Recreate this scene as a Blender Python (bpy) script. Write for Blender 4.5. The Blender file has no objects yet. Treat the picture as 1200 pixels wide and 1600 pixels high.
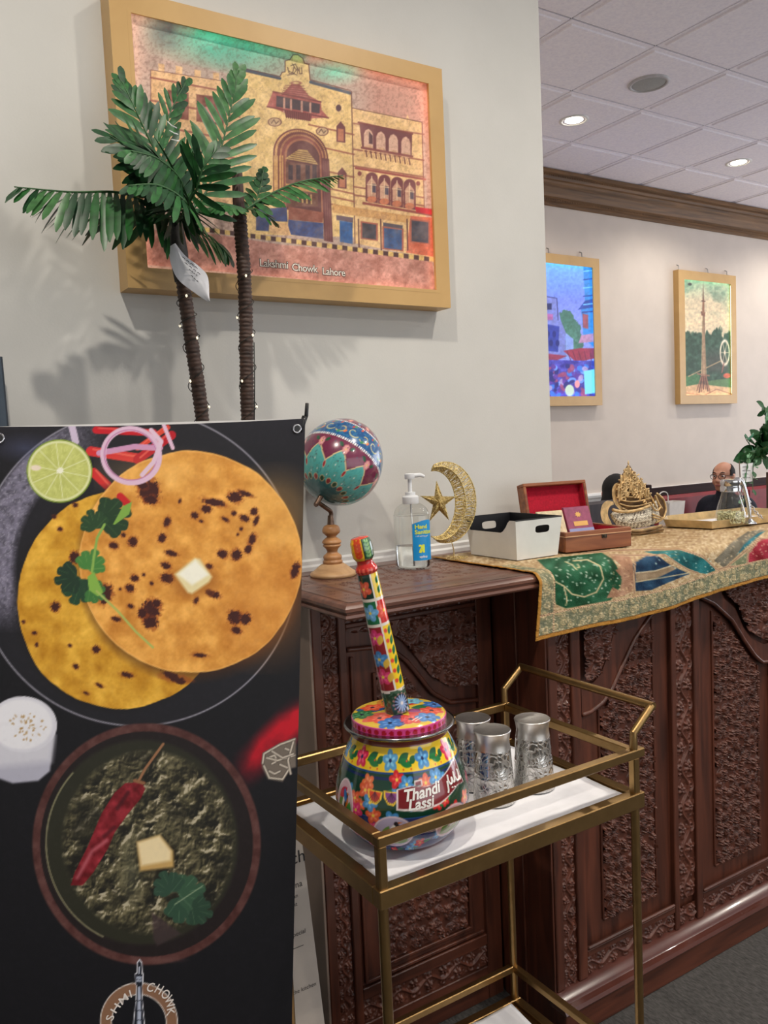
import bpy, math, random
import numpy as np
from mathutils import Vector, Matrix
rng = np.random.RandomState(7)
random.seed(7)
SC = bpy.context.scene
COL = SC.collection
PI = math.pi

# ------------------------------------------------------------------ camera
# world: X runs along the walls to the right, Y into the room, Z up; camera 1.38 m above the floor
FPX, YAW, PIT, ROL, CAMH = 1291.92, 0.560280, 0.0789079, -0.0449269, 1.38
_F = np.array([math.sin(YAW)*math.cos(PIT), math.cos(YAW)*math.cos(PIT), -math.sin(PIT)])
_r0 = np.array([math.cos(YAW), -math.sin(YAW), 0.0]); _u0 = np.cross(_r0, _F)
_R = _r0*math.cos(ROL)+_u0*math.sin(ROL); _U = -_r0*math.sin(ROL)+_u0*math.cos(ROL)
CM = np.array([_R, -_U, _F]); CPOS = np.array([0, 0, CAMH])
cam_d = bpy.data.cameras.new('camera'); cam = bpy.data.objects.new('camera', cam_d); COL.objects.link(cam)
cam_d.sensor_fit = 'VERTICAL'; cam_d.sensor_height = 36.0; cam_d.lens = FPX*36.0/1600.0
cam_d.clip_start = 0.02; cam_d.clip_end = 60
cam.matrix_world = Matrix(((_R[0], _U[0], -_F[0], 0), (_R[1], _U[1], -_F[1], 0), (_R[2], _U[2], -_F[2], CAMH), (0, 0, 0, 1)))
SC.camera = cam

# ------------------------------------------------------------------ view, world, lamps
SC.view_settings.view_transform = 'Standard'
SC.view_settings.look = 'None'
SC.view_settings.gamma = 1.0
SC.view_settings.use_curve_mapping = False
SC.view_settings.exposure = 0.0
W = bpy.data.worlds.new('world'); SC.world = W; W.use_nodes = True
W.node_tree.nodes['Background'].inputs[0].default_value = (0.80, 0.86, 1.0, 1)
W.node_tree.nodes['Background'].inputs[1].default_value = 0.30
CEIL = 3.377
# recessed ceiling lamps: (x, y, watts, in the photograph or in the part of the room behind the camera)
LAMPS = [(3.975, 3.873, 50), (5.725, 3.919, 52), (2.22, 3.88, 45), (7.47, 3.93, 60),
         (1.75, 0.35, 98), (-0.05, 0.45, 108), (3.50, 0.55, 55), (5.3, 0.9, 60), (7.2, 1.2, 55),
         (1.75, -1.6, 80), (0.0, -1.7, 60), (3.5, -1.6, 60), (5.5, -1.6, 50)]

# unseen area light added behind the camera to brighten walls and ceiling
_wl = bpy.data.lights.new('fill_light', 'AREA'); _wl.shape = 'RECTANGLE'; _wl.size = 5.6; _wl.size_y = 2.3; _wl.energy = 60; _wl.color = (.90, .95, 1.0)
_wo = bpy.data.objects.new('fill_light', _wl); COL.objects.link(_wo); _wo.location = (2.6, -4.02, 1.65); _wo.rotation_euler = (math.radians(90), 0, 0)

_wl2 = bpy.data.lights.new('fill_light', 'AREA'); _wl2.shape = 'RECTANGLE'; _wl2.size = 5.0; _wl2.size_y = 2.3; _wl2.energy = 150; _wl2.color = (.88, .92, 1.0)  # second unseen area light, added to lift the far wall and ceiling
_wo2 = bpy.data.objects.new('fill_light', _wl2); COL.objects.link(_wo2); _wo2.location = (9.32, 1.2, 1.65); _wo2.rotation_euler = (math.radians(90), 0, math.radians(90))

# ------------------------------------------------------------------ helpers
def at(x, y, Y):                         # a measured point of the photograph, at the depth Y
    d = CM.T @ np.array([(x-600)/FPX, (y-800)/FPX, 1.0]); return CPOS + d*(Y/d[1])
def atz(x, y, z):                        # the same, at the height z
    d = CM.T @ np.array([(x-600)/FPX, (y-800)/FPX, 1.0]); return CPOS + d*((z-CAMH)/d[2])
def sheet(P):                            # measure-sheet coordinates (photo pixels) of points on a flat print
    q = (np.asarray(P)-CPOS) @ CM.T; return 600+FPX*q[:, 0]/q[:, 2], 800+FPX*q[:, 1]/q[:, 2]
def lin(c):
    c = np.asarray(c, float); return np.where(c <= .04045, c/12.92, ((c+.055)/1.055)**2.4)
def S(r, g, b): return tuple(lin(np.array([r, g, b])/255.0))

ROOT = {}                                # world matrices (numpy) of the things
def prop(o, label=None, cat=None, group=None, kind=None):
    if label: o['label'] = label
    if cat: o['category'] = cat
    if group: o['group'] = group
    if kind: o['kind'] = kind
    return o
def thing(name, label, cat, loc=(0, 0, 0), rz=0.0, group=None, kind=None):
    o = bpy.data.objects.new(name, None); COL.objects.link(o); o.empty_display_size = .05
    o.location = tuple(float(v) for v in loc); o.rotation_euler = (0, 0, rz)
    m = Matrix.Translation(Vector(o.location)) @ Matrix.Rotation(rz, 4, 'Z')
    ROOT[o.name] = np.array(m.inverted())
    return prop(o, label, cat, group, kind)
def mesh_data(name, V, F, mat, smooth=False, col=None):
    V = np.asarray(V, float); me = bpy.data.meshes.new(name)
    if isinstance(F, np.ndarray):
        n, k = F.shape
        me.vertices.add(len(V)); me.vertices.foreach_set('co', V.astype(np.float32).ravel())
        me.loops.add(n*k); me.loops.foreach_set('vertex_index', F.astype(np.int32).ravel())
        me.polygons.add(n); me.polygons.foreach_set('loop_start', np.arange(0, n*k, k, dtype=np.int32))
        me.update(calc_edges=True)
    else:
        me.from_pydata(V.tolist(), [], [tuple(int(i) for i in f) for f in F]); me.update()
    if col is not None:
        a = me.color_attributes.new('Col', 'FLOAT_COLOR', 'POINT')
        c4 = np.ones((len(V), 4), np.float32); c4[:, :3] = lin(np.clip(col, 0, 1)); a.data.foreach_set('color', c4.ravel())
    if smooth:
        me.polygons.foreach_set('use_smooth', np.ones(len(me.polygons), bool))
        if smooth is not True: me.set_sharp_from_angle(angle=math.radians(smooth))
    if mat: me.materials.append(mat)
    return me
def mk(name, VF, mat, parent=None, smooth=False, col=None, world=True, label=None, cat=None, group=None, kind=None):
    V, F = VF; V = np.asarray(V, float)
    if parent is not None and world:
        r = parent
        while r.parent: r = r.parent
        if r.name in ROOT: V = V @ ROOT[r.name][:3, :3].T + ROOT[r.name][:3, 3]
        elif r.location.length: V = V-np.array(r.location)
    o = bpy.data.objects.new(name, mesh_data(name, V, F, mat, smooth, col)); COL.objects.link(o)
    if parent is not None: o.parent = parent
    return prop(o, label, cat, group, kind)
def base(o):                              # puts a one-mesh thing's origin at its base
    me = o.data; n = len(me.vertices); a = np.empty(n*3, np.float32); me.vertices.foreach_get('co', a); a = a.reshape(-1, 3)
    c = np.array([(a[:, 0].min()+a[:, 0].max())/2, (a[:, 1].min()+a[:, 1].max())/2, a[:, 2].min()])
    me.vertices.foreach_set('co', (a-c).astype(np.float32).ravel()); me.update(); o.location = tuple(float(v) for v in c); return o
def cat_(L):
    Vs, Fs, n = [], [], 0
    for V, F in L:
        V = np.asarray(V, float); Vs.append(V); Fs += [tuple(int(i)+n for i in f) for f in F]; n += len(V)
    return np.vstack(Vs), Fs
def cbox(x0, x1, y0, y1, z0, z1, c=0.0):   # a box with chamfered edges
    lo = np.array([x0, y0, z0], float); hi = np.array([x1, y1, z1], float)
    cen = (lo+hi)/2; c = min(c, .49*float((hi-lo).min()))
    if c <= 0:
        V = np.array([[(lo, hi)[i & 1][0], (lo, hi)[(i >> 1) & 1][1], (lo, hi)[(i >> 2) & 1][2]] for i in range(8)])
        return V, [(0, 2, 3, 1), (4, 5, 7, 6), (0, 1, 5, 4), (2, 6, 7, 3), (0, 4, 6, 2), (1, 3, 7, 5)]
    V, F = [], []
    for i in range(8):
        s = [i & 1, (i >> 1) & 1, (i >> 2) & 1]
        for a in range(3):
            V.append([(lo[k] if s[k] == 0 else hi[k]) + (0 if k == a else (c if s[k] == 0 else -c)) for k in range(3)])
    V = np.array(V)
    def add(f):
        p = V[list(f)]; n = np.cross(p[1]-p[0], p[2]-p[0]); F.append(tuple(f) if n @ (p.mean(0)-cen) > 0 else tuple(f[::-1]))
    for a in range(3):
        b, d = (a+1) % 3, (a+2) % 3
        for s in (0, 1):
            add([((s << a) | (p << b) | (q << d))*3+a for p, q in ((0, 0), (1, 0), (1, 1), (0, 1))])
        for p in (0, 1):
            for q in (0, 1):
                k0 = (p << a) | (q << b); k1 = k0 | (1 << d); add([k0*3+a, k1*3+a, k1*3+b, k0*3+b])
    for i in range(8): add([i*3, i*3+1, i*3+2])
    return V, F
def frame_of(t):
    t = t/np.linalg.norm(t); u = np.array([0, 0, 1.0]) if abs(t[2]) < .9 else np.array([1.0, 0, 0])
    s = np.cross(t, u); s /= np.linalg.norm(s); return s, np.cross(s, t)
def tube(pts, r, n=8, closed=False, caps=True, flat=1.0):
    P = np.asarray(pts, float); m = len(P); r = np.broadcast_to(np.asarray(r, float), (m,))
    T = np.empty_like(P)
    for i in range(m):
        a = P[(i-1) % m] if (closed or i > 0) else P[i]; b = P[(i+1) % m] if (closed or i < m-1) else P[i]; T[i] = b-a
    T /= np.linalg.norm(T, axis=1)[:, None]+1e-12
    s, u = frame_of(T[0]); V = []; ang = np.arange(n)*2*PI/n
    for i in range(m):
        s = s-T[i]*(s @ T[i]); s /= np.linalg.norm(s)+1e-12; u = np.cross(T[i], s)
        V.append(P[i]+r[i]*(np.cos(ang)[:, None]*s+flat*np.sin(ang)[:, None]*u))
    V = np.vstack(V); F = []
    for i in range(m if closed else m-1):
        j = (i+1) % m
        for k in range(n): F.append((i*n+k, i*n+(k+1) % n, j*n+(k+1) % n, j*n+k))
    if caps and not closed:
        F.append(tuple(range(n-1, -1, -1))); F.append(tuple((m-1)*n+k for k in range(n)))
    return V, F
def bar(p0, p1, w, h=None, c=.0015, ext=0.0):   # square bar between two points
    p0 = np.asarray(p0, float); p1 = np.asarray(p1, float); h = h or w
    t = p1-p0; L = np.linalg.norm(t); t /= L; s, u = frame_of(t)
    V, F = cbox(-w/2, w/2, -ext, L+ext, -h/2, h/2, c)
    return p0+V[:, 0:1]*s+V[:, 1:2]*t+V[:, 2:3]*u, F
def lathe(prof, n=48, cen=(0, 0, 0), cap0=True, cap1=True):
    prof = np.asarray(prof, float); m = len(prof); a = np.arange(n)*2*PI/n
    V = np.stack([prof[:, 0:1]*np.cos(a), prof[:, 0:1]*np.sin(a), np.repeat(prof[:, 1:2], n, 1)], -1).reshape(-1, 3)+np.asarray(cen)
    F = []
    for i in range(m-1):
        for k in range(n): F.append((i*n+k, i*n+(k+1) % n, (i+1)*n+(k+1) % n, (i+1)*n+k))
    if cap0: F.append(tuple(range(n-1, -1, -1)))
    if cap1: F.append(tuple((m-1)*n+k for k in range(n)))
    return V, F
def smooth_prof(pts, k=6):               # Catmull-Rom through the points
    P = np.asarray(pts, float); out = []
    for i in range(len(P)-1):
        a, b, c, d = P[max(i-1, 0)], P[i], P[i+1], P[min(i+2, len(P)-1)]
        for t in np.arange(k)/k:
            out.append(.5*((2*b)+(c-a)*t+(2*a-5*b+4*c-d)*t*t+(3*b-a-3*c+d)*t**3))
    out.append(P[-1]); return np.array(out)
def prism(poly, y0, y1):                 # polygon in (x, z) pushed from y0 to y1
    p = np.asarray(poly, float); n = len(p)
    V = np.vstack([np.c_[p[:, 0], np.full(n, y0), p[:, 1]], np.c_[p[:, 0], np.full(n, y1), p[:, 1]]])
    return V, [tuple(range(n)), tuple(range(2*n-1, n-1, -1))]+[(i, i+n, (i+1) % n+n, (i+1) % n) for i in range(n)]
def extr_x(prof, x0, x1):                # profile in (y, z) pushed along x
    p = np.asarray(prof, float); n = len(p)
    V = np.vstack([np.c_[np.full(n, x0), p], np.c_[np.full(n, x1), p]])
    return V, [tuple(range(n)), tuple(range(2*n-1, n-1, -1))]+[(i, i+n, (i+1) % n+n, (i+1) % n) for i in range(n)]
def quads(nu, nv, wrap=False):           # index grid, v fastest
    i = np.arange(nu if wrap else nu-1)[:, None]; j = np.arange(nv-1)[None, :]; i2 = (i+1) % nu
    return np.stack([i*nv+j, i2*nv+j, i2*nv+j+1, i*nv+j+1], -1).reshape(-1, 4)
def noise_tab(seed): return np.random.RandomState(seed).rand(256, 256)
_tabs = {}
def vnoise(x, y, seed=0):
    if seed not in _tabs: _tabs[seed] = noise_tab(seed)
    t = _tabs[seed]; x0 = np.floor(x).astype(int); y0 = np.floor(y).astype(int); fx = x-x0; fy = y-y0
    fx = fx*fx*(3-2*fx); fy = fy*fy*(3-2*fy); g = lambda a, b: t[a & 255, b & 255]
    return (g(x0, y0)*(1-fx)+g(x0+1, y0)*fx)*(1-fy)+(g(x0, y0+1)*(1-fx)+g(x0+1, y0+1)*fx)*fy
def fbm(x, y, s, o=4, seed=0):
    r = 0; a = .5; n = 0
    for k in range(o): r = r+a*vnoise(x*s*2**k+17*k, y*s*2**k+31*k, seed+k); n += a; a *= .5
    return r/n
_fontcache = {}
def text_vf(body, size=1.0, bold=0.0, space=1.0, align='CENTER', extrude=0.0):
    cu = bpy.data.curves.new('t', 'FONT'); cu.body = body; cu.size = size; cu.align_x = align; cu.align_y = 'CENTER'
    cu.offset = bold; cu.space_character = space; cu.extrude = extrude; cu.resolution_u = 3
    o = bpy.data.objects.new('t', cu); COL.objects.link(o)
    dg = bpy.context.evaluated_depsgraph_get(); me = o.evaluated_get(dg).to_mesh()
    V = np.array([v.co[:] for v in me.vertices]).reshape(-1, 3); F = [tuple(p.vertices) for p in me.polygons]
    o.evaluated_get(dg).to_mesh_clear(); bpy.data.objects.remove(o); bpy.data.curves.remove(cu)
    return V, F

# ------------------------------------------------------------------ materials
def nodes(name):
    m = bpy.data.materials.new(name); m.use_nodes = True; nt = m.node_tree
    return m, nt, nt.nodes['Principled BSDF']
def setp(b, **k):
    for a, v in k.items():
        a = a.replace('_', ' ')
        if a in b.inputs: b.inputs[a].default_value = v
def plain(name, c, rough=.5, metal=0.0, var=.06, scale=25.0, bump=0.0, bscale=None, stretch=None, spec=.5, **kw):
    m, nt, b = nodes(name); L = nt.links; N = nt.nodes
    c = np.array(c[:3]); tc = N.new('ShaderNodeTexCoord'); src = tc.outputs['Object']
    if stretch:
        mp = N.new('ShaderNodeMapping'); mp.inputs['Scale'].default_value = stretch; L.new(src, mp.inputs[0]); src = mp.outputs[0]
    nz = N.new('ShaderNodeTexNoise'); nz.inputs['Scale'].default_value = scale; nz.inputs['Detail'].default_value = 5
    L.new(src, nz.inputs['Vector'])
    r = N.new('ShaderNodeValToRGB'); r.color_ramp.elements[0].position = .3; r.color_ramp.elements[1].position = .7
    r.color_ramp.elements[0].color = (*np.clip(c*(1-var*2), 0, 1), 1); r.color_ramp.elements[1].color = (*np.clip(c*(1+var*2), 0, 1), 1)
    L.new(nz.outputs['Fac'], r.inputs[0]); L.new(r.outputs[0], b.inputs['Base Color'])
    setp(b, Roughness=rough, Metallic=metal); b.inputs['Specular IOR Level'].default_value = spec
    for k, v in kw.items(): b.inputs[k.replace('_', ' ')].default_value = v
    if bump:
        n2 = N.new('ShaderNodeTexNoise'); n2.inputs['Scale'].default_value = bscale or scale*4; n2.inputs['Detail'].default_value = 4
        L.new(src, n2.inputs['Vector']); bp = N.new('ShaderNodeBump'); bp.inputs['Strength'].default_value = bump; bp.inputs['Distance'].default_value = .004
        L.new(n2.outputs['Fac'], bp.inputs['Height']); L.new(bp.outputs[0], b.inputs['Normal'])
    return m
def wood(name, c1, c2, stretch=(30, 30, 3), rough=.35, bump=.15, coat=0.0, scale=1.5):
    m, nt, b = nodes(name); L = nt.links; N = nt.nodes
    tc = N.new('ShaderNodeTexCoord'); mp = N.new('ShaderNodeMapping'); mp.inputs['Scale'].default_value = stretch
    L.new(tc.outputs['Object'], mp.inputs[0])
    nz = N.new('ShaderNodeTexNoise'); nz.inputs['Scale'].default_value = scale; nz.inputs['Detail'].default_value = 7; nz.inputs['Distortion'].default_value = .8
    L.new(mp.outputs[0], nz.inputs['Vector'])
    r = N.new('ShaderNodeValToRGB'); r.color_ramp.elements[0].position = .32; r.color_ramp.elements[1].position = .68
    r.color_ramp.elements[0].color = (*c1, 1); r.color_ramp.elements[1].color = (*c2, 1)
    L.new(nz.outputs['Fac'], r.inputs[0]); L.new(r.outputs[0], b.inputs['Base Color'])
    bp = N.new('ShaderNodeBump'); bp.inputs['Strength'].default_value = bump; bp.inputs['Distance'].default_value = .002
    L.new(nz.outputs['Fac'], bp.inputs['Height']); L.new(bp.outputs[0], b.inputs['Normal'])
    setp(b, Roughness=rough); b.inputs['Coat Weight'].default_value = coat; b.inputs['Coat Roughness'].default_value = .2
    return m
def printed(name, rough=.4, emit=0.0, coat=0.0, bump=0.0, bscale=300.0, metal=0.0, spec=.5):
    m, nt, b = nodes(name); L = nt.links; N = nt.nodes
    a = N.new('ShaderNodeVertexColor'); a.layer_name = 'Col'; L.new(a.outputs[0], b.inputs['Base Color'])
    setp(b, Roughness=rough, Metallic=metal); b.inputs['Coat Weight'].default_value = coat; b.inputs['Coat Roughness'].default_value = .06
    b.inputs['Specular IOR Level'].default_value = spec
    if emit:
        L.new(a.outputs[0], b.inputs['Emission Color']); b.inputs['Emission Strength'].default_value = emit
    if bump:
        tc = N.new('ShaderNodeTexCoord'); n2 = N.new('ShaderNodeTexNoise'); n2.inputs['Scale'].default_value = bscale; n2.inputs['Detail'].default_value = 3
        L.new(tc.outputs['Object'], n2.inputs['Vector']); bp = N.new('ShaderNodeBump'); bp.inputs['Strength'].default_value = bump; bp.inputs['Distance'].default_value = .002
        L.new(n2.outputs['Fac'], bp.inputs['Height']); L.new(bp.outputs[0], b.inputs['Normal'])
    return m
def glow(name, c, s):
    m, nt, b = nodes(name); setp(b, Roughness=.5); b.inputs['Base Color'].default_value = (*c, 1)
    b.inputs['Emission Color'].default_value = (*c, 1); b.inputs['Emission Strength'].default_value = s
    nz = nt.nodes.new('ShaderNodeTexNoise'); nz.inputs['Scale'].default_value = 40
    mr = nt.nodes.new('ShaderNodeMapRange'); mr.inputs['To Min'].default_value = .3; mr.inputs['To Max'].default_value = .5
    nt.links.new(nz.outputs['Fac'], mr.inputs[0]); nt.links.new(mr.outputs[0], b.inputs['Roughness'])
    return m
def glassy(name, c=(1, 1, 1), rough=.02, ior=1.45):
    m, nt, b = nodes(name); setp(b, Roughness=rough, IOR=ior); b.inputs['Base Color'].default_value = (*c, 1)
    b.inputs['Transmission Weight'].default_value = 1.0
    nz = nt.nodes.new('ShaderNodeTexNoise'); nz.inputs['Scale'].default_value = 30
    bp = nt.nodes.new('ShaderNodeBump'); bp.inputs['Strength'].default_value = .04; bp.inputs['Distance'].default_value = .002
    nt.links.new(nz.outputs['Fac'], bp.inputs['Height']); nt.links.new(bp.outputs[0], b.inputs['Normal'])
    return m

def thin_glass(name, tint=(.97, .985, .98), refl=.9):     # thin clear wall: lets light straight through, mirrors at grazing angles
    m, nt, b = nodes(name); N = nt.nodes; L = nt.links; N.remove(b); out = N['Material Output']
    tr = N.new('ShaderNodeBsdfTransparent'); tr.inputs[0].default_value = (*tint, 1); gl = N.new('ShaderNodeBsdfGlossy'); gl.inputs['Roughness'].default_value = .03
    lw = N.new('ShaderNodeLayerWeight'); lw.inputs['Blend'].default_value = .5; fr = N.new('ShaderNodeMath'); fr.operation = 'POWER'; fr.inputs[1].default_value = 3.5; L.new(lw.outputs['Facing'], fr.inputs[0]); nz = N.new('ShaderNodeTexNoise'); nz.inputs['Scale'].default_value = 30; bp = N.new('ShaderNodeBump'); bp.inputs['Strength'].default_value = .05; bp.inputs['Distance'].default_value = .002
    L.new(nz.outputs['Fac'], bp.inputs['Height']); L.new(bp.outputs[0], gl.inputs['Normal'])
    mx = N.new('ShaderNodeMixShader'); mu = N.new('ShaderNodeMath'); mu.operation = 'MULTIPLY_ADD'; mu.inputs[1].default_value = refl*.7; mu.inputs[2].default_value = .075
    L.new(fr.outputs[0], mu.inputs[0]); L.new(mu.outputs[0], mx.inputs[0]); L.new(tr.outputs[0], mx.inputs[1]); L.new(gl.outputs[0], mx.inputs[2]); L.new(mx.outputs[0], out.inputs['Surface'])
    return m
M_wall = plain('painted_wall', S(207, 206, 201), .75, var=.015, scale=6, bump=.05, bscale=220)
M_wall2 = plain('painted_wall_far', S(214, 203, 192), .75, var=.015, scale=6, bump=.05, bscale=220)
M_white = plain('white_gloss_paint', S(232, 232, 230), .35, var=.02)
M_tile = plain('ceiling_tile', S(248, 243, 253), .9, var=.03, scale=60, bump=.25, bscale=420)
M_grid = plain('ceiling_grid', S(150, 146, 150), .7)
M_carpet = plain('grey_carpet', S(72, 70, 68), .95, var=.22, scale=160, bump=.8, bscale=300, stretch=(1, .35, 1))
M_gold = plain('brass_satin', S(158, 128, 84), .36, 1.0, var=.05, scale=40)
M_crown = wood('crown_gilt_wood', S(88, 62, 36), S(132, 96, 58), (1.5, 30, 30), .6, .1)
M_frame = wood('gold_frame', S(194, 156, 98), S(203, 165, 106), (4, 4, 4), .42, .03)
M_wood = wood('carved_walnut', S(60, 31, 22), S(100, 54, 38), (26, 26, 2.4), .40, .12, .12)
M_woodx = wood('carved_walnut_rail', S(60, 31, 22), S(100, 54, 38), (2.4, 26, 26), .40, .12, .12)
M_carve = plain('carved_relief', S(92, 50, 36), .42, var=.16, scale=35, **{'Coat Weight': .12})
M_top = wood('worktop_wood', S(84, 52, 42), S(122, 82, 66), (2.4, 24, 24), .36, .12, .3)
M_black = plain('black_plastic', S(18, 18, 20), .35)
M_paper = plain('white_paper', S(232, 232, 236), .85, var=.02, bump=.05, bscale=30)
M_red = plain('red_felt', S(176, 16, 44), .95, var=.1, scale=200)

# ------------------------------------------------------------------ the room
def st(name, VF, mat, **k): return mk(name, VF, mat, kind='structure', **k)
st('floor', cbox(-3, 9.5, -4.2, 4.95, -.1, 0), M_carpet)
XC = 1.705; YW = 1.785; YF = 4.75
st('wall_left', cbox(-3, XC, YW, YW+.15, 0, CEIL+.1), M_wall)
st('wall_back', cbox(XC-.2, 9.5, YF, YF+.15, 0, CEIL+.1), M_wall2)
st('wall_return', cbox(XC-.15, XC, YW+.15, YF, 0, CEIL+.1), M_wall2)
st('wall_right', cbox(9.35, 9.5, -4.2, YF, 0, CEIL+.1), M_wall2)
st('wall_front', cbox(-3, 9.35, -4.2, -4.05, 0, CEIL+.1), M_wall)
wn2 = thing('added_window_2', None, None, (9.35, 1.2, .5), kind='structure')  # unseen frame on the right wall, added to go with the fill
for y0, y1, z0, z1 in ((-1.36, 3.76, .44, .50), (-1.36, 3.76, 2.80, 2.86), (-1.36, -1.30, .5, 2.8), (3.70, 3.76, .5, 2.8), (1.17, 1.23, .5, 2.8)): mk('added_window_frame', cbox(9.29, 9.35, y0, y1, z0, z1, .004), M_white, wn2)
wn = thing('added_window_1', None, None, (2.6, -4.05, .5), kind='structure')  # unseen frame behind the camera, added to go with the fill
for x0, x1, z0, z1 in ((-.25, 5.45, .44, .50), (-.25, 5.45, 2.80, 2.86), (-.25, -.19, .5, 2.8), (5.39, 5.45, .5, 2.8), (1.68, 1.74, .5, 2.8), (3.46, 3.52, .5, 2.8)): mk('added_window_frame', cbox(x0, x1, -4.05, -3.99, z0, z1, .004), M_white, wn)
st('wall_side', cbox(-3.15, -3, -4.2, YW+.15, 0, CEIL+.1), M_wall)
ceil_o = st('ceiling', cbox(-3.15, 9.5, -4.2, 4.95, CEIL+.012, CEIL+.1), M_grid)
# lay-in tiles with a stepped edge
P_ = .6
def tile_vf():
    a, b = .2945, .262
    z0, z1 = CEIL+.012, CEIL
    V = []
    for r, z in ((a, z0), (a, z1+.006), (b+.006, z1+.006), (b, z1)):
        V += [(-r, -r, z), (r, -r, z), (r, r, z), (-r, r, z)]
    F = [(12, 15, 14, 13)]
    for k in range(3):
        for i in range(4): F.append((k*4+i, k*4+4+i, k*4+4+(i+1) % 4, k*4+(i+1) % 4))
    return np.array(V), F
tile_me = mesh_data('ceiling_tile', *tile_vf(), M_tile)
def add_copy(name, me, parent, loc, rz=0.0, scale=None):
    o = bpy.data.objects.new(name, me); COL.objects.link(o); o.location = tuple(float(v) for v in loc); o.rotation_euler[2] = rz; o.parent = parent
    if scale: o.scale = scale
    return o
for i in range(21):
    for j in range(14):
        x = 3.05-.3+P_*(i-9); y = 2.97-.3+P_*(j-10)
        if y > YF-.2 or x < XC-.3 and y > YW-.25 or x > 9.2 or x < -2.7: continue
        add_copy('ceiling_tile', tile_me, ceil_o, (x, y, 0))
# crown moulding on the far wall
cp = [(0, 3.150), (-.012, 3.150), (-.02, 3.158), (-.02, 3.172), (-.034, 3.180), (-.036, 3.196), (-.05, 3.206), (-.062, 3.232), (-.082, 3.262),
      (-.104, 3.284), (-.108, 3.300), (-.124, 3.306), (-.13, 3.322), (-.13, 3.338), (-.142, 3.346), (-.142, 3.372), (0, 3.372)]
crown = st('trim_1', extr_x([(YF+a, b) for a, b in cp], XC, 9.3), M_crown)
bl = []
for k in range(190):
    x = 4.3+k*.018
    for yy, zz, r in ((YF-.128, 3.330, .007), (YF-.033, 3.188, .0065)):
        V, F = cbox(x-.0075, x+.0075, yy-r, yy+r*.3, zz-r, zz+r, .003); bl.append((V, F))
mk('bead_row', cat_(bl), M_crown, crown, kind='stuff')
st('trim_2', extr_x([(YF, .862), (YF-.012, .862), (YF-.016, .88), (YF-.03, .892), (YF-.034, .91), (YF-.028, .926), (YF, .93)], XC, 9.3), M_white)
st('trim_3', extr_x([(YW, 1.03), (YW-.012, 1.03), (YW-.014, 1.098), (YW-.010, 1.103), (YW-.0105, 1.112), (YW-.004, 1.116), (YW, 1.116)], -3, XC), M_white)
st('baseboard_left', extr_x([(YW, 0), (YW-.014, 0), (YW-.014, .1), (YW, .11)], -3, .7), M_white)
st('baseboard_back', extr_x([(YF, 0), (YF-.014, 0), (YF-.014, .1), (YF, .11)], XC, 9.3), M_white)

# recessed lamps
M_lens = glow('lamp_lens', (1.0, .86, .66), 30.0)
def downlight(k, x, y, watts, label, shown):
    t = thing('ceiling_light', label, 'light', (x, y, CEIL), group=None if shown else 'recessed ceiling lamps over the near part of the room')
    a = CEIL
    mk('trim_ring', lathe([(.072, a+.004), (.072, a-.003), (.078, a-.005), (.092, a-.003), (.094, a+.0055)], 36, (x, y, 0), False, False), M_white, t, True)
    mk('reflector', lathe([(.073, a-.002), (.066, a+.010)], 36, (x, y, 0), False, False), M_white, t, True)
    mk('lens', lathe([(.0715, a+.001), (.04, a-.001), (.004, a-.002)], 36, (x, y, 0), False, True), M_lens, t, True)
    ld = bpy.data.lights.new('lamp_beam', 'SPOT'); ld.energy = watts; ld.color = (1.0, .92, .81); ld.spot_size = math.radians(150); ld.spot_blend = .6
    ld.shadow_soft_size = .045
    lo = bpy.data.objects.new('lamp_beam', ld); COL.objects.link(lo); lo.parent = t; lo.location = (0, 0, -.02)
for k, (x, y, w_) in enumerate(LAMPS):
    lab = {0: 'glowing round recessed ceiling light beside the round speaker', 1: 'glowing round recessed ceiling light further right, over the seated man'}.get(k, 'round recessed ceiling light outside the picture')
    downlight(k, x, y, w_, lab, k < 2)
sx, sy = 3.971, 3.282
t = thing('ceiling_speaker', 'round grey ceiling speaker grille set in a tile', 'speaker', (sx, sy, CEIL))
M_grille = plain('speaker_grille', S(160, 162, 160), .6, var=.3, scale=900)
mk('rim', lathe([(.096, CEIL+.003), (.096, CEIL-.008), (.104, CEIL-.010), (.116, CEIL-.004), (.117, CEIL+.003)], 48, (sx, sy, 0), False, False), plain('speaker_rim', S(190, 188, 190), .5), t, True)
mk('grille', lathe([(.097, CEIL-.004), (.06, CEIL-.009), (.003, CEIL-.010)], 48, (sx, sy, 0), False, True), M_grille, t, True)

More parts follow.
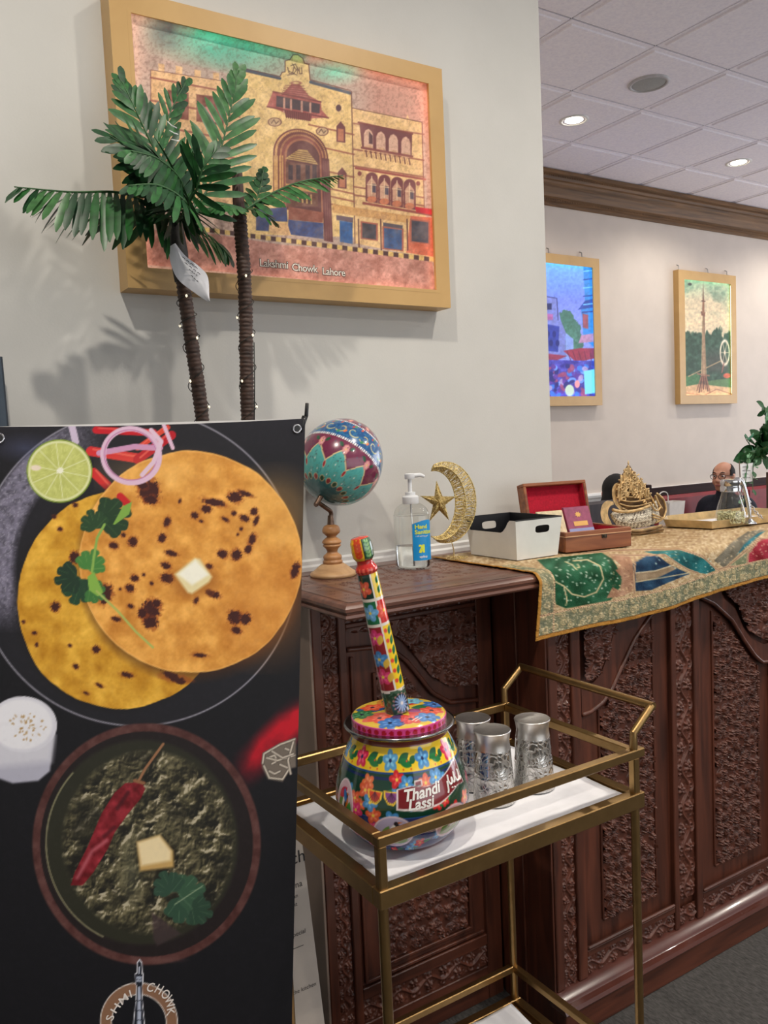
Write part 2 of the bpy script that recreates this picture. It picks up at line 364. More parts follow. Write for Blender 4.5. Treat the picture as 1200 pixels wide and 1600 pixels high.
# ------------------------------------------------------------------ carved wood
def carve(u, v, cell=.03, seed=3):       # rosettes, leaves and curls filling a field; 0..1
    u = u/cell; v = v/cell; H = np.zeros_like(u)
    rs = np.random.RandomState(seed); jx = rs.rand(64, 64); jy = rs.rand(64, 64); jr = rs.rand(64, 64); jk = rs.rand(64, 64)
    cu = np.floor(u).astype(int); cv = np.floor(v).astype(int)
    for du in (-1, 0, 1):
        for dv in (-1, 0, 1):
            a = (cu+du) & 63; b = (cv+dv) & 63
            x = u-(cu+du+.25+.5*jx[a, b]); y = v-(cv+dv+.25+.5*jy[a, b]); d = np.hypot(x, y); th = np.arctan2(y, x)
            R = .36+.14*jr[a, b]; k = jk[a, b]; n = np.where(k < .5, 5, 6)
            pet = np.clip(1-(d/(R*(.72+.28*np.cos(n*th+6*k))))**4, 0, 1)*(.55+.45*np.abs(np.cos(n*th/2+3*k)))*np.clip(d/R*2.2, .35, 1)
            cen = np.clip(1-(d/(.26*R))**2, 0, 1)
            curl = np.clip(1-(np.abs(((d*5.2-th/(2*PI)+k) % 1)-.5)*2-.15)/.5, 0, 1)*np.clip((R*1.25-d)*6, 0, 1)
            leaf = np.clip(1-(np.abs(y*np.cos(k*9)+x*np.sin(k*9))/.13)**2, 0, 1)*np.clip(1-(d/.62)**4, 0, 1)
            h = np.where(k < .55, np.maximum(pet, cen), curl*.8)
            H = np.maximum(H, np.maximum(h, .45*leaf*np.abs(np.cos(14*d))))
    return np.clip(H*1.45-.06, 0, 1)
def vine(u, v, w, per=.075, seed=1):     # running scroll along v with a flower in each bend
    x = u/(w/2); y = v/per; s = np.sin(2*PI*y)*.42
    H = np.clip(1-(np.abs(x-s)/.16)**2, 0, 1)*.7
    for k in (0, 1):
        yc = np.floor(y)+.25+.5*k
        for m in (-1, 0, 1):
            dx = (x-(-.45 if k == 0 else .45)*1.0)*(w/2); dy = (y-yc-m)*per; d = np.hypot(dx, dy); th = np.arctan2(dy, dx); R = w*.26
            fl = np.clip(1-(d/(R*(.75+.25*np.cos(5*th))))**4, 0, 1)*(.5+.5*np.abs(np.cos(2.5*th)))*np.clip(d/R*2.5, .4, 1)
            H = np.maximum(H, np.maximum(fl, np.clip(1-(d/(R*.25))**2, 0, 1)))
            dx2 = (x-(.62 if k == 0 else -.62))*(w/2); d2 = np.hypot(dx2, dy*.8); sp = np.clip(1-np.abs(((d2/w*7-np.arctan2(dy, dx2)/(2*PI)) % 1)-.5)*2.4, 0, 1)*np.clip(1-(d2/(w*.24))**6, 0, 1)
            H = np.maximum(H, .75*sp)
    H = np.maximum(H, .5*np.clip(vnoise(u/w*9, v/w*9, seed)*2-1.15, 0, 1))
    return H
def relief(name, parent, x0, x1, z0, z1, yface, depth, hfun, mask=None, res=.0022, mat=None, along='z'):
    nx = max(3, int((x1-x0)/res)); nz = max(3, int((z1-z0)/res))
    X, Z = np.meshgrid(np.linspace(x0, x1, nx), np.linspace(z0, z1, nz), indexing='ij')
    H = hfun(X, Z)*depth
    V = np.stack([X, yface-H, Z], -1).reshape(-1, 3); F = quads(nx, nz)
    if mask is not None:
        k = mask(X, Z).reshape(-1); F = F[k[F].all(1)]
        used = np.unique(F); mp = np.full(len(V), -1); mp[used] = np.arange(len(used)); V = V[used]; F = mp[F]
    return mk(name, (V, F), mat or M_carve, parent, True)
def curve_z(pts):
    p = np.array(pts); o = np.argsort(p[:, 0]); p = p[o]; return lambda X: np.interp(X, p[:, 0], p[:, 1])

# counter, long front
YC = 1.36; XE = 3.05
fc = thing('carved_counter', 'long carved dark walnut counter front with arched floral panels, under the embroidered cloth', 'counter', (1.28, YC, 0))
mk('carcass', cbox(1.272, XE, YC+.016, 1.76, 0, 1.055), M_wood, fc)
mk('side_board', cbox(1.266, 1.2715, YC+.004, 1.545, .0, 1.055, .001), M_wood, fc)
mk('bead', bar((1.2640, 1.46, .02), (1.2640, 1.46, 1.05), .006), M_wood, fc)
def stile(x0, x1, z0=.095, z1=1.055): mk('stile', cbox(x0, x1, YC, YC+.02, z0, z1, .002), M_wood, fc)
for x0, x1 in ((1.272, 1.297), (1.343, 1.372), (1.690, 1.708), (1.778, 1.803), (2.115, 2.141), (2.187, 2.21), (2.53, 2.55), (2.62, XE)): stile(x0, x1)
def rail(x0, x1, z0, z1, y=YC): mk('rail', cbox(x0, x1, y+.001, y+.02, z0, z1, .002), M_woodx, fc)
for x0, x1 in ((1.372, 1.690), (1.803, 2.115), (2.21, 2.53)):
    rail(x0, x1, .143, .160); rail(x0, x1, .985, 1.055)
rail(1.343, XE, .078, .093)
for x0, x1 in ((1.297, 1.343), (1.708, 1.778), (2.141, 2.187), (2.55, 2.62)):
    w = x1-x0; relief('carved_strip', fc, x0, x1, .095 if w < .05 else .165, 1.05, YC+.010, .009, lambda X, Z, c=(x0+x1)/2, w=w: vine(X-c, Z, w*.96, w*1.55, 4), res=.0016)
relief('carved_strip', fc, 1.343, 2.62, .093, .143, YC+.010, .009, lambda X, Z: vine(Z-.118, X, .048, .085, 6), res=.0018)
A1 = curve_z([(1.372, .739), (1.403, .741), (1.442, .755), (1.473, .779), (1.510, .829), (1.557, .890), (1.614, .938), (1.69, .965)])
A2 = curve_z([(1.803, .962), (1.863, .935), (1.938, .880), (1.992, .815), (2.038, .765), (2.072, .740), (2.115, .735)])
def panel(x0, x1, arch, flip, sp_curve, crest):
    mk('panel_board', cbox(x0, x1, YC+.014, YC+.0165, .16, .985), M_wood, fc)
    xs = np.linspace(x0+.003, x1-.003, 40); a = arch(xs)
    # plain arched rail standing proud above the carved field
    up = sp_curve(xs)
    up = np.minimum(np.maximum(up, a+.03), .985)
    V = []; n = len(xs)
    for yy in (YC+.003, YC+.015):
        V += [(x, yy, z) for x, z in zip(xs, a)]+[(x, yy, z) for x, z in zip(xs, up)]
    F = [(i, i+1, n+i+1, n+i) for i in range(n-1)]+[(i, 2*n+i, 2*n+i+1, i+1) for i in range(n-1)]+[(n+i, n+i+1, 3*n+i+1, 3*n+i) for i in range(n-1)]
    mk('arched_rail', (np.array(V), F), M_wood, fc, 40)
    mk('arch_bead', tube(np.c_[xs, np.full(n, YC+.002), a-.004], .0055, 8), M_wood, fc, True)
    mk('panel_bead', bar((x0+.002, YC+.002, .164), (x1-.002, YC+.002, .164), .008, .009, .003), M_woodx, fc)
    fx0, fx1 = (x0+.070, x1-.062) if not flip else (x0+.068, x1-.055)
    relief('carved_field', fc, fx0, fx1, .213, .96, YC+.0132, .012, lambda X, Z: carve(X, Z, .025, 5+flip), lambda X, Z: Z < arch(X)-.026, res=.0015)
    mk('field_frame', cat_([bar((fx0-.004, YC+.012, .21), (fx0-.004, YC+.012, float(arch(fx0))-.02), .006), bar((fx1+.004, YC+.012, .21), (fx1+.004, YC+.012, float(arch(fx1))-.02), .006), bar((fx0-.004, YC+.012, .209), (fx1+.004, YC+.012, .209), .006)]), M_wood, fc)
    if crest: relief('carved_spandrel', fc, x0+.012, x1-.004, .70, .984, YC+.002, .012, lambda X, Z: carve(X, Z, .030, 11)+.2, lambda X, Z: Z > sp_curve(X)+.012, res=.002)
S1 = curve_z([(1.372, .803), (1.414, .804), (1.440, .820), (1.458, .848), (1.480, .895), (1.496, .930), (1.52, .99), (1.53, 1.1), (1.70, 1.1)])
S2 = curve_z([(1.80, 1.1), (1.88, 1.0), (1.905, .940), (1.957, .903), (1.985, .855), (2.005, .825), (2.03, .808), (2.081, .786), (2.115, .783)])
panel(1.372, 1.690, A1, 0, S1, True); panel(1.803, 2.115, A2, 1, S2, True)
panel(2.21, 2.53, lambda X: A1(X-.838), 0, lambda X: S1(X-.838), False)
mk('base_moulding', extr_x([(YC+.01, .066), (1.318, .066), (1.316, .070), (1.321, .077), (1.334, .080), (1.340, .086), (YC+.01, .096)], 1.255, XE), plain('polished_moulding', S(84, 46, 38), .20, var=.06, scale=8, **{'Coat Weight': .7}), fc, 30)
mk('plinth', cbox(1.262, XE, 1.325, 1.36, 0, .067, .002), M_woodx, fc)

# counter, recessed side cabinet
YL = 1.545
sc_ = thing('carved_side_cabinet', 'dark carved wooden cabinet recessed under the left end of the worktop', 'cabinet', (.776, YL, 0))
mk('side_panel', cbox(.770, .776, YL+.002, 1.76, 0, 1.055, .001), plain('taupe_side_board', S(138, 120, 108), .5, var=.06, scale=8), sc_)
mk('carcass', cbox(.776, 1.264, YL+.016, 1.76, 0, 1.055, .002), M_wood, sc_)
for x0, x1 in ((.776, .799), (.839, .858), (1.216, 1.262)): mk('stile', cbox(x0, x1, YL, YL+.018, 0, 1.055, .002), M_wood, sc_)
for z0, z1 in ((.0, .085), (.14, .168), (.99, 1.0), (1.036, 1.055)): mk('rail', cbox(.858, 1.216, YL+.001, YL+.018, z0, z1, .002), M_woodx, sc_)
relief('carved_strip', sc_, .799, .839, .085, 1.03, YL+.010, .009, lambda X, Z: vine(X-.819, Z, .038, .062, 9), res=.0018)
relief('carved_strip', sc_, .858, 1.216, .085, .14, YL+.010, .009, lambda X, Z: vine(Z-.1125, X, .05, .085, 2), res=.002)
relief('carved_strip', sc_, .858, 1.216, 1.0, 1.036, YL+.010, .009, lambda X, Z: vine(Z-1.018, X, .034, .06, 2), res=.002)
mk('panel_board', cbox(.858, 1.216, YL+.012, YL+.017, .168, .99), M_wood, sc_)
A3 = curve_z([(.858, .935), (.92, .93), (.978, .915), (1.013, .885), (1.047, .842), (1.082, .796), (1.133, .762), (1.216, .752)])
xs = np.linspace(.86, 1.214, 40)
mk('arch_bead', tube(np.c_[xs, np.full(40, YL+.004), A3(xs)+.008], .0055, 8), M_wood, sc_, True)
relief('carved_spandrel', sc_, .86, 1.214, .76, .988, YL+.008, .012, lambda X, Z: carve(X, Z, .030, 21)+.15, lambda X, Z: Z > A3(X)+.045, res=.0022)
relief('carved_field', sc_, .935, 1.165, .205, .89, YL+.011, .010, lambda X, Z: carve(X, Z, .026, 31), lambda X, Z: Z < A3(X)-.03, res=.0024)
mk('field_frame', cat_([bar((.928, YL+.008, .2), (.928, YL+.008, .88), .008), bar((1.172, YL+.008, .2), (1.172, YL+.008, .73), .008), bar((.924, YL+.008, .198), (1.176, YL+.008, .198), .008), bar((.872, YL+.008, .174), (.872, YL+.008, .925), .008), bar((.872, YL+.008, .176), (1.21, YL+.008, .176), .008)]), M_wood, sc_)

# worktop, moulded edge and carved inlay
X0T, Y0T = .741, 1.331
wt = thing('worktop', 'dark wooden worktop with moulded edge and carved inlay at its left end', 'worktop', (X0T, Y0T, 1.055))
mk('board', cbox(X0T+.010, XE, Y0T+.010, 1.775, 1.0555, 1.0885, .002), M_top, wt)
ep = [(0.012, 1.0575), (.004, 1.0580), (.000, 1.062), (.001, 1.067), (.005, 1.069), (.004, 1.0715), (-.0005, 1.074), (-.001, 1.080), (.003, 1.085), (.009, 1.0880), (.015, 1.0885)]
V = []; n = len(ep)
for o_, z in ep: V += [(X0T+o_, 1.775, z), (X0T+o_, Y0T+o_, z), (XE, Y0T+o_, z)]
mk('edge_moulding', (np.array(V), [(i*3+k, i*3+k+1, i*3+k+4, i*3+k+3) for i in range(n-1) for k in (0, 1)]), M_top, wt, 35)
nx, ny = 330, 260
X, Y = np.meshgrid(np.linspace(X0T+.016, 1.36, nx), np.linspace(Y0T+.016, 1.770, ny), indexing='ij')
dx = X-X0T; dy = Y-Y0T; e = np.minimum(dx, dy); eb = np.minimum(e, 1.785-Y+.02)
h = np.zeros_like(X)
band = (eb > .030) & (eb < .068)
h = np.where(band, np.where(dx < dy, vine(dx-.049, Y, .036, .06, 3), vine(dy-.049, X, .036, .06, 3))*1.0-.9, h)
fld = eb > .105
h = np.where(fld, carve(X, Y, .036, 17)-.9, h)
for q in (.029, .069, .103): h = np.where(np.abs(eb-q) < .0022, -.7, h)
h = np.where((eb > .078) & (eb < .096), .3, h)
mk('carved_inlay', (np.stack([X, Y, 1.0891+h*.0028], -1).reshape(-1, 3), quads(nx, ny)), M_top, wt, True)

# ------------------------------------------------------------------ gold cart
XL, XR, YFc, YBc = .571, 1.090, .960, 1.300
ct = thing('bar_cart', 'gold metal bar cart with railed top tray and angled handle', 'cart', ((XL+XR)/2, (YFc+YBc)/2, 0))
ZR = .832; ZT = .763
def cbar(n_, a, b, w=.016, h=None, e=0.0): mk(n_, bar(a, b, w, h, .0018, e), M_gold, ct)
cbar('rail', (XL, YFc, ZR), (XR+.012, YFc, ZR), e=.008); cbar('rail', (XL, YBc, ZR), (XR, YBc, ZR), e=.008)
cbar('rail', (XL, YFc+.008, ZR), (XL, YBc-.008, ZR)); cbar('rail', (XR, YFc+.008, ZR), (XR, YBc-.008, ZR))
for x in (XL, XR):
    for y in (YFc, YBc):
        cbar('post', (x, y, ZT-.002), (x, y, ZR-.007), .014)
        mk('leg', tube([(x, y, .055), (x, y, .735)], .0078, 12), M_gold, ct, 40)
for y in (YFc, YBc):
    mk('handle_post', tube([(XR, y, ZR+.006), (XR, y, .868), (XR+.048, y, .906)], .0072, 10), M_gold, ct, 40)
mk('handle_grip', tube([(XR+.048, YFc-.004, .906), (XR+.048, YBc+.004, .906)], .0075, 10), M_gold, ct, 40)
# trays: angle-iron rims and a sheet
def tray(z1, z0, zs, n1, n2):
    for a, b in (((XL, YFc), (XR+.005, YFc)), ((XL, YBc), (XR, YBc))): mk(n1, cbox(a[0]-.010, b[0]+.010, a[1]-.010, a[1]+.010, z0, z1, .0015), M_gold, ct)
    for x in (XL, XR): mk(n1, cbox(x-.010, x+.010, YFc+.010, YBc-.010, z0, z1, .0015), M_gold, ct)
    mk(n2, cbox(XL+.009, XR-.009, YFc+.009, YBc-.009, zs-.006, zs, .0), M_gold, ct)
tray(ZT, .735, ZT-.006, 'tray_rim', 'tray_sheet')
tray(.196, .172, .190, 'shelf_rim', 'shelf_sheet')
for a, b in (((XL, YFc), (XR, YFc)), ((XL, YBc), (XR, YBc)), ((XL, YFc), (XL, YBc)), ((XR, YFc), (XR, YBc))):
    mk('shelf_rail', bar((*a, .262), (*b, .262), .014, .014, .0015), M_gold, ct)
for x in (XL, XR):
    for y in (YFc, YBc):
        mk('caster', cat_([lathe([(.010, .052), (.010, .062)], 14, (x, y, 0)), (lambda VF: (VF[0][:, [2, 0, 1]]*[1, 1, 1]+[x-.009, y, .0265], VF[1]))(lathe([(.024, 0), (.0265, .003), (.0265, .015), (.024, .018)], 20))]), M_black, ct, 40)
# paper liners
def liner(name, label, quad, z, seed, amp, curl=0.0):
    q = np.array(quad, float); n = 46; s = np.linspace(0, 1, n); U, Vv = np.meshgrid(s, s, indexing='ij')
    P = ((1-U)*(1-Vv))[..., None]*q[0]+(U*(1-Vv))[..., None]*q[1]+(U*Vv)[..., None]*q[2]+((1-U)*Vv)[..., None]*q[3]
    w = fbm(U*7, Vv*5, 1, 3, seed); cr = 1-np.abs(fbm(U*4+2*Vv, Vv*4-U, 1, 2, seed+5)*2-1)
    ed = np.clip((np.maximum(np.abs(U-.5), np.abs(Vv-.5))-.38)*8, 0, 1)
    Z = z+amp*(cr**6)*.7+amp*w*.5*ed+curl*np.exp(-((U-.90)/.055)**2)*np.clip((Vv-.84)/.16, 0, 1)**1.3
    top = np.dstack([P, Z]).reshape(-1, 3); bot = top-[0, 0, .0006]; f = quads(n, n)
    rim = np.r_[np.arange(n)*n, (n-1)*n+np.arange(1, n), (np.arange(n-1)[::-1])*n+n-1, np.arange(1, n-1)[::-1]]
    r2 = np.roll(rim, -1); side = np.stack([rim, rim+n*n, r2+n*n, r2], -1)
    o = mk(name, (np.vstack([top, bot]), np.vstack([f, f[:, ::-1]+n*n, side])), M_paper, None, True, label=label, cat='paper'); return base(o)
liner('paper_liner', 'white tissue paper sheet lining the top tray of the gold cart', [(XL+.012, YFc+.014), (XR-.014, YFc+.012), (XR-.016, YBc-.02), (XL+.012, YBc-.02)], ZT-.0050, 3, .0035, .05)
liner('paper_liner', 'white tissue paper sheet on the bottom shelf of the gold cart', [(XL+.05, YFc+.02), (XR-.05, YFc+.03), (XR-.018, YBc-.008), (XL+.04, YBc-.03)], .1915, 13, .008)

# ------------------------------------------------------------------ painter for flat prints (colours per vertex of a fine grid)
class Paint:
    def __init__(s, x, y, bg):
        s.x = np.asarray(x, float).ravel(); s.y = np.asarray(y, float).ravel(); s.c = np.empty((len(s.x), 3)); s.c[:] = np.array(bg)/255.0
    def _idx(s, x0, x1, y0, y1, m): return np.where((s.x > x0-m) & (s.x < x1+m) & (s.y > y0-m) & (s.y < y1+m))[0]
    def put(s, i, a, c):
        if callable(c): c = np.asarray(c(s.x[i], s.y[i]))/255.0
        else: c = np.array(c, float)/255.0
        a = np.clip(a, 0, 1)[:, None]; s.c[i] = s.c[i]*(1-a)+c*a
    def ell(s, cx, cy, rx, ry, c, rot=0, soft=1.3, al=1.0, ring=None, wob=0, seed=0):
        R = max(rx, ry)*1.25; i = s._idx(cx-R, cx+R, cy-R, cy+R, 4); dx = s.x[i]-cx; dy = s.y[i]-cy; co, si = math.cos(rot), math.sin(rot)
        u = (dx*co+dy*si)/rx; v = (-dx*si+dy*co)/ry; d = np.hypot(u, v)
        if wob: d = d+wob*(fbm(s.x[i]/R*6, s.y[i]/R*6, 1, 3, seed)-.5)
        sd = (d-1)*min(rx, ry)
        a = .5-sd/soft if ring is None else .5-(np.abs(sd)-ring/2)/soft
        s.put(i, np.clip(a, 0, 1)*al, c)
    def poly(s, pts, c, soft=1.2, al=1.0):
        p = np.array(pts, float); i = s._idx(p[:, 0].min(), p[:, 0].max(), p[:, 1].min(), p[:, 1].max(), 3)
        if len(i) == 0: return
        X, Y = s.x[i], s.y[i]; ins = np.zeros(len(i), bool); dm = np.full(len(i), 1e9)
        for k in range(len(p)):
            x0, y0 = p[k]; x1, y1 = p[(k+1) % len(p)]
            if y0 != y1:
                cr = ((y0 > Y) != (y1 > Y)) & (X < (x1-x0)*(Y-y0)/(y1-y0)+x0); ins ^= cr
            L2 = (x1-x0)**2+(y1-y0)**2+1e-9; t = np.clip(((X-x0)*(x1-x0)+(Y-y0)*(y1-y0))/L2, 0, 1)
            dm = np.minimum(dm, np.hypot(X-x0-t*(x1-x0), Y-y0-t*(y1-y0)))
        s.put(i, np.clip(.5+np.where(ins, dm, -dm)/soft, 0, 1)*al, c)
    def line(s, pts, w, c, soft=1.2, al=1.0, taper=False):
        p = np.array(pts, float); m = (max(w) if hasattr(w, '__len__') else w)+3; i = s._idx(p[:, 0].min(), p[:, 0].max(), p[:, 1].min(), p[:, 1].max(), m)
        if len(i) == 0: return
        X, Y = s.x[i], s.y[i]; dm = np.full(len(i), 1e9)
        for k in range(len(p)-1):
            x0, y0 = p[k]; x1, y1 = p[k+1]; L2 = (x1-x0)**2+(y1-y0)**2+1e-9
            t = np.clip(((X-x0)*(x1-x0)+(Y-y0)*(y1-y0))/L2, 0, 1); d = np.hypot(X-x0-t*(x1-x0), Y-y0-t*(y1-y0))
            ww = w if not taper else w*(1-(k+t)/(len(p)-1)*.85)
            dm = np.minimum(dm, d-ww/2)
        s.put(i, np.clip(.5-dm/soft, 0, 1)*al, c)
    def tint(s, f, c):                   # f: alpha per point
        s.put(np.arange(len(s.x)), f, c)
    def mul(s, f): s.c *= np.asarray(f)[:, None]
    def flower(s, cx, cy, r, c, c2, n=5, rot=0.0, core=(250, 220, 90)):
        for k in range(n):
            a = rot+2*PI*k/n; s.ell(cx+.55*r*math.cos(a), cy+.55*r*math.sin(a), .50*r, .38*r, c, a)
            s.ell(cx+.38*r*math.cos(a), cy+.38*r*math.sin(a), .28*r, .14*r, c2, a, al=.7)
        s.ell(cx, cy, .18*r, .18*r, core)
    def leaf(s, x0, y0, x1, y1, w, c):
        t = np.linspace(0, 1, 9); dx, dy = x1-x0, y1-y0; L = math.hypot(dx, dy); nx, ny = -dy/L, dx/L; k = w*np.sin(PI*t)**.8
        s.poly(np.vstack([np.c_[x0+dx*t+nx*k, y0+dy*t+ny*k], np.c_[x0+dx*t-nx*k, y0+dy*t-ny*k][::-1]]), c)
def flat_print(name, P, nu, nv, paintfun, mat, parent, bg, thick=None, **k):
    """P: (nu, nv, 3) points of a flat sheet; painted in measure-sheet coordinates"""
    V = P.reshape(-1, 3); x, y = sheet(V); p = Paint(x, y, bg); paintfun(p)
    return mk(name, (V, quads(nu, nv)), mat, parent, False, p.c, **k)

# ------------------------------------------------------------------ framed light-box pictures
def picture(label, x0, x1, z0, z1, yb, fw, depth, led, paintfun, bg, nu, emit, bowx=0.0):
    """frame outer rectangle, wall side at yb, rails fw wide and depth deep"""
    t = thing('framed_picture', label, 'picture', ((x0+x1)/2, yb, z0)); yf = yb-depth
    for a, b, c, d in ((x0, x1, z1-fw, z1), (x0, x1, z0, z0+fw)):
        s = 1 if c > (z0+z1)/2 else -1; zo, zi = (d, c) if s > 0 else (c, d)
        V = []
        for xx, zz in ((a, zo), (b, zo), (b-fw, zi), (a+fw, zi)):
            V += [(xx, yf, zz), (xx, yb, zz)]
        mk('frame_rail', (np.array(V), [(0, 2, 4, 6), (1, 7, 5, 3), (0, 1, 3, 2), (2, 3, 5, 4), (4, 5, 7, 6), (6, 7, 1, 0)]), M_frame, t)
    for a, b in ((x0, x0+fw), (x1, x1-fw)):
        V = []
        for xx, zz in ((a, z0), (a, z1), (b, z1-fw), (b, z0+fw)):
            V += [(xx, yf, zz), (xx, yb, zz)]
        mk('frame_rail', (np.array(V), [(0, 2, 4, 6), (1, 7, 5, 3), (0, 1, 3, 2), (2, 3, 5, 4), (4, 5, 7, 6), (6, 7, 1, 0)]), M_frame, t)
    ix0, ix1, iz0, iz1 = x0+fw, x1-fw, z0+fw, z1-fw
    mk('back_board', cbox(x0+.005, x1-.005, yb-.004, yb-.0005, z0+.005, z1-.005), M_white, t)
    nv = max(4, int(nu*(iz1-iz0)/(ix1-ix0))); yc = yf+.017
    X, Z = np.meshgrid(np.linspace(ix0, ix1, nu), np.linspace(iz0, iz1, nv), indexing='ij')
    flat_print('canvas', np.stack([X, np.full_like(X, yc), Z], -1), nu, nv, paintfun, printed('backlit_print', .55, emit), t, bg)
    lp = .007; mk('frame_lip', cat_([cbox(ix0-.001, ix1+.001, yf-.0004, yf+.0016, iz1-lp, iz1+.001), cbox(ix0-.001, ix1+.001, yf-.0004, yf+.0016, iz0-.001, iz0+lp), cbox(ix0-.001, ix0+lp, yf-.0003, yf+.0015, iz0+lp, iz1-lp), cbox(ix1-lp, ix1+.001, yf-.0003, yf+.0015, iz0+lp, iz1-lp)]), M_frame, t)
    # coloured LED strips tucked under the frame lip
    g = .0025
    for seg in led:
        side, a, b, c, s = seg; m = glow('led_strip', S(*c), s)
        if side in 'TB':
            zz = iz1-.001 if side == 'T' else iz0+.001; xa, xb = ix0+(ix1-ix0)*a, ix0+(ix1-ix0)*b
            mk('led_strip', cbox(xa, xb, yf+.002, yf+.006, zz-.001, zz+.001), m, t)
        else:
            xx = ix0+.001 if side == 'L' else ix1-.001; za, zb = iz0+(iz1-iz0)*a, iz0+(iz1-iz0)*b
            mk('led_strip', cbox(xx-.001, xx+.001, yf+.002, yf+.006, za, zb), m, t)
    return t

def q1(*pts): return [(150+a/2.105, b/2.105) for a, b in pts]
def q6(*pts): return [(400+a/3.75, 60+b/3.75) for a, b in pts]
INK = (92, 44, 46); TAN = (240, 202, 134)
def paint_building(p):
    x, y = p.x, p.y
    n = fbm(x, y, .02, 5, 3); n2 = fbm(x, y, .05, 5, 8); n3 = fbm(x, y, .3, 3, 21)
    p.tint(np.clip((n-.35)*2, 0, 1)*.6, (218, 176, 158)); p.tint(np.clip((n2-.48)*4, 0, 1)*.38, (138, 118, 108)); p.tint(np.clip((n3-.55)*5, 0, 1)*.18, (110, 96, 92))
    p.tint(np.clip(1-np.abs(x-345)/130, 0, 1)*np.clip(1-np.abs(y-(58+(x-300)*.22))/46, 0, 1)**.7*np.clip(.3+n*1.6, 0, 1), (60, 200, 165))
    p.tint(np.clip(1-np.hypot(x-265, y-42)/42, 0, 1)*np.clip(n2*1.8, 0, 1), (70, 80, 84))
    p.tint(np.clip(1-np.hypot((x-330)/26, (y-62)/16), 0, 1)*.6, (190, 245, 220))
    p.tint(np.clip(1-np.hypot((x-524)/56, (y-112)/24), 0, 1)*np.clip(.4+n2, 0, 1), (110, 205, 175))
    p.tint(np.clip((x-550)/40, 0, 1)*np.clip((240-y)/60, 0, 1)*.6, (226, 150, 128))
    tex = lambda c, k=26: (lambda X, Y: np.array(c)+k*(fbm(X, Y, .12, 4, 5)-.5)[:, None]*2)
    # far left wing with crenellations
    p.poly(q1((180, 230), (205, 233), (205, 208), (225, 212), (225, 238), (262, 242), (262, 216), (284, 220), (284, 246), (324, 252), (324, 228), (345, 232), (345, 256), (385, 262), (385, 238), (405, 241), (405, 266), (475, 275), (475, 700), (180, 640)), tex((236, 190, 138)))
    p.line(q1((180, 640), (180, 230), (475, 275)), 1.0, INK, al=.8)
    for b in (255, 330, 410, 470, 520): p.line(q1((180, b), (475, b+55)), 3.0, (140, 66, 60), al=.75)
    for a in (235, 330, 350): p.poly(q1((a, 290+(a-200)*.15), (a+70, 300+(a-200)*.15), (a+70, 390+(a-200)*.15), (a, 380+(a-200)*.15)), tex((120, 60, 52), 40), al=.85)
    for a in (250, 362, 385): p.ell(*q1((a, 352+(a-200)*.15))[0], 7, 12, (226, 150, 140), al=.9)
    # central block
    cen = q1((475, 222), (605, 252), (612, 238), (622, 236), (622, 200), (638, 196), (648, 180), (664, 180), (680, 192), (686, 208), (700, 212), (704, 262), (836, 298), (845, 355), (850, 780), (475, 770)); p.poly(cen, tex(TAN))
    p.line(cen[:13], 1.4, INK); p.line(q1((475, 228), (605, 258)), 4.5, (70, 76, 92)); p.line(q1((706, 270), (836, 306)), 5, (70, 80, 96))
    # right wing
    rw = q1((843, 355), (888, 366), (888, 362), (1000, 386), (1020, 390), (1024, 376), (1030, 392), (1072, 402), (1082, 700), (1105, 850), (850, 800)); p.poly(rw, tex((238, 196, 136)))
    p.line(q1((843, 355), (1072, 402), (1080, 700)), 1.1, INK); p.line(q1((840, 300), (852, 800)), 1.3, INK)
    for a, b in ((376, 420), (470, 505), (520, 560), (585, 628), (622, 655)): p.line(q1((848, b-44+30), (1078, b+22)), 2.4, (140, 70, 60), al=.8)
    for b in (405, 470, 545, 600, 625, 650): p.line(q1((700, b+5), (848, b+38)), 2.6, (150, 78, 62), al=.8)
    # pavilion over the gate
    p.poly(q6((65, 395), (100, 310), (150, 330), (210, 265), (255, 268), (310, 335), (380, 372), (385, 420), (425, 465), (300, 470), (180, 440)), tex((176, 90, 82), 36))
    p.poly(q6((120, 335), (375, 385), (372, 440), (118, 400)), (70, 50, 58))
    for a in (165, 205, 268, 318): p.line(q6((a, 345+(a-120)*.18), (a, 425+(a-120)*.14)), 3.2, (206, 150, 130))
    for k in range(6): p.line(q6((150+k*4, 325-k*10), (315-k*7, 350-k*14)), 1.0, (120, 52, 54))
    p.line(q6((100, 312), (380, 372)), 2.2, (120, 50, 52)); p.line(q6((65, 400), (425, 466)), 2.2, (120, 50, 52))
    p.poly(q6((165, 420), (330, 440), (320, 485), (175, 462)), (128, 58, 56)); 
    for k in range(12): p.line(q6((172+k*13, 424+k*1.6), (178+k*12, 466+k*1.6)), 1.0, (80, 32, 38))
    p.ell(*q6((235, 262))[0], 7, 2.4, (150, 80, 70), ring=1.2)
    # calligraphy at the top of the gate
    for pts in (((185, 170), (195, 205), (215, 205), (222, 170)), ((215, 150), (235, 185), (220, 210), (185, 215)), ((240, 165), (242, 205)), ((252, 170), (256, 208), (270, 206), (266, 172)), ((205, 160), (230, 150), (250, 190)), ((190, 190), (240, 215))): p.line(q6(*pts), 1.2, (84, 50, 44))
    # great arch: nested bands
    def arch(cx, top, w, h, c, base):
        a = np.linspace(PI, 2*PI, 22); X = cx+w*np.cos(a); Y = top+h+h*np.sin(a)
        p.poly(q6(*([(X[0], base)]+list(zip(X, Y+.12*(X-cx)))+[(X[-1]+14, base+60)])), c)
    arch(262, 530, 162, 160, (110, 52, 50), 985); arch(262, 538, 152, 150, (214, 160, 100), 985); arch(266, 548, 142, 140, (120, 60, 52), 990)
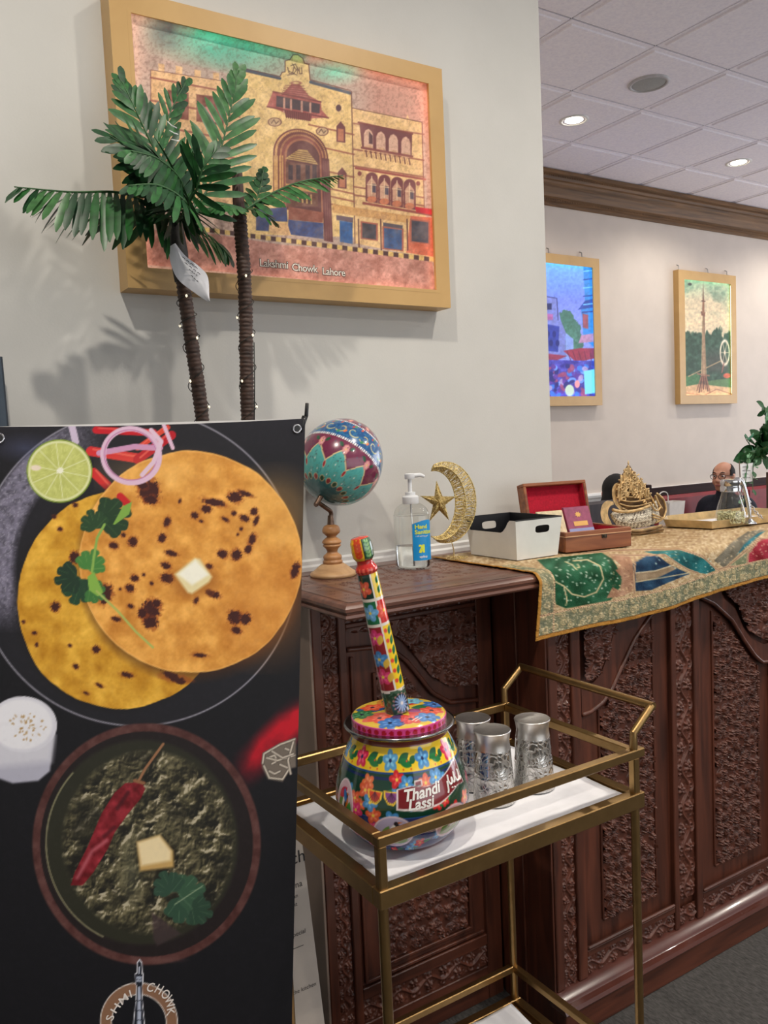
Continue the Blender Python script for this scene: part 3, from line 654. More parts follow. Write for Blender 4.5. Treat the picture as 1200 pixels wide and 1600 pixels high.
    arch(268, 562, 128, 128, (190, 130, 84), 992); arch(270, 572, 120, 120, (132, 66, 58), 995); arch(274, 588, 106, 108, (170, 106, 76), 995); arch(276, 600, 96, 96, (96, 50, 50), 998)
    for a in np.linspace(-1.25, 1.2, 34):                                            # voussoirs
        p.line(q6((270+122*math.sin(a), 690-122*math.cos(a)+8*a), (270+150*math.sin(a), 690-150*math.cos(a)+10*a)), .9, (78, 34, 40), al=.7)
    for a in (108, 124, 140, 156): p.line(q6((a, 690), (a+2, 985)), 2.0, (214, 164, 98) if a % 32 else (150, 84, 66))
    p.poly(q6((170, 705), (250, 650), (300, 655), (365, 740)), tex((198, 160, 96), 30))
    for k in range(5): p.line(q6((190+k*12, 700-k*10), (350-k*10, 728-k*14)), 1.0, (90, 50, 44))
    p.poly(q6((175, 720), (360, 748), (362, 985), (178, 985)), tex((120, 76, 62), 36))
    for a in (190, 235, 290, 330): p.poly(q6((a, 740), (a+26, 744), (a+26, 830), (a, 826)), (62, 42, 50))
    p.poly(q6((175, 850), (360, 876), (350, 905), (180, 880)), (206, 156, 92)); 
    for k in range(8): p.line(q6((232+k*13, 905+k*1.8), (234+k*13, 955+k*1.8)), 2.0, (214, 176, 104) if k % 2 else (70, 42, 42))
    p.poly(q6((385, 700), (428, 706), (452, 1195), (398, 1185)), (104, 52, 54))
    for a in (396, 408, 420): p.line(q6((a, 720), (a+18, 1190)), 1.0, (150, 92, 84), al=.7)
    # medallions, porthole, small windows
    for cx, cy, r in ((110, 490, 38), (388, 545, 34)): p.ell(*q6((cx, cy))[0], r/3.75, 6.5, (206, 172, 130)); p.ell(*q6((cx, cy))[0], r/3.75, 6.5, INK, ring=1.0); p.line(q6((cx-20, cy+8), (cx-5, cy-14), (cx+8, cy+10), (cx+22, cy-4)), 1.3, (90, 60, 50))
    p.ell(*q6((484, 408))[0], 4.2, 5.4, (84, 48, 60))
    for cx, cy in ((497, 560), (505, 830)):
        p.poly(q6((cx-26, cy-45), (cx, cy-75), (cx+26, cy-40), (cx+26, cy+52), (cx-26, cy+46)), (110, 52, 56)); p.poly(q6((cx-17, cy-32), (cx+17, cy-28), (cx+17, cy+44), (cx-17, cy+40)), (190, 116, 84))
    # right wing balcony windows
    p.poly(q6((605, 495), (915, 560), (912, 690), (622, 640)), (112, 56, 58))
    for k in range(4):
        a = 632+k*73; b = 530+k*15; p.poly(q6((a, b+30), (a+10, b+8), (a+28, b), (a+46, b+16), (a+54, b+38), (a+54, b+118), (a, b+108)), (222, 176, 150)); p.ell(*q6((a+27, b+112))[0], 7, 4.5, (216, 168, 128))
        if k == 0: p.poly(q6((a+30, b+15), (a+52, b+40), (a+52, b+90), (a+30, b+86)), (78, 44, 52))
    p.line(q6((600, 492), (916, 560)), 2.8, (120, 52, 50)); p.line(q6((620, 640), (915, 692)), 3.6, (134, 66, 60))
    for k in range(20): p.line(q6((630+k*14, 655+k*2.6), (636+k*14, 690+k*2.6)), 1.8, (104, 50, 46) if k % 2 else (220, 168, 112))
    # four arched windows
    p.line(q6((585, 760), (990, 826)), 3.4, (160, 74, 66))
    for k in range(4):
        a = 642+k*74; b = 785+k*13; a0 = np.linspace(PI, 2*PI, 12)
        p.poly(q6(*([(a, b+170)]+[(a+36+36*math.cos(t_), b+36+36*math.sin(t_)) for t_ in a0]+[(a+72, b+182)])), (116, 54, 58)); p.poly(q6((a+10, b+60), (a+36, b+30), (a+62, b+64), (a+62, b+150), (a+10, b+142)), (210, 158, 128))
        p.poly(q6((a+38, b+66), (a+60, b+70), (a+60, b+120), (a+38, b+116)), (74, 62, 80)); p.line(q6((a+36, b+24), (a+36, b+140)), 1.5, (236, 200, 160)); p.line(q6((a+10, b+70), (a+62, b+76)), 1.5, (236, 200, 160))
        p.ell(*q6((a+36, b+158))[0], 7.5, 5, (206, 120, 82))
    for cx, cy in ((607, 792), (950, 850)): p.ell(*q6((cx, cy))[0], 3.2, 3.6, (140, 66, 60))
    # awning and shops
    p.line(q6((630, 965), (1030, 1035)), 4.0, (150, 74, 62)); p.poly(q6((930, 985), (1030, 1000), (1035, 1034), (940, 1018)), (196, 20, 40))
    p.poly(q6((450, 970), (640, 1000), (905, 1040), (890, 1082), (448, 1020)), tex((214, 160, 96)))
    p.poly(q6((905, 1040), (1035, 1050), (1045, 1280), (880, 1255)), tex((214, 110, 78), 30))
    p.poly(q6((0, 1000), (180, 990), (185, 1075), (80, 1070), (75, 1130), (0, 1125)), tex((62, 74, 120), 22))
    p.poly(q6((190, 985), (395, 1020), (392, 1080), (190, 1062)), tex((150, 84, 66), 26)); p.poly(q6((190, 1062), (395, 1082), (395, 1175), (205, 1150), (186, 1105)), tex((64, 78, 130), 26))
    p.poly(q6((80, 1075), (185, 1085), (205, 1155), (85, 1140)), tex((226, 180, 128)))
    p.poly(q6((470, 1035), (570, 1050), (568, 1080), (472, 1064)), (90, 70, 84)); p.poly(q6((490, 1066), (566, 1080), (566, 1205), (492, 1192)), tex((50, 92, 150), 26))
    for a, b, c, d, cc in ((622, 1080, 704, 1180, (66, 62, 70)), (750, 1110, 855, 1240, (58, 84, 130)), (912, 1066, 1010, 1200, (62, 62, 76))):
        p.poly(q6((a-10, b-10), (c+10, b+4), (c+10, d+8), (a-10, d-6)), (176, 96, 76)); p.poly(q6((a, b), (c, b+12), (c, d), (a, d-12)), tex(cc, 24))
    p.poly(q6((745, 1078), (860, 1096), (858, 1118), (745, 1100)), (84, 78, 90))
    for a in (600, 730, 885): p.line(q6((a, 1060), (a+4, 1240)), 2.0, (90, 46, 46))
    # kerb of black and yellow blocks, road
    road = q1((160, 755), (390, 770), (610, 805), (850, 825), (1105, 862), (1120, 960), (160, 870)); p.poly(road, tex((196, 136, 120), 40))
    for k in range(46):
        a0, a1 = 340+k*16.8, 340+(k+1)*16.8; f = lambda a: np.interp(a, [340, 560, 640, 1105], [745, 775, 785, 846])
        p.poly(q1((a0, f(a0)), (a1, f(a1)), (a1, f(a1)+15), (a0, f(a0)+15)), (226, 190, 110) if k % 2 else (74, 44, 42))
    n4 = fbm(x, y, .7, 2, 77); n5 = fbm(x, y, .015, 4, 79)
    p.tint(np.clip((n3-.48)*4, 0, 1)*.22, (110, 66, 52)); p.tint(np.clip((n4-.55)*5, 0, 1)*.12, (96, 60, 50)); p.tint(np.clip((n2-.5)*4, 0, 1)*.14, (255, 226, 196)); p.mul(.80+.22*n5)
def paint_tower(p):
    x, y = p.x, p.y; n = fbm(x, y, .05, 5, 33); n2 = fbm(x, y, .14, 4, 12)
    p.tint(np.clip((470-y)/50, 0, 1)*np.clip(n*1.6, 0, 1), (120, 186, 150)); p.tint(np.clip(1-np.abs(y-505)/45, 0, 1)*np.clip(n2*1.5, 0, 1)*.8, (236, 206, 166))
    p.tint(np.clip((n-.52)*6, 0, 1)*np.clip((500-y)/40, 0, 1)*.6, (96, 130, 110))
    p.tint(np.clip((y-516+40*(fbm(x, y*.3, .10, 4, 4)-.5))/3, 0, 1), lambda X, Y: np.array((44, 74, 54))+60*(fbm(X, Y, .22, 4, 6)-.5)[:, None])
    p.tint(np.clip((y-540)/20, 0, 1)*np.clip((x-1098)/10, 0, 1)*np.clip((586-y)/10, 0, 1)*.6, (74, 66, 60))
    p.poly([(1072, 588), (1092, 584), (1096, 606), (1072, 612)], (64, 110, 66)); p.poly([(1102, 596), (1146, 590), (1146, 606), (1104, 604)], (84, 116, 70))
    p.poly([(1070, 604), (1092, 600), (1146, 606), (1148, 624), (1070, 624)], (214, 172, 128)); p.line([(1072, 614), (1100, 618), (1120, 608), (1144, 616)], 1.0, (150, 96, 74))
    p.line([(1076, 588), (1126, 564)], 1.6, (176, 150, 112))
    p.poly([(1095.5, 590), (1097.5, 490), (1100.5, 490), (1104, 590)], (178, 148, 112)); p.line([(1098, 588), (1099, 492)], .8, (96, 66, 56)); p.line([(1102, 588), (1100.5, 492)], .8, (96, 66, 56))
    p.poly([(1095, 486), (1102, 488), (1101.5, 494), (1096, 493)], (120, 78, 62)); p.poly([(1097, 490), (1097.6, 468), (1100.5, 468), (1100.8, 490)], (140, 98, 74)); p.poly([(1097.6, 469), (1098.6, 441), (1100, 469)], (110, 80, 66)); p.line([(1096.5, 470), (1101.5, 471)], 1.6, (84, 60, 54))
    for k in range(7): p.line([(1096+k*1.2, 588), (1089+k*3.4, 610+3*math.sin(k*1.3))], 1.8, (96, 52, 44) if k % 2 else (150, 98, 74))
    p.line([(1090, 584), (1108, 587)], 2.2, (150, 106, 84))
    p.ell(1132.5, 551, 7, 18.5, (232, 214, 190), ring=1.8); p.ell(1132.5, 551, 1.5, 3, (232, 214, 190))
    for k in range(6): p.line([(1132.5, 551), (1132.5+7*math.cos(k*1.05), 551+18*math.sin(k*1.05))], .8, (216, 196, 170))
    p.line([(1131, 568), (1128, 582)], 1.6, (150, 90, 80)); p.ell(1136, 587, 6, 4, (206, 92, 66)); p.ell(1078, 444, 3, 2.4, (60, 66, 62)); p.mul(.78+.30*fbm(x, y, .35, 3, 19))
def paint_bazaar(p):
    x, y = p.x, p.y; n = fbm(x, y, .06, 5, 43)
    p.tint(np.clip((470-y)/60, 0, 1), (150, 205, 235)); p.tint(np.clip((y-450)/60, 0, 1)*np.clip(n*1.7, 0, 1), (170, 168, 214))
    for ex, ey, er in ((884, 500, 13), (893, 515, 14), (899, 534, 13), (884, 538, 16), (876, 520, 14)): p.ell(ex, ey, er, er*1.2, (86, 128, 96), wob=.35, seed=int(ex))
    p.ell(890, 530, 13, 22, lambda X, Y: np.array((96, 140, 104))+50*(fbm(X, Y, .25, 3, 9)-.5)[:, None])
    p.poly([(830, 452), (848, 462), (870, 466), (876, 500), (884, 520), (884, 560), (830, 570)], (150, 146, 190)); p.line([(830, 458), (852, 463), (870, 466), (872, 500)], 1.2, (60, 58, 110))
    p.poly([(854, 474), (862, 474), (862, 484), (854, 484)], (46, 48, 90)); p.poly([(852, 490), (864, 491), (864, 500), (852, 500)], (206, 110, 150)); p.poly([(852, 506), (874, 510), (872, 550), (852, 548)], (60, 70, 150))
    for k in range(4): p.ell(856+k*5, 522+(k % 2)*14, 3, 5, (34, 40, 110))
    p.poly([(884, 520), (896, 530), (896, 560), (884, 560)], (170, 180, 214))
    p.poly([(911, 410), (930, 414), (932, 545), (912, 530), (908, 484), (914, 470)], (70, 150, 200)); p.poly([(903, 484), (914, 470), (930, 466), (930, 480)], (56, 80, 150))
    for k in range(5): p.line([(912, 424+k*13), (930, 422+k*13)], 1.6, (36, 60, 140) if k % 2 else (150, 226, 240))
    p.poly([(910, 490), (919, 492), (919, 514), (911, 512)], (190, 90, 90)); p.line([(910, 488), (932, 486)], 2, (50, 60, 130))
    p.poly([(908, 524), (932, 520), (932, 534), (904, 536)], (224, 150, 160)); p.poly([(880, 548), (906, 544), (932, 544), (930, 560), (900, 566)], (190, 54, 70)); p.poly([(852, 552), (886, 556), (868, 564), (852, 562)], (180, 60, 80))
    for k in range(5): p.line([(886+k*9, 549), (892+k*8, 563)], 1, (120, 26, 60))
    p.poly([(852, 562), (932, 564), (932, 622), (852, 622)], lambda X, Y: np.array((84, 70, 160))+90*(fbm(X, Y, .18, 3, 5)-.5)[:, None])
    rs = np.random.RandomState(4)
    for k in range(60):
        c = [(40, 36, 110), (200, 80, 110), (150, 190, 240), (226, 180, 200), (70, 140, 210), (120, 60, 150)][rs.randint(6)]
        p.ell(852+rs.rand()*66, 572+rs.rand()*46, 2+rs.rand()*3, 2+rs.rand()*5, c, rs.rand()*3, al=.9)
    p.mul(.80+.25*fbm(x, y, .3, 3, 14)); p.c *= np.array([.80, .90, 1.10])  # blue cast of the LED light worked into the print colours
    p.poly([(912, 580), (932, 576), (932, 614), (914, 616)], (120, 210, 236)); p.ell(890, 610, 7, 9, (186, 210, 190)); p.ell(902, 600, 4, 6, (226, 150, 160))
PK, TE, WW = (255, 226, 212), (140, 255, 225), (255, 240, 226)
big = picture('large gold framed painting of a historic cinema building with arched gate', .490, 1.312, 1.727, 2.318, YW-.0005, .036, .06,
        [('T', .02, .2, WW, 5), ('T', .2, .55, TE, 5), ('T', .55, .98, PK, 6), ('R', .02, .98, (255, 222, 212), 7), ('L', .02, .98, WW, 7), ('B', .02, .98, PK, 6)], paint_building, (198, 172, 156), 450, .16)
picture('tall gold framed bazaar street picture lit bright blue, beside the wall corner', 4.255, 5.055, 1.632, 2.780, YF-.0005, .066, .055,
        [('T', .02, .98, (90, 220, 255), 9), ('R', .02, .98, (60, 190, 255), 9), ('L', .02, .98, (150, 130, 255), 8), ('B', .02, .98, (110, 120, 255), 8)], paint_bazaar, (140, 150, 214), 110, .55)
picture('tall gold framed picture of a minaret tower and ferris wheel', 6.010, 6.800, 1.630, 2.770, YF-.0005, .07, .055,
        [('T', .02, .98, (190, 255, 226), 8), ('R', .02, .98, (200, 255, 220), 9), ('L', .02, .98, (230, 255, 220), 8), ('B', .02, .98, (255, 226, 190), 8)], paint_tower, (206, 190, 160), 110, .35)
M_ltr = plain('pale_lettering', S(226, 220, 208), .6); M_ink = plain('dark_ink', S(30, 28, 32), .7)
def lettering(body, c, right, up, size, mat, parent, bold=0.0, name='lettering', off=.0006, spc=1.0, fwd=None, **k):
    V, F = text_vf(body, 1.0, bold, spc); right = np.asarray(right, float)/np.linalg.norm(right); up = np.asarray(up, float)/np.linalg.norm(up)
    nrm = np.cross(right, up)
    return mk(name, (np.asarray(c)+V[:, 0:1]*right*size+V[:, 1:2]*up*size+nrm*off, F), mat, parent, **k)
yc_ = YW-.0005-.06+.017
for wd, px, py in (('Lakshmi', 428.0, 413.0), ('Chowk', 476.0, 419.5), ('Lahore', 521.5, 425.5)):
    lettering(wd, at(px, py, yc_-.0004), (1, 0, 0), (0, 0, 1), .0236, M_ink, big, .05, spc=.93, off=.0002); lettering(wd, at(px, py, yc_-.001), (1, 0, 0), (0, 0, 1), .0236, M_ltr, big, .006, spc=.93)
# hanging hooks above the far frames
for lab, hx in (('bazaar', (4.55, 4.90)), ('tower', (6.06, 6.45, 6.72))):
    for hi_, x_ in enumerate(hx):
        z_ = 2.782 if lab == 'bazaar' else 2.772
        base(mk('picture_hook', tube([(x_, YF-.001, z_+.05), (x_, YF-.02, z_+.04), (x_, YF-.022, z_+.012), (x_, YF-.03, z_+.002), (x_+.012, YF-.03, z_+.008)], .004, 6), plain('hook_wire', S(190, 190, 190), .3, 1.0), None, True,
           label=(('left', 'right') if lab == 'bazaar' else ('leftmost', 'middle', 'rightmost'))[hi_]+' small wire picture hook above the '+('blue bazaar picture' if lab == 'bazaar' else 'minaret tower picture'), cat='hook', group='wire hooks above the '+lab+' picture'))

# ------------------------------------------------------------------ vinyl banner on its stand
TRb = CPOS+(CM.T @ np.array([(477-600)/FPX, (654-800)/FPX, 1.0]))*1.30
TL_ = CPOS+(CM.T @ np.array([(0-600)/FPX, (665-800)/FPX, 1.0]))*1.10
Ub = TL_-TRb; Ub[2] = 0; Ub /= np.linalg.norm(Ub)
W0 = np.array([0, -.13, -1.0]); Nb = np.cross(Ub, W0); Nb /= np.linalg.norm(Nb)
_d = CM.T @ np.array([(456-600)/FPX, (1600-800)/FPX, 1.0]); Bb = CPOS+_d*(((TRb-CPOS) @ Nb)/(_d @ Nb))
Vb = (Bb-TRb)/np.linalg.norm(Bb-TRb)
WBN = .452; HBN = (TRb[2]-.03)/-Vb[2]
def bp(u, v, off=0.0): return TRb+u*Ub+v*Vb+off*Nb*(1 if Nb[1] < 0 else -1)
def q3(*pts): return [(a/2.449, 640+b/2.449) for a, b in pts]
def q4(*pts): return [(a/2.4, 1080+b/2.4) for a, b in pts]
def paint_banner(p):
    x, y = p.x, p.y; n = fbm(x, y, .03, 5, 51); n2 = fbm(x, y, .16, 4, 57); n3 = fbm(x, y, .45, 3, 61)
    p.tint(np.clip((760-y)/110, 0, 1)*.45, (40, 39, 52))
    # iron plate
    p.ell(214, 888, 252, 248, (26, 25, 31), soft=5); p.ell(214, 888, 250, 246, (150, 148, 160), ring=2.2, soft=2.0)
    i = np.hypot((x-214)/252, (y-888)/248)
    rim = np.clip((i-.74)/.05, 0, 1)*np.clip((1.0-i)/.03, 0, 1)*np.clip((170-x)/90, 0, 1)*np.clip((990-y)/60, 0, 1)
    p.tint(rim*np.clip(.35+n2*1.1, 0, 1), (122, 118, 138)); p.tint(rim*np.clip((n3-.55)*5, 0, 1)*.5, (176, 174, 190))
    p.tint(np.clip(1-np.hypot((x-40)/60, (y-700)/26), 0, 1)*.5, (84, 92, 130))
    # red peppers, onion, behind the flat breads
    for a, b, c, w in (((150, 672), (240, 676), (200, 20, 36), 11), ((142, 705), (215, 716), (214, 44, 46), 15), ((215, 718), (268, 680), (184, 18, 34), 14), ((146, 738), (196, 786), (206, 28, 36), 14), ((215, 700), (262, 668), (220, 70, 50), 8)): p.line([a, b], w, c); p.line([(a[0]+4, a[1]-3), (b[0]-4, b[1]-3)], w*.22, (246, 120, 100), al=.6)
    p.line([(112, 664), (118, 690)], 11, (206, 190, 214)); p.line([(155, 708), (210, 698), (250, 700)], 9, (206, 150, 190)); p.line([(256, 664), (270, 700)], 6, (226, 190, 214))
    bread = lambda c, k: (lambda X, Y: np.array(c)+k*(fbm(X, Y, .045, 5, 71)-.5)[:, None]*np.array([1.0, 1.1, .9])+14*(fbm(X, Y, .3, 3, 75)-.5)[:, None])
    p.ell(190, 935, 168, 176, (20, 16, 18), rot=.2, soft=14, al=.6, wob=.02)
    p.ell(192, 936, 165, 172, bread((214, 158, 44), 90), rot=.3, wob=.03, seed=2)
    p.ell(300, 886, 178, 176, (70, 36, 12), rot=.3, soft=16, al=.6)
    p.ell(298, 878, 174, 173, bread((226, 158, 68), 86), rot=.5, wob=.025, seed=5); p.ell(298, 878, 173, 172, (246, 190, 110), rot=.5, ring=2.2, al=.5, wob=.025, seed=5)
    p.ell(430, 800, 60, 60, (240, 186, 100), al=.35, soft=50); p.ell(415, 950, 70, 80, (196, 120, 44), al=.35, soft=60); p.ell(250, 740, 80, 26, (240, 190, 110), al=.3, soft=40)
    rs = np.random.RandomState(9)
    spots = [(570, 310, 36, 38), (545, 290, 20, 14), (580, 345, 26, 16), (820, 355, 40, 12), (790, 380, 18, 14), (745, 405, 13, 12), (900, 335, 26, 18), (940, 322, 26, 8), (972, 390, 12, 14), (980, 425, 8, 18), (935, 415, 18, 12), (895, 397, 9, 9), (862, 420, 14, 7), (965, 495, 12, 20), (950, 535, 12, 16), (905, 555, 18, 20), (852, 553, 18, 14), (640, 430, 12, 18), (620, 492, 14, 16), (655, 550, 22, 10), (635, 597, 18, 12), (508, 505, 16, 18), (435, 520, 17, 12), (472, 480, 9, 8), (515, 645, 15, 12), (497, 683, 17, 14), (460, 687, 5, 5), (550, 632, 6, 6), (580, 665, 7, 7), (640, 645, 24, 18), (575, 770, 34, 40), (600, 740, 16, 14), (575, 815, 26, 22), (545, 780, 16, 16), (445, 802, 16, 9), (500, 752, 12, 8), (900, 795, 26, 24), (940, 800, 18, 20), (905, 845, 18, 12), (820, 708, 22, 12), (800, 700, 14, 10), (750, 730, 8, 14), (765, 940, 24, 7), (1130, 615, 14, 28), (285, 565, 18, 22), (405, 705, 24, 34), (212, 755, 16, 18), (208, 410, 8, 7), (230, 457, 10, 8), (288, 365, 9, 8), (132, 855, 9, 7), (90, 812, 6, 6), (368, 918, 14, 14), (290, 983, 11, 9), (485, 1015, 22, 10), (670, 1028, 50, 14), (380, 1055, 14, 6), (268, 903, 7, 6), (140, 900, 6, 8), (330, 1085, 10, 5), (688, 350, 5, 8), (770, 427, 8, 5), (923, 457, 6, 7), (910, 478, 4, 5), (720, 620, 12, 8), (800, 600, 12, 10)]
    for a, b, rx, ry in spots:
        (cx, cy), = q3((a, b)); p.ell(cx, cy, rx/2.449*1.25, ry/2.449*1.25, (150, 70, 22), rs.rand()*.6, soft=4, al=.6, wob=.9, seed=int(a)); p.ell(cx, cy, rx/2.449, ry/2.449, (58, 20, 16), rs.rand()*.6, soft=2, al=.95, wob=1.0, seed=int(a))
    p.ell(205, 712, 44, 42, (224, 190, 214), ring=8.5, rot=.3); p.ell(204, 711, 41, 39, (190, 120, 170), ring=1.6, rot=.3); p.line([(236, 672), (252, 690), (240, 722), (222, 742)], 7, (226, 196, 216))
    p.line([(188, 776), (199, 787)], 12, (200, 30, 36))
    # lime half
    p.ell(93, 736, 51.5, 49.5, (126, 152, 44)); p.ell(93, 736, 49.5, 47.5, (222, 226, 168)); p.ell(93, 736, 45.5, 43.5, lambda X, Y: np.array((196, 202, 112))+30*(fbm(X, Y, .14, 4, 90)-.5)[:, None])
    for k in range(10):
        a = k*.628+.2; p.line([(93+6*math.cos(a), 736+6*math.sin(a)), (93+45*math.cos(a), 736+43*math.sin(a))], 1.6, (226, 230, 176), al=.9)
        for m in range(5):
            b = a+.12+.08*m; r = 16+rs.rand()*24; p.line([(93+r*math.cos(b), 736+r*math.sin(b)), (93+(r+8)*math.cos(b), 736+(r+8)*math.sin(b))], 1.2, (216, 220, 140), al=.7)
    p.ell(94, 736, 5.5, 5, (244, 244, 220), wob=.8)
    p.ell(56, 731, 8, 4.5, (238, 222, 200))
    # coriander
    def sprig(pts, c, w): p.line(pts, w, c, taper=True)
    def leafy(cx, cy, r, rot, c, c2):
        for k in range(5):
            a = rot+(k-2)*.55; ll = r*(1.0-.12*abs(k-2)); ex, ey = cx+ll*math.cos(a), cy+ll*math.sin(a); p.leaf(cx, cy, ex, ey, r*.24, c)
            for m in (-.5, 0, .5): p.ell(ex-.12*r*math.cos(a+m), ey-.12*r*math.sin(a+m), r*.17, r*.15, c)
            p.line([(cx, cy), (ex, ey)], 1.0, c2, al=.5)
    leafy(160, 812, 44, -.3, (34, 62, 36), (80, 120, 60)); leafy(150, 826, 30, -1.9, (40, 70, 40), (90, 130, 70)); p.poly(q3((432, 440), (470, 370), (505, 352), (495, 400), (440, 440)), (128, 172, 72))
    leafy(128, 905, 40, 1.9, (32, 66, 42), (84, 124, 66)); leafy(120, 900, 34, 2.9, (28, 54, 36), (70, 110, 60)); leafy(138, 890, 32, -1.2, (70, 130, 60), (130, 170, 90)); leafy(140, 920, 26, .6, (60, 116, 56), (120, 160, 80))
    p.poly(q3((335, 640), (360, 620), (395, 700), (375, 715), (340, 690)), (134, 180, 74))
    p.line(q3((400, 440), (372, 490), (360, 560), (352, 620)), 4, (140, 180, 84)); p.line(q3((370, 695), (450, 770), (520, 850), (585, 910)), 3.2, (170, 190, 100))
    # butter
    p.ell(303, 908, 34, 26, (150, 84, 20), soft=14, al=.6); p.poly(q3((668, 630), (745, 568), (765, 572), (812, 640), (800, 660), (735, 705), (718, 700)), (236, 222, 170), soft=5); p.poly(q3((680, 630), (748, 574), (800, 632), (735, 672)), (252, 250, 232), soft=5)
    # glass of lassi
    p.poly([(-20, 1130), (88, 1128), (78, 1205), (60, 1220), (20, 1224), (-20, 1210)], (176, 176, 192), soft=4); p.poly([(-20, 1160), (86, 1150), (80, 1190), (-20, 1200)], (206, 206, 216), soft=14); p.ell(36, 1132, 53, 44, (214, 214, 224), rot=.05); p.ell(34, 1132, 48, 39, (232, 232, 238), soft=4)
    for k in range(46):
        a = rs.rand()*PI*2; r = rs.rand()**.6; p.ell(42+28*r*math.cos(a)*1.1, 1136+22*r*math.sin(a), 1.0+rs.rand()*1.8, .8+rs.rand(), (176, 140, 84), a, al=.85)
    # red napkin and silver spoon handle
    i = np.clip(1-np.abs((y-1165)-(x-420)*-1.0)/46, 0, 1)*np.clip((x-355)/50, 0, 1)*np.clip((y-1085)/30, 0, 1)*np.clip((1250-y)/60, 0, 1)
    p.tint(np.clip(i*1.5, 0, 1)*np.clip(.35+n*1.0, 0, 1), (190, 12, 34))
    p.poly(q4((1110, 175), (1050, 195), (985, 232), (982, 285), (1005, 330), (1060, 340), (1090, 290), (1110, 285)), (112, 102, 92), soft=3)
    for pts in (((1005, 250), (1030, 240), (1040, 262), (1020, 272)), ((1010, 300), (1030, 310), (1050, 300)), ((1070, 215), (1095, 225)), ((1105, 180), (1050, 200), (990, 235), (985, 270)), ((1105, 240), (1040, 260), (1000, 250)), ((990, 280), (1010, 325), (1060, 330), (1085, 290), (1050, 275)), ((1100, 190), (1080, 260), (1090, 310)), ((1020, 225), (1060, 250), (1100, 235))): p.line(q4(*pts), 4.5, (70, 62, 56)); p.line(q4(*pts), 2.4, (216, 206, 190), soft=1.8)
    # bowl of greens
    p.ell(229, 1320, 178, 188, (14, 12, 14), soft=10); p.ell(229, 1319, 172, 182, lambda X, Y: np.array((84, 50, 46))+46*(fbm(X, Y, .09, 4, 91)-.5)[:, None], ring=13, soft=3); p.ell(229, 1319, 166, 176, (28, 20, 20))
    p.ell(222, 1316, 150, 160, (40, 40, 28), soft=6); p.ell(222, 1316, 150, 160, (150, 146, 112), ring=1.6, al=.0)
    a = np.linspace(2.0, 3.9, 30); p.line(np.c_[224+152*np.cos(a), 1318+160*np.sin(a)], 2.6, (150, 146, 112), al=.75)
    inside = np.clip((1-np.hypot((x-232)/138, (y-1316)/146))*14, 0, 1)
    w1 = fbm(x+30*n, y+30*n2, .07, 4, 95); rg = np.abs(fbm(x+12*n2, y, .1, 3, 99)*2-1); rg2 = np.abs(fbm(x, y, .21, 3, 101)*2-1)
    lump = lambda X, Y: fbm(X+14*fbm(X, Y, .05, 3, 88), Y+14*fbm(X, Y, .05, 3, 89), .065, 5, 95)+.35*fbm(X, Y, .03, 2, 77)
    h0 = lump(x, y); em = (h0-lump(x-1.6, y-2.4))
    p.tint(inside, (70, 66, 46)); p.tint(inside*np.clip((.62-h0)*6, 0, 1)*.85, (22, 21, 16)); p.tint(inside*np.clip((h0-.72)*5, 0, 1)*.6, (110, 104, 76))
    p.tint(inside*np.clip(em*12, 0, 1)*.6, (142, 132, 100)); p.tint(inside*np.clip(-em*11, 0, 1)*.7, (22, 21, 15)); p.tint(inside*np.clip(em*26-2.2, 0, 1)*.7, (210, 200, 174)); p.tint(inside*np.clip((fbm(x, y, .022, 2, 31)-.52)*5, 0, 1)*.55, (26, 25, 18)); p.tint(inside*np.clip(1-np.hypot((x-205)/24, (y-1360)/70), 0, 1)*.35, (140, 140, 112))
    ch = q4((530, 340), (545, 365), (530, 400), (480, 460), (430, 530), (405, 590), (350, 680), (310, 728), (265, 728), (280, 680), (330, 580), (380, 460), (430, 380), (470, 345)); p.poly(ch, lambda X, Y: np.array((126, 26, 36))+110*(fbm(X, Y, .09, 3, 111)-.5)[:, None]*np.array([1, .55, .6]))
    p.line(q4((290, 700), (345, 600), (400, 560)), 6, (206, 120, 130), al=.6, soft=5); p.line(q4((440, 440), (480, 380)), 6, (60, 10, 18), al=.7, soft=4); p.line(q4((390, 545), (430, 510)), 6, (70, 10, 20), al=.7, soft=4)
    p.line(q4((518, 340), (545, 290), (612, 198)), 4, (150, 106, 74)); p.line(q4((505, 335), (540, 345)), 5, (140, 96, 66))
    p.ell(244, 1338, 32, 26, (26, 22, 12), soft=10, al=.7); p.poly(q4((512, 565), (600, 538), (650, 600), (652, 660), (525, 675)), (196, 160, 96), soft=5); p.poly(q4((516, 568), (598, 542), (642, 600), (640, 635), (530, 655)), (238, 218, 172), soft=6)
    leafy(282, 1402, 44, 1.1, (44, 74, 56), (100, 130, 100)); leafy(280, 1398, 40, -.3, (52, 84, 62), (110, 140, 110)); leafy(268, 1394, 34, -2.0, (44, 72, 56), (90, 120, 90)); leafy(300, 1420, 32, .3, (40, 66, 50), (90, 120, 90))
    p.line(q4((655, 800), (760, 730)), 1.6, (130, 150, 120)); p.poly(q4((570, 830), (600, 850), (680, 910), (590, 955), (575, 930)), (62, 48, 50), soft=4, al=.8)
    p.tint(np.clip(1-np.hypot((x-240)/60, (y-1500)/7), 0, 1)*np.clip(n2*1.6, 0, 1), (104, 70, 66))
    # round emblem with a tower
    cx, cy = 217, 1597; p.ell(cx, cy, 61, 62, (222, 214, 208)); p.ell(cx, cy, 59.5, 60.5, (134, 98, 74)); p.ell(cx, cy, 43.5, 44, (222, 214, 208)); p.ell(cx, cy, 42, 42.5, (12, 12, 18))
    def g(*pts): return [(160+a_/9.23, 1480+b_/9.23) for a_, b_ in pts]
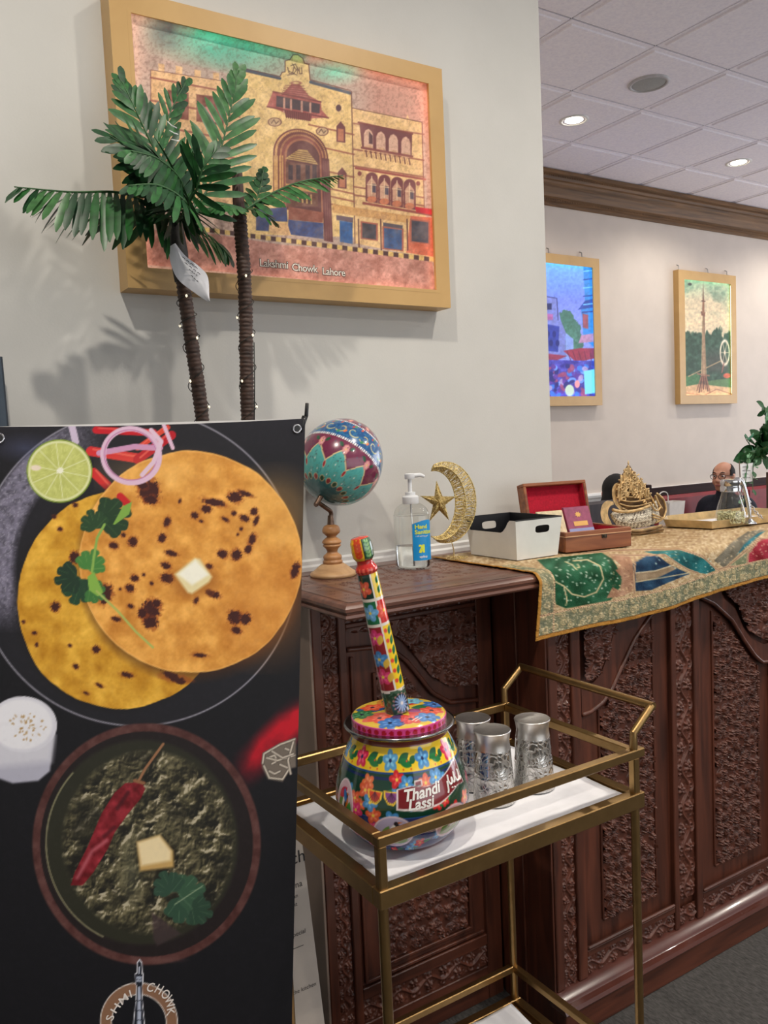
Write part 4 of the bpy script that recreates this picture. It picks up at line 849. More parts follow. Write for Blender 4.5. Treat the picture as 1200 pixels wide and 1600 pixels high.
    p.poly(g((535, 168), (575, 220), (580, 372), (595, 376), (588, 520), (575, 570), (585, 800), (612, 1110), (640, 2000), (410, 2000), (440, 1110), (475, 800), (490, 570), (472, 520), (468, 376), (490, 372), (495, 220)), (222, 222, 230))
    p.poly(g((535, 195), (562, 230), (566, 385), (582, 390), (576, 515), (566, 560), (573, 800), (598, 1110), (624, 2000), (424, 2000), (454, 1110), (486, 800), (498, 560), (480, 515), (480, 390), (504, 385), (508, 230)), (20, 24, 36))
    p.line(g((532, 290), (532, 380)), 1.6, (200, 206, 222)); p.poly(g((490, 420), (572, 420), (570, 500), (492, 500)), (164, 172, 190)); p.line(g((490, 465), (572, 465)), .8, (30, 34, 48))
    p.poly(g((516, 570), (548, 570), (560, 1110), (575, 2000), (480, 2000), (500, 1110)), (176, 184, 204))
    for b_ in (770, 912, 1050, 1200, 1350): p.line(g((470, b_), (590, b_)), 1.2, (20, 24, 36))
    p.tint(np.clip((n2-.5)*2, 0, 1)*.06, (120, 110, 130))
bn = thing('banner_stand', 'tall vinyl food banner with flatbread, greens bowl and round emblem, on a black stand', 'banner', bp(WBN/2, HBN))
nu = 330; nvv = int(nu*HBN/WBN*1.0)
U_, V_ = np.meshgrid(np.linspace(0, WBN, nu), np.linspace(0, HBN, nvv), indexing='ij')
# the sheet sags a little between its corner eyelets
sag = .010*np.sin(PI*U_/WBN)*np.exp(-V_/.06)
Pb = TRb+U_[..., None]*Ub+(V_+sag*.35)[..., None]*Vb
M_vinyl = printed('printed_vinyl', .5, bump=.05, bscale=900, spec=.28)
flat_print('vinyl_sheet', Pb, nu, nvv, paint_banner, M_vinyl, bn, (14, 13, 18))
nf = Nb if Nb[1] < 0 else -Nb
mk('backing', ((lambda A: np.vstack([A-nf*.0004, A-nf*.0012]))(np.array([bp(0, 0), bp(WBN, 0), bp(WBN, HBN), bp(0, HBN)])), [(0, 1, 2, 3), (7, 6, 5, 4), (0, 4, 5, 1), (1, 5, 6, 2), (2, 6, 7, 3), (3, 7, 4, 0)]), plain('vinyl_edge', S(210, 208, 206), .5), bn)
M_chrome = plain('chrome', S(214, 214, 216), .12, 1.0, var=.02)
def place(VF, c, ax, s):                 # local x, y, z -> axes
    V, F = VF; return np.asarray(c)+V[:, 0:1]*ax[0]*s+V[:, 1:2]*ax[1]*s+V[:, 2:3]*ax[2]*s, F
for u, v in ((.014, .016), (WBN-.014, .016), (.014, HBN-.016), (WBN-.014, HBN-.016)):
    c = bp(u, v)+nf*.001; a = np.linspace(0, 2*PI, 20, endpoint=False)
    e = mk('eyelet', tube([c+.0062*(math.cos(k)*Ub+math.sin(k)*Vb) for k in a], .0017, 6, True), M_chrome, bn, True)
    mk('eyelet_hole', place(lathe([(.0048, -.0003), (.0048, .0003)], 18), c, (Ub, Vb, nf), 1.0), M_black, e)
# stand: crossed rods behind the sheet, rear strut, rod tips showing at the corners
hub = bp(WBN/2, HBN*.52)-nf*.07
for u, v in ((-.004, -.006), (WBN+.004, -.006), (-.004, HBN), (WBN+.004, HBN)):
    tip = bp(u, v); mk('rod', tube([hub, .5*hub+.5*(tip-nf*.05), tip-nf*.006, tip+.018*np.array([0, 0, 1.0 if v < .1 else .0])+nf*.001*0], [.006, .0045, .0035, .0030], 8), M_black, bn, True)
for u, v in ((.006, -.001), (WBN-.006, -.001)):
    mk('rod_tip', tube([bp(u, .022)-nf*.003, bp(u+(-.003 if u < .1 else .003), .006)-nf*.004, bp(u+(-.006 if u < .1 else .006), -.004)-nf*.004], [.0035, .0045, .0040], 8), M_black, bn, True)
mk('hub', place(lathe([(.0, -.012), (.020, -.012), (.022, -.008), (.022, .008), (.018, .012), (.0, .012)], 20, cap0=False, cap1=False), hub, (Ub, Vb, nf), 1.0), M_black, bn, 40)
mk('rear_strut', tube([hub, (hub[0]-.02, hub[1]+.16, .012)], .005, 8), M_black, bn, True)
# emblem letters set round the ring
M_bl = plain('emblem_letters', S(226, 218, 212), .5)
def sheet_to_banner(x, y):
    d = CM.T @ np.array([(x-600)/FPX, (y-800)/FPX, 1.0]); return CPOS+d*(((TRb-CPOS) @ Nb)/(d @ Nb))
cc = sheet_to_banner(217, 1597); upb = -Vb; rtb = -Ub; Rr = np.linalg.norm(sheet_to_banner(217, 1597-51.5)-cc)
lets = []
for ch, ang in list(zip('LAKSHMI', (-117, -99, -81, -64, -48, -30.5, -17.5)))+list(zip('CHOWK', (19, 37, 55, 73, 91))):
    V, F = text_vf(ch, 1.0, .008); V = V-[(V[:, 0].min()+V[:, 0].max())/2, (V[:, 1].min()+V[:, 1].max())/2, 0]
    a = math.radians(ang); r_ = math.cos(a)*rtb-math.sin(a)*upb; u_ = math.sin(a)*rtb+math.cos(a)*upb
    lets.append((cc+Rr*u_+V[:, 0:1]*r_*.0155+V[:, 1:2]*u_*.0155+nf*.0005, F))
mk('emblem_lettering', cat_(lets), M_bl, bn)

# white menu board standing behind the banner, beside the cabinet
M_menu = plain('menu_board', S(190, 180, 170), .7, var=.03)
mb = thing('menu_board', 'white printed menu board standing behind the food banner, beside the carved cabinet', 'sign', (.50, 1.42, 0))
mk('board', (np.array([(.30, 1.335, .0), (.676, 1.335, .0), (.656, 1.405, .70), (.30, 1.405, .70), (.30, 1.341, .0), (.676, 1.341, .0), (.656, 1.411, .70), (.30, 1.411, .70)]), [(0, 1, 2, 3), (7, 6, 5, 4), (0, 4, 5, 1), (1, 5, 6, 2), (2, 6, 7, 3), (3, 7, 4, 0)]), M_menu, mb)  # slanted right edge shaped to a border between light and shade
def on_menu(x, z): return np.array([x, 1.335+.1*z-.0006, z])
ms = [lettering]
for body, x, z, s in (('Lunch', .622, .605, .034), ('Lahori channa', .602, .555, .017), ('with garlic naan', .604, .535, .011), ('aloo gosht', .612, .52, .011), ('chef special', .620, .465, .012), ('served with the kitchen', .606, .36, .011), ('Lakshmi', .632, .255, .030), ('Chowk', .640, .228, .022)):
    V, F = text_vf(body, s, .0, 1.0, 'CENTER'); V = V+[x, 0, 0]; V = V[:, [0, 2, 1]]; V[:, 2] += z; V[:, 1] = 1.335+.1*V[:, 2]-.0006
    V[:, 0] -= max(0, V[:, 0].max()-.660)
    mk('lettering', (V, F), M_ink, mb)
for z in (.635, .44):
    mk('rule', bar(on_menu(.61, z), on_menu(.64, z), .0007, .0007, 0), M_ink, mb)
# dark blue board at the left edge of the view
lb = thing('display_board', 'dark blue-grey board leaning beside the wall at the far left edge', 'board', (.03, 1.70, 0))
a_, b_ = at(1, 557, 1.74), at(11, 665, 1.735); dirn = (b_-a_)/(a_[2]-b_[2])
tp = a_; bt = a_+dirn*(a_[2]-.0)
mk('panel', (lambda e: (np.array([tp, tp-[.5, 0, 0], bt-[.5, 0, 0], bt, tp+e, tp-[.5, 0, 0]+e, bt-[.5, 0, 0]+e, bt+e]), [(0, 1, 2, 3), (7, 6, 5, 4), (0, 4, 5, 1), (1, 5, 6, 2), (2, 6, 7, 3), (3, 7, 4, 0)]))(np.array([0, .012, 0])), plain('blue_grey_board', S(64, 78, 92), .6), lb)
mk('edge_strip', tube([tp+[0.0, .006, 0], bt+[0.0, .006, 0]], .004, 8), plain('board_edge', S(48, 56, 66), .5), lb, True)
mk('back_leg', bar(tp+[-.25, .014, -.1], (tp[0]-.25, tp[1]+.018, .0), .02), M_black, lb)

# ------------------------------------------------------------------ artificial palms behind the banner
def leaf_mesh(name, mat):
    n = 7; t = np.linspace(0, 1, n); w = .080*np.minimum(1, .40+1.9*t)*np.sqrt(np.clip(1-np.clip((t-.66)/.345, 0, 1)**2, 0, 1)); V = []
    for k in range(n):
        z = -.10*t[k]**2
        V += [(t[k], -w[k], z+.022*math.sin(PI*t[k])), (t[k], 0, z), (t[k], w[k], z+.022*math.sin(PI*t[k]))]
    F = [(k*3+j, k*3+3+j, k*3+4+j, k*3+1+j) for k in range(n-1) for j in (0, 1)]
    return mesh_data(name, np.array(V), F, mat, True)
M_lf = [plain('palm_leaf', S(40, 92, 44), .40, var=.22, scale=4), plain('palm_leaf_dark', S(26, 66, 36), .42, var=.2, scale=4), plain('palm_leaf_light', S(62, 108, 60), .38, var=.2, scale=4)]
leaf_mes = [leaf_mesh('leaflet', m) for m in M_lf]
M_rach = plain('palm_rib', S(52, 92, 50), .45); M_trunk = wood('palm_trunk', S(44, 30, 24), S(84, 60, 48), (40, 40, 90), .6, .4); M_wire = plain('dark_wire', S(26, 30, 26), .5)
M_bulb = glow('fairy_bulb', (1, .86, .62), 1.2)
def frond(palm, pts, n, L, nrm, k=0, spread=62, droop=.25, sk=1.0, w=1.0, sides=(1, -1), tipl=.55, mats=(0, 0, 1)):
    """pts: world points of the rib; nrm: the face of the frond"""
    C = smooth_prof(np.array(pts), 8); m = len(C)
    rib = mk('frond', tube(C, np.linspace(.0032, .0010, m), 6), M_rach, palm, True)
    org = np.array(palm.location); nrm = np.asarray(nrm, float); nrm /= np.linalg.norm(nrm)
    arc = np.r_[0, np.cumsum(np.linalg.norm(np.diff(C, axis=0), axis=1))]; arc /= arc[-1]
    for i in range(n):
        for s in sides:
            f = .10+.90*(i+.5*(s < 0)*.8)/n; f = min(f, .995); P = np.array([np.interp(f, arc, C[:, j]) for j in range(3)]); P2 = np.array([np.interp(min(f+.03, 1), arc, C[:, j]) for j in range(3)]); P1 = np.array([np.interp(f-.03, arc, C[:, j]) for j in range(3)])
            T = P2-P1; T /= np.linalg.norm(T); sd = np.cross(nrm, T); sd /= np.linalg.norm(sd); nn = np.cross(T, sd)
            a = math.radians((spread-(spread-16)*f**1.5)+rng.uniform(-4, 4)); d = math.cos(a)*T+s*math.sin(a)*sd+np.array([0, 0, -droop])*(.6+.6*rng.rand())+nn*rng.uniform(-.12, .12); d /= np.linalg.norm(d)
            ln = L*(.55+.45*math.sin(PI*min(1, .18+f*.9)))*(1-(1-tipl)*max(0, f-.6)/.4)*rng.uniform(.9, 1.08)
            y = np.cross(nn, d); y /= np.linalg.norm(y)+1e-9; z = np.cross(d, y)
            o = bpy.data.objects.new('leaflet', leaf_mes[mats[rng.randint(len(mats))]]); COL.objects.link(o); o.parent = rib
            ws = .105*w/ .105*L/ln if False else w*.088/ln
            Mx = Matrix(((d[0]*ln, y[0]*ln*ws, z[0]*ln*.8, P[0]-org[0]), (d[1]*ln, y[1]*ln*ws, z[1]*ln*.8, P[1]-org[1]), (d[2]*ln, y[2]*ln*ws, z[2]*ln*.8, P[2]-org[2]), (0, 0, 0, 1)))
            o.matrix_local = Mx
    return rib
def trunk(palm, pts, r0, r1, ribs0, ribs1, name='trunk'):
    C = smooth_prof(np.array(pts), 60); n = len(C); seg = np.r_[0, np.cumsum(np.linalg.norm(np.diff(C, axis=0), axis=1))]
    tt = np.arange(0, seg[-1], .0021); P = np.stack([np.interp(tt, seg, C[:, j]) for j in range(3)], -1)
    r = np.interp(tt, [0, seg[-1]], [r0, r1])*(1+.055*np.sign(np.sin(2*PI*tt/.0084))+.03*(vnoise(tt*30, tt*0+.5, 5)-.5)); return mk(name, tube(P, r, 12), M_trunk, palm, True)
def base_plate(palm, x, y):
    mk('base_plate', lathe([(.070, 0), (.070, .010), (.062, .016), (.02, .020), (.0155, .05)], 28, (x, y, 0)), M_black, palm, 35)
Y1 = 1.60
l0, l1, l2 = at(321, 700, Y1), at(300, 540, Y1), at(275, 352, Y1)
pl = thing('potted_palm', 'artificial palm with a large green crown and a leaning ribbed trunk', 'palm', (l0[0]+.03, Y1, 0))
base_plate(pl, l0[0]+.03, Y1)
trunk(pl, [(l0[0]+.03, Y1, .02), (l0[0]+.02, Y1, .8), l0, l1, at(287, 450, Y1), l2], .0152, .0135, 0, 1)
mk('crown_sleeve', tube([at(285, 440, Y1), at(279, 395, Y1), at(274, 345, Y1)], [.0150, .0185, .013], 12), plain('crown_sleeve', S(30, 28, 26), .6, bump=.5, bscale=60), pl, True)
c0 = at(275, 350, Y1)
def A(x, y, dy=0.0): return at(x, y, Y1+dy)
frond(pl, [c0, A(200, 304, -.03), A(110, 300, -.05), A(22, 292, -.04)], 22, .125, (0, -.5, 1), 0, 78, .95, mats=(0, 0, 2, 1), w=1.05)
frond(pl, [c0, A(252, 262, -.03), A(218, 185, -.03), A(188, 122, -.02)], 16, .090, (.1, -1, .1), 0, 64, .05, w=.98, tipl=.6)
frond(pl, [c0, A(240, 280, -.07), A(205, 236, -.10), A(172, 212, -.11)], 14, .105, (.3, -1, .5), 0, 62, .35, mats=(1, 0, 1), w=.95, tipl=.7)
frond(pl, [c0, A(268, 270, .03), A(262, 190, .04), A(292, 126, .05)], 14, .076, (.5, -1, .2), 0, 64, .0, w=.9)
frond(pl, [c0, A(322, 300, -.01), A(350, 215, -.01), A(373, 110, .0)], 16, .100, (-.1, -1, .1), 0, 60, -.06, mats=(0, 0, 2), w=.98, tipl=.62)
frond(pl, [c0, A(285, 290, -.10), A(250, 250, -.15), A(205, 236, -.18)], 22, .110, (.3, -1, .6), 0, 58, .55, mats=(1, 1, 0), w=.9)
frond(pl, [c0, A(305, 300, -.09), A(318, 262, -.12), A(340, 232, -.13)], 14, .090, (-.2, -1, .5), 0, 62, .45, mats=(1, 0, 1), w=.9)
frond(pl, [c0, A(300, 355, .02), A(335, 375, .04), A(362, 405, .05)], 10, .070, (0, -.8, .6), 0, 62, .5, mats=(0, 1), w=1.0)
frond(pl, [c0, A(290, 318, -.14), A(250, 290, -.19), A(200, 290, -.22)], 18, .095, (.2, -.6, .9), 0, 58, .55, mats=(1, 1, 0), w=.9)
mk('cable_tie', cat_([tube([A(262+k*3, 190+k*14, -.04), A(268+k*4, 196+k*12, -.05), A(276+k*2, 200+k*10, -.045)], .0012, 5) for k in range(3)]), M_white, pl)
def fairy(palm, pts, n, seed):
    rs = np.random.RandomState(seed); P = np.array(pts); tt = np.linspace(0, 1, 90); C = np.stack([np.interp(tt, np.linspace(0, 1, len(P)), P[:, j]) for j in range(3)], -1)
    a = tt*2*PI*5; C = C+.0178*np.stack([np.cos(a), np.sin(a), 0*a], -1)
    w = mk('light_string', tube(C, .0009, 5), M_wire, palm, True)
    for k in range(n):
        i = int((k+.5)*90/n); mk('bulb', lathe([(.0006, -.003), (.0022, -.001), (.0022, .001), (.0004, .003)], 8, C[i]), M_bulb, w, True)
fairy(pl, [A(320, 690), A(300, 540), A(288, 455)], 8, 1)
# second palm: bare trunk top and one long frond
r0_, r1_, r2_ = at(389, 700, Y1+.02), at(383, 460, Y1+.02), at(374, 335, Y1+.02)
pr = thing('potted_palm', 'artificial palm with a bare cut trunk top and one long frond', 'palm', (r0_[0], Y1+.02, 0))
base_plate(pr, r0_[0], Y1+.02)
trunk(pr, [(r0_[0], Y1+.02, .02), (r0_[0], Y1+.02, .8), r0_, r1_, r2_], .0155, .0140, 0, 1)
mk('cut_stem', tube([at(374, 340, Y1+.02), at(372, 300, Y1+.02), at(370, 264, Y1+.02)], [.0125, .0118, .0108], 14), plain('cut_stem', S(82, 60, 54), .6, bump=.5, bscale=50, stretch=(8, 8, 1)), pr, True)
def B(x, y, dy=0.0): return at(x, y, Y1+.02+dy)
b0 = B(380, 330, -.015)
frond(pr, [b0, B(420, 305, -.03), B(470, 284, -.04), B(536, 274, -.03)], 17, .056, (-.2, -.45, 1), 0, 62, .45, mats=(0, 2, 2), w=.95)
frond(pr, [b0, B(365, 322, -.03), B(345, 320, -.04), B(318, 328, -.04)], 10, .040, (.1, -.5, 1), 0, 60, .3, mats=(0, 2))
frond(pr, [b0, B(395, 322, .0), B(405, 300, .02), B(412, 262, .03)], 8, .040, (-.2, -.9, .3), 0, 56, .0, mats=(1, 0))
frond(pr, [b0, B(392, 326, -.03), B(410, 332, -.05), B(436, 352, -.05)], 7, .040, (0, -.4, 1), 0, 50, .2, mats=(0, 1))
fairy(pr, [B(389, 690), B(386, 540), B(381, 420)], 8, 2)
mk('wire', tube([B(397, 690, -.018), B(398, 600, -.018), B(397, 535, -.018)], .0012, 5), M_wire, pr, True)
# paper note tied to the leaning trunk
tl, tr_, br_, bl_ = A(265, 385, -.025), A(280, 383, -.022), A(326, 472, -.055), A(272, 428, -.035)
edgeL = smooth_prof(np.array([tl, A(266, 408, -.03), A(278, 436, -.04), A(305, 458, -.05), br_]), 6); edgeR = smooth_prof(np.array([A(274, 380, -.022), A(290, 400, -.03), A(312, 417, -.045), A(325, 434, -.05), A(327, 470, -.056)]), 6)
n = min(len(edgeL), len(edgeR)); V = []
for k in range(n):
    for s in np.linspace(0, 1, 6): V.append(edgeL[k]*(1-s)+edgeR[k]*s+np.array([0, -.006*math.sin(PI*s), 0]))
V = np.array(V); nq = quads(n, 6); V2 = np.vstack([V, V+[0, .0008, 0]])
nt_ = thing('paper_note', 'white paper note hanging on the leaning palm trunk', 'note', tuple(br_))
mk('sheet', (V2, np.vstack([nq, nq[:, ::-1]+len(V)])), M_paper, nt_, True)
wl = []
for k, (xa, ya, xb, yb) in enumerate(((284, 401, 310, 421), (288, 410, 314, 430), (295, 421, 309, 432), (298, 430, 315, 446))):
    for j in range(4):
        f0, f1 = j/4+.02, j/4+.20; wl.append(tube([A(xa+(xb-xa)*f0, ya+(yb-ya)*f0, -.053), A(xa+(xb-xa)*(f0+f1)/2, ya+(yb-ya)*(f0+f1)/2-1.0, -.0535), A(xa+(xb-xa)*f1, ya+(yb-ya)*f1, -.0535)], .0006, 4))
mk('handwriting', cat_(wl), M_ink, nt_)

# ------------------------------------------------------------------ things on the cart
# painted lassi pot
PX, PY, PZ = .690, 1.083, ZT-.0018
TH0 = math.atan2(-PY, -PX)
M_enamel = printed('painted_enamel', .16, coat=.8)
pot = thing('lassi_pot', 'round painted pot with flowers and a red Thandi Lassi sign, on the cart', 'pot', (PX, PY, PZ))
prof = smooth_prof([(.050, 0), (.072, .006), (.090, .024), (.102, .044), (.1065, .064), (.104, .092), (.096, .120), (.086, .146), (.0765, .166), (.0755, .178)], 20)
nth = 560; nz = len(prof)
th = TH0+np.linspace(-PI, PI, nth, endpoint=False)
VP = np.stack([PX+prof[None, :, 0]*np.cos(th)[:, None], PY+prof[None, :, 0]*np.sin(th)[:, None], PZ+np.repeat(prof[None, :, 1], nth, 0)], -1).reshape(-1, 3)
aa = np.repeat(((th-TH0)*106)[:, None], nz, 1); zz = np.repeat(prof[None, :, 1]*1000, nth, 0)
RED, ORG, PNK, BLU, YEL, GRN, WHT = (206, 40, 44), (228, 96, 60), (222, 60, 110), (70, 140, 200), (244, 206, 40), (24, 98, 56), (240, 236, 230)
def paint_pot(p):
    # y runs upward in millimetres here
    p.tint((p.y > 72) & (p.y < 134), (20, 62, 46)); p.tint(p.y <= 72, (46, 50, 110)); p.tint(np.clip((fbm(p.x, p.y, .1, 3, 7)-.5)*2, 0, 1)*(p.y < 72), (30, 100, 120))
    p.tint((p.y > 134) & (p.y < 168), YEL); p.tint(p.y >= 168, (120, 50, 36)); p.tint(np.abs(p.y-134) < 1.3, (30, 70, 130)); p.tint(np.abs(p.y-72) < 1.2, (40, 90, 160)); p.tint(np.abs(p.y-127) < 2.0, (20, 40, 90)); p.tint(p.y < 4, (150, 30, 40))
    rs = np.random.RandomState(5)
    for k in range(11):                                                              # neck flowers
        x = -330+k*62; c = [BLU, (214, 44, 84), (90, 160, 210)][k % 3]; p.leaf(x+14, 148, x+36, 160, 6, GRN); p.leaf(x+16, 152, x+40, 143, 6, (30, 120, 60)); p.leaf(x-14, 156, x-26, 146, 5, GRN); p.flower(x, 151, 15, c, tuple(min(255, v+70) for v in c), 5, .4, (30, 40, 90))
        for m in range(3): p.ell(x+24+m*7, 139+(m*11) % 22, 1.5, 1.5, (226, 90, 40))
    for k in range(46):                                                              # scattered flowers and leaves over the belly
        x = -330+rs.rand()*660; y = 68+rs.rand()*52; c = [ORG, PNK, BLU, RED, (90, 170, 220), (240, 120, 70)][rs.randint(6)]
        a = rs.rand()*6; p.leaf(x, y, x+15*math.cos(a), y+10*math.sin(a), 4.5, (36, 140, 76)); p.leaf(x, y, x-14*math.cos(a), y-9*math.sin(a), 4, (24, 110, 64)); p.flower(x, y, 8+rs.rand()*4, c, tuple(min(255, v+60) for v in c), 5, a)
    for k in range(60):
        x = -330+rs.rand()*660; y = 8+rs.rand()*50; c = [PNK, BLU, RED, (120, 180, 220)][rs.randint(4)]; p.flower(x, y, 7+rs.rand()*4, c, tuple(min(255, v+70) for v in c), 5, rs.rand()*6); p.leaf(x+6, y, x+18, y+4, 3.5, (40, 130, 80))
    for x, y, c in ((-62, 108, ORG), (-46, 74, ORG), (-18, 70, BLU), (-52, 92, BLU), (-78, 76, PNK), (88, 68, RED), (120, 74, ORG), (-8, 126, RED), (40, 118, ORG), (60, 122, BLU), (8, 119, BLU)): p.flower(x, y, 13, c, tuple(min(255, v+60) for v in c), 5, x*.1)
    # slices of melon
    for x, c, c2 in ((-44, (226, 70, 40), (250, 200, 60)), (-17, (140, 70, 140), (240, 200, 80))):
        p.poly([(x-13, 111), (x+13, 109), (x+11, 98), (x+3, 90), (x-6, 92), (x-12, 101)], (250, 206, 60)); p.poly([(x-10, 109), (x+10, 107.5), (x+8, 99), (x+2, 94), (x-5, 95.5), (x-9, 102)], c)
        for m in range(7): p.line([(x, 108), (x-9+3*m, 97-4*math.sin(m*.5))], 1.0, (60, 20, 50), al=.7)
    # round bird panels
    for cx, cy, rx, ry, c in ((-16, 48, 29, 25, (190, 180, 210)), (84, 50, 31, 24, (212, 170, 176)), (-108, 76, 22, 36, (214, 180, 190)), (168, 56, 26, 28, (200, 190, 210)), (-190, 44, 26, 24, (206, 180, 180)), (-270, 50, 26, 26, (190, 190, 206))):
        p.ell(cx, cy, rx+2.5, ry+2.5, (236, 214, 222)); p.ell(cx, cy, rx, ry, c)
        p.leaf(cx-rx*.7, cy-ry*.6, cx-rx*.2, cy+ry*.5, 6, (110, 150, 70)); p.leaf(cx+rx*.2, cy-ry*.8, cx+rx*.75, cy-ry*.2, 6, (60, 120, 60)); p.ell(cx, cy-ry*.55, rx*.75, ry*.28, (120, 150, 70), al=.8)
        p.ell(cx+2, cy+4, rx*.26, ry*.5, WHT, -.4); p.ell(cx+6, cy+7, rx*.14, ry*.34, (30, 26, 34), -.3); p.ell(cx+8, cy+1, rx*.13, ry*.30, (206, 110, 40), -.2); p.ell(cx+5, cy+16, 3.4, 3.4, (40, 34, 40)); p.poly([(cx+8, cy+16), (cx+15, cy+18), (cx+8, cy+19)], (220, 110, 50))
    p.leaf(-122, 84, -102, 102, 7, (200, 40, 70)); p.ell(-105, 90, 4, 10, (60, 120, 190), .3); p.leaf(-98, 54, -92, 84, 6, (70, 150, 70))
    # ribbon sign
    sg = [(-10, 84), (-9, 113), (14, 117), (40, 113), (62, 116), (84, 124), (108, 133), (124, 136), (122, 108), (126, 96), (104, 99), (84, 92), (60, 84), (30, 80)]
    p.poly(sg, (236, 224, 224)); c = np.array(sg).mean(0); p.poly([(c[0]+(x-c[0])*.962, c[1]+(y-c[1])*.89) for x, y in sg], (122, 22, 30))
    p.poly([(20, 117), (21, 123), (34, 124), (34, 115)], (236, 224, 224)); p.poly([(22, 117), (22.5, 121), (32, 122), (32, 116)], (122, 22, 30))
p = Paint(aa, zz, (20, 62, 46)); paint_pot(p)
mk('body', (VP, quads(nth, nz, True)), M_enamel, pot, True, p.c)
mk('underside', lathe([(.0502, .0003), (.02, .0003), (.001, .0003)], 40, (PX, PY, PZ), False, True), plain('pot_underside', S(120, 30, 36), .3), pot)
pr_z = prof[:, 1]; pr_r = prof[:, 0]
def on_pot(a, z, off): r = np.interp(z/1000, pr_z, pr_r)+off; t_ = TH0+a/106; return np.stack([PX+r*np.cos(t_), PY+r*np.sin(t_), PZ+z/1000], -1)
M_wl = plain('white_brush_lettering', S(244, 240, 236), .25)
for body, a0, z0, sz, sl in (('Thandi', 33, 106.0, 22.5, .09), ('Lassi', 29, 91.0, 21.5, .05)):
    V, F = text_vf(body, sz, .62, 1.0); V[:, 0] += .18*V[:, 1]; mk('lettering', (on_pot(a0+V[:, 0], z0+V[:, 1]+sl*V[:, 0], .0007), F), M_wl, pot)
ur = []
for pts, w in ((((84, 120), (83, 112), (86, 106), (90, 107), (92, 114), (94, 107), (98, 108), (100, 120), (101, 112)), 1.5), (((101, 112), (104, 106), (110, 106), (113, 112), (113, 120)), 1.6), (((80, 112), (79, 100), (77, 96)), 1.5), (((88, 101), (89, 100)), 1.5), (((94, 100), (95, 99)), 1.5), (((113, 104), (118, 108)), 1.3)):
    P = smooth_prof(np.array(pts, float), 4); ur.append(tube(on_pot(P[:, 0], P[:, 1], .0008), w/1000, 5))
mk('urdu_lettering', cat_(ur), M_wl, pot)
# lid with a steel flange
lz = PZ+.180
lid = mk('lid', (np.zeros((0, 3)), []) if False else lathe([(.074, .000), (.086, .001), (.0885, .004), (.0875, .0065), (.084, .006), (.0755, .0065)], 64, (PX, PY, lz-.001), False, False), plain('steel_flange', S(150, 150, 150), .18, 1.0), pot, True)
rl = np.r_[np.linspace(.0755, .0755, 10), np.linspace(.0755, .0722, 6)[1:], np.linspace(.0722, .001, 60)[1:]]; zlid = np.r_[np.linspace(.004, .0155, 10), np.linspace(.0155, .0185, 6)[1:], .0185+.004*np.sin(np.linspace(0, PI/2, 60)[1:])]
n2 = 300; t2 = TH0+np.linspace(-PI, PI, n2, endpoint=False)
VL = np.stack([PX+rl[None]*np.cos(t2)[:, None], PY+rl[None]*np.sin(t2)[:, None], lz+np.repeat(zlid[None], n2, 0)], -1).reshape(-1, 3)
# paint the top in the plane of the lid, the rim round the edge
ux = (VL[:, 0]-PX)*math.cos(TH0+PI/2)+(VL[:, 1]-PY)*math.sin(TH0+PI/2); uy = -((VL[:, 0]-PX)*math.cos(TH0)+(VL[:, 1]-PY)*math.sin(TH0))
p = Paint(ux*1000, uy*1000, (226, 190, 70)); rs = np.random.RandomState(8)
for k in range(7):
    a = k*.9+.2; p.leaf(20*math.cos(a), 20*math.sin(a), 72*math.cos(a), 72*math.sin(a), 16, [(40, 110, 70), (206, 60, 50), (220, 140, 60), (50, 90, 150), (226, 110, 90), (90, 60, 110), (210, 60, 60)][k])
for x, y, c in ((-42, 20, (232, 92, 60)), (22, 46, (120, 190, 220)), (52, -6, (222, 80, 60)), (-30, -34, (230, 90, 70)), (18, -44, (220, 70, 60)), (-58, -10, (60, 130, 80)), (44, -36, (70, 130, 200)), (-14, -56, (70, 120, 190)), (-8, 56, (60, 130, 100)), (58, 28, (60, 110, 180))): p.flower(x, y, 19, c, tuple(min(255, v+50) for v in c), 6, x, (40, 40, 70))
p.ell(24, -8, 11, 8, (150, 60, 120)); p.line([(20, -50), (30, -36)], 2, WHT); p.line([(25, -52), (35, -38)], 2, WHT)
i = np.where(np.repeat(zlid[None], n2, 0).reshape(-1) < .0165)[0]; p.c[i] = np.array((214, 70, 140))/255
ra = np.repeat(((t2-TH0)*75)[:, None], len(rl), 1).reshape(-1)[i]; rz_ = np.repeat(zlid[None]*1000, n2, 0).reshape(-1)[i]; d = np.hypot(((ra+6) % 12)-6, (rz_-9.5)); p.c[i] = np.where((d < 4.0)[:, None], np.array((170, 16, 40))/255, p.c[i])
mk('lid_top', (VL, quads(n2, len(rl), True)), M_enamel, lid, True, p.c)
# churning stick
s0, s1 = np.array([.684, 1.077, lz+.024]), np.array([.634, 1.085, 1.245]); ax = s1-s0; SL = np.linalg.norm(ax); ax /= SL
sd = np.cross(ax, [0, 0, 1.0]); vw = -s0+CPOS; vw -= ax*(vw @ ax); vw /= np.linalg.norm(vw); sdd = np.cross(ax, vw)
sp = np.array([(.0195, 0), (.0195, .03), (.0185, .10), (.0172, .17), (.0165, .205), (.0160, .232), (.0155, .238), (.0175, .241), (.0172, .246), (.0125, .254), (.0125, .258), (.0165, .264), (.0172, .275), (.0165, .288), (.0135, .296), (.001, .2975)])
tt = np.r_[np.linspace(0, .236, 150), np.linspace(.2365, .2975, 60)]; rr = np.interp(tt, sp[:, 1], sp[:, 0]); rr[-1] = .0006; n3 = 120; t3 = np.linspace(-PI, PI, n3, endpoint=False); sc3 = SL/.2975
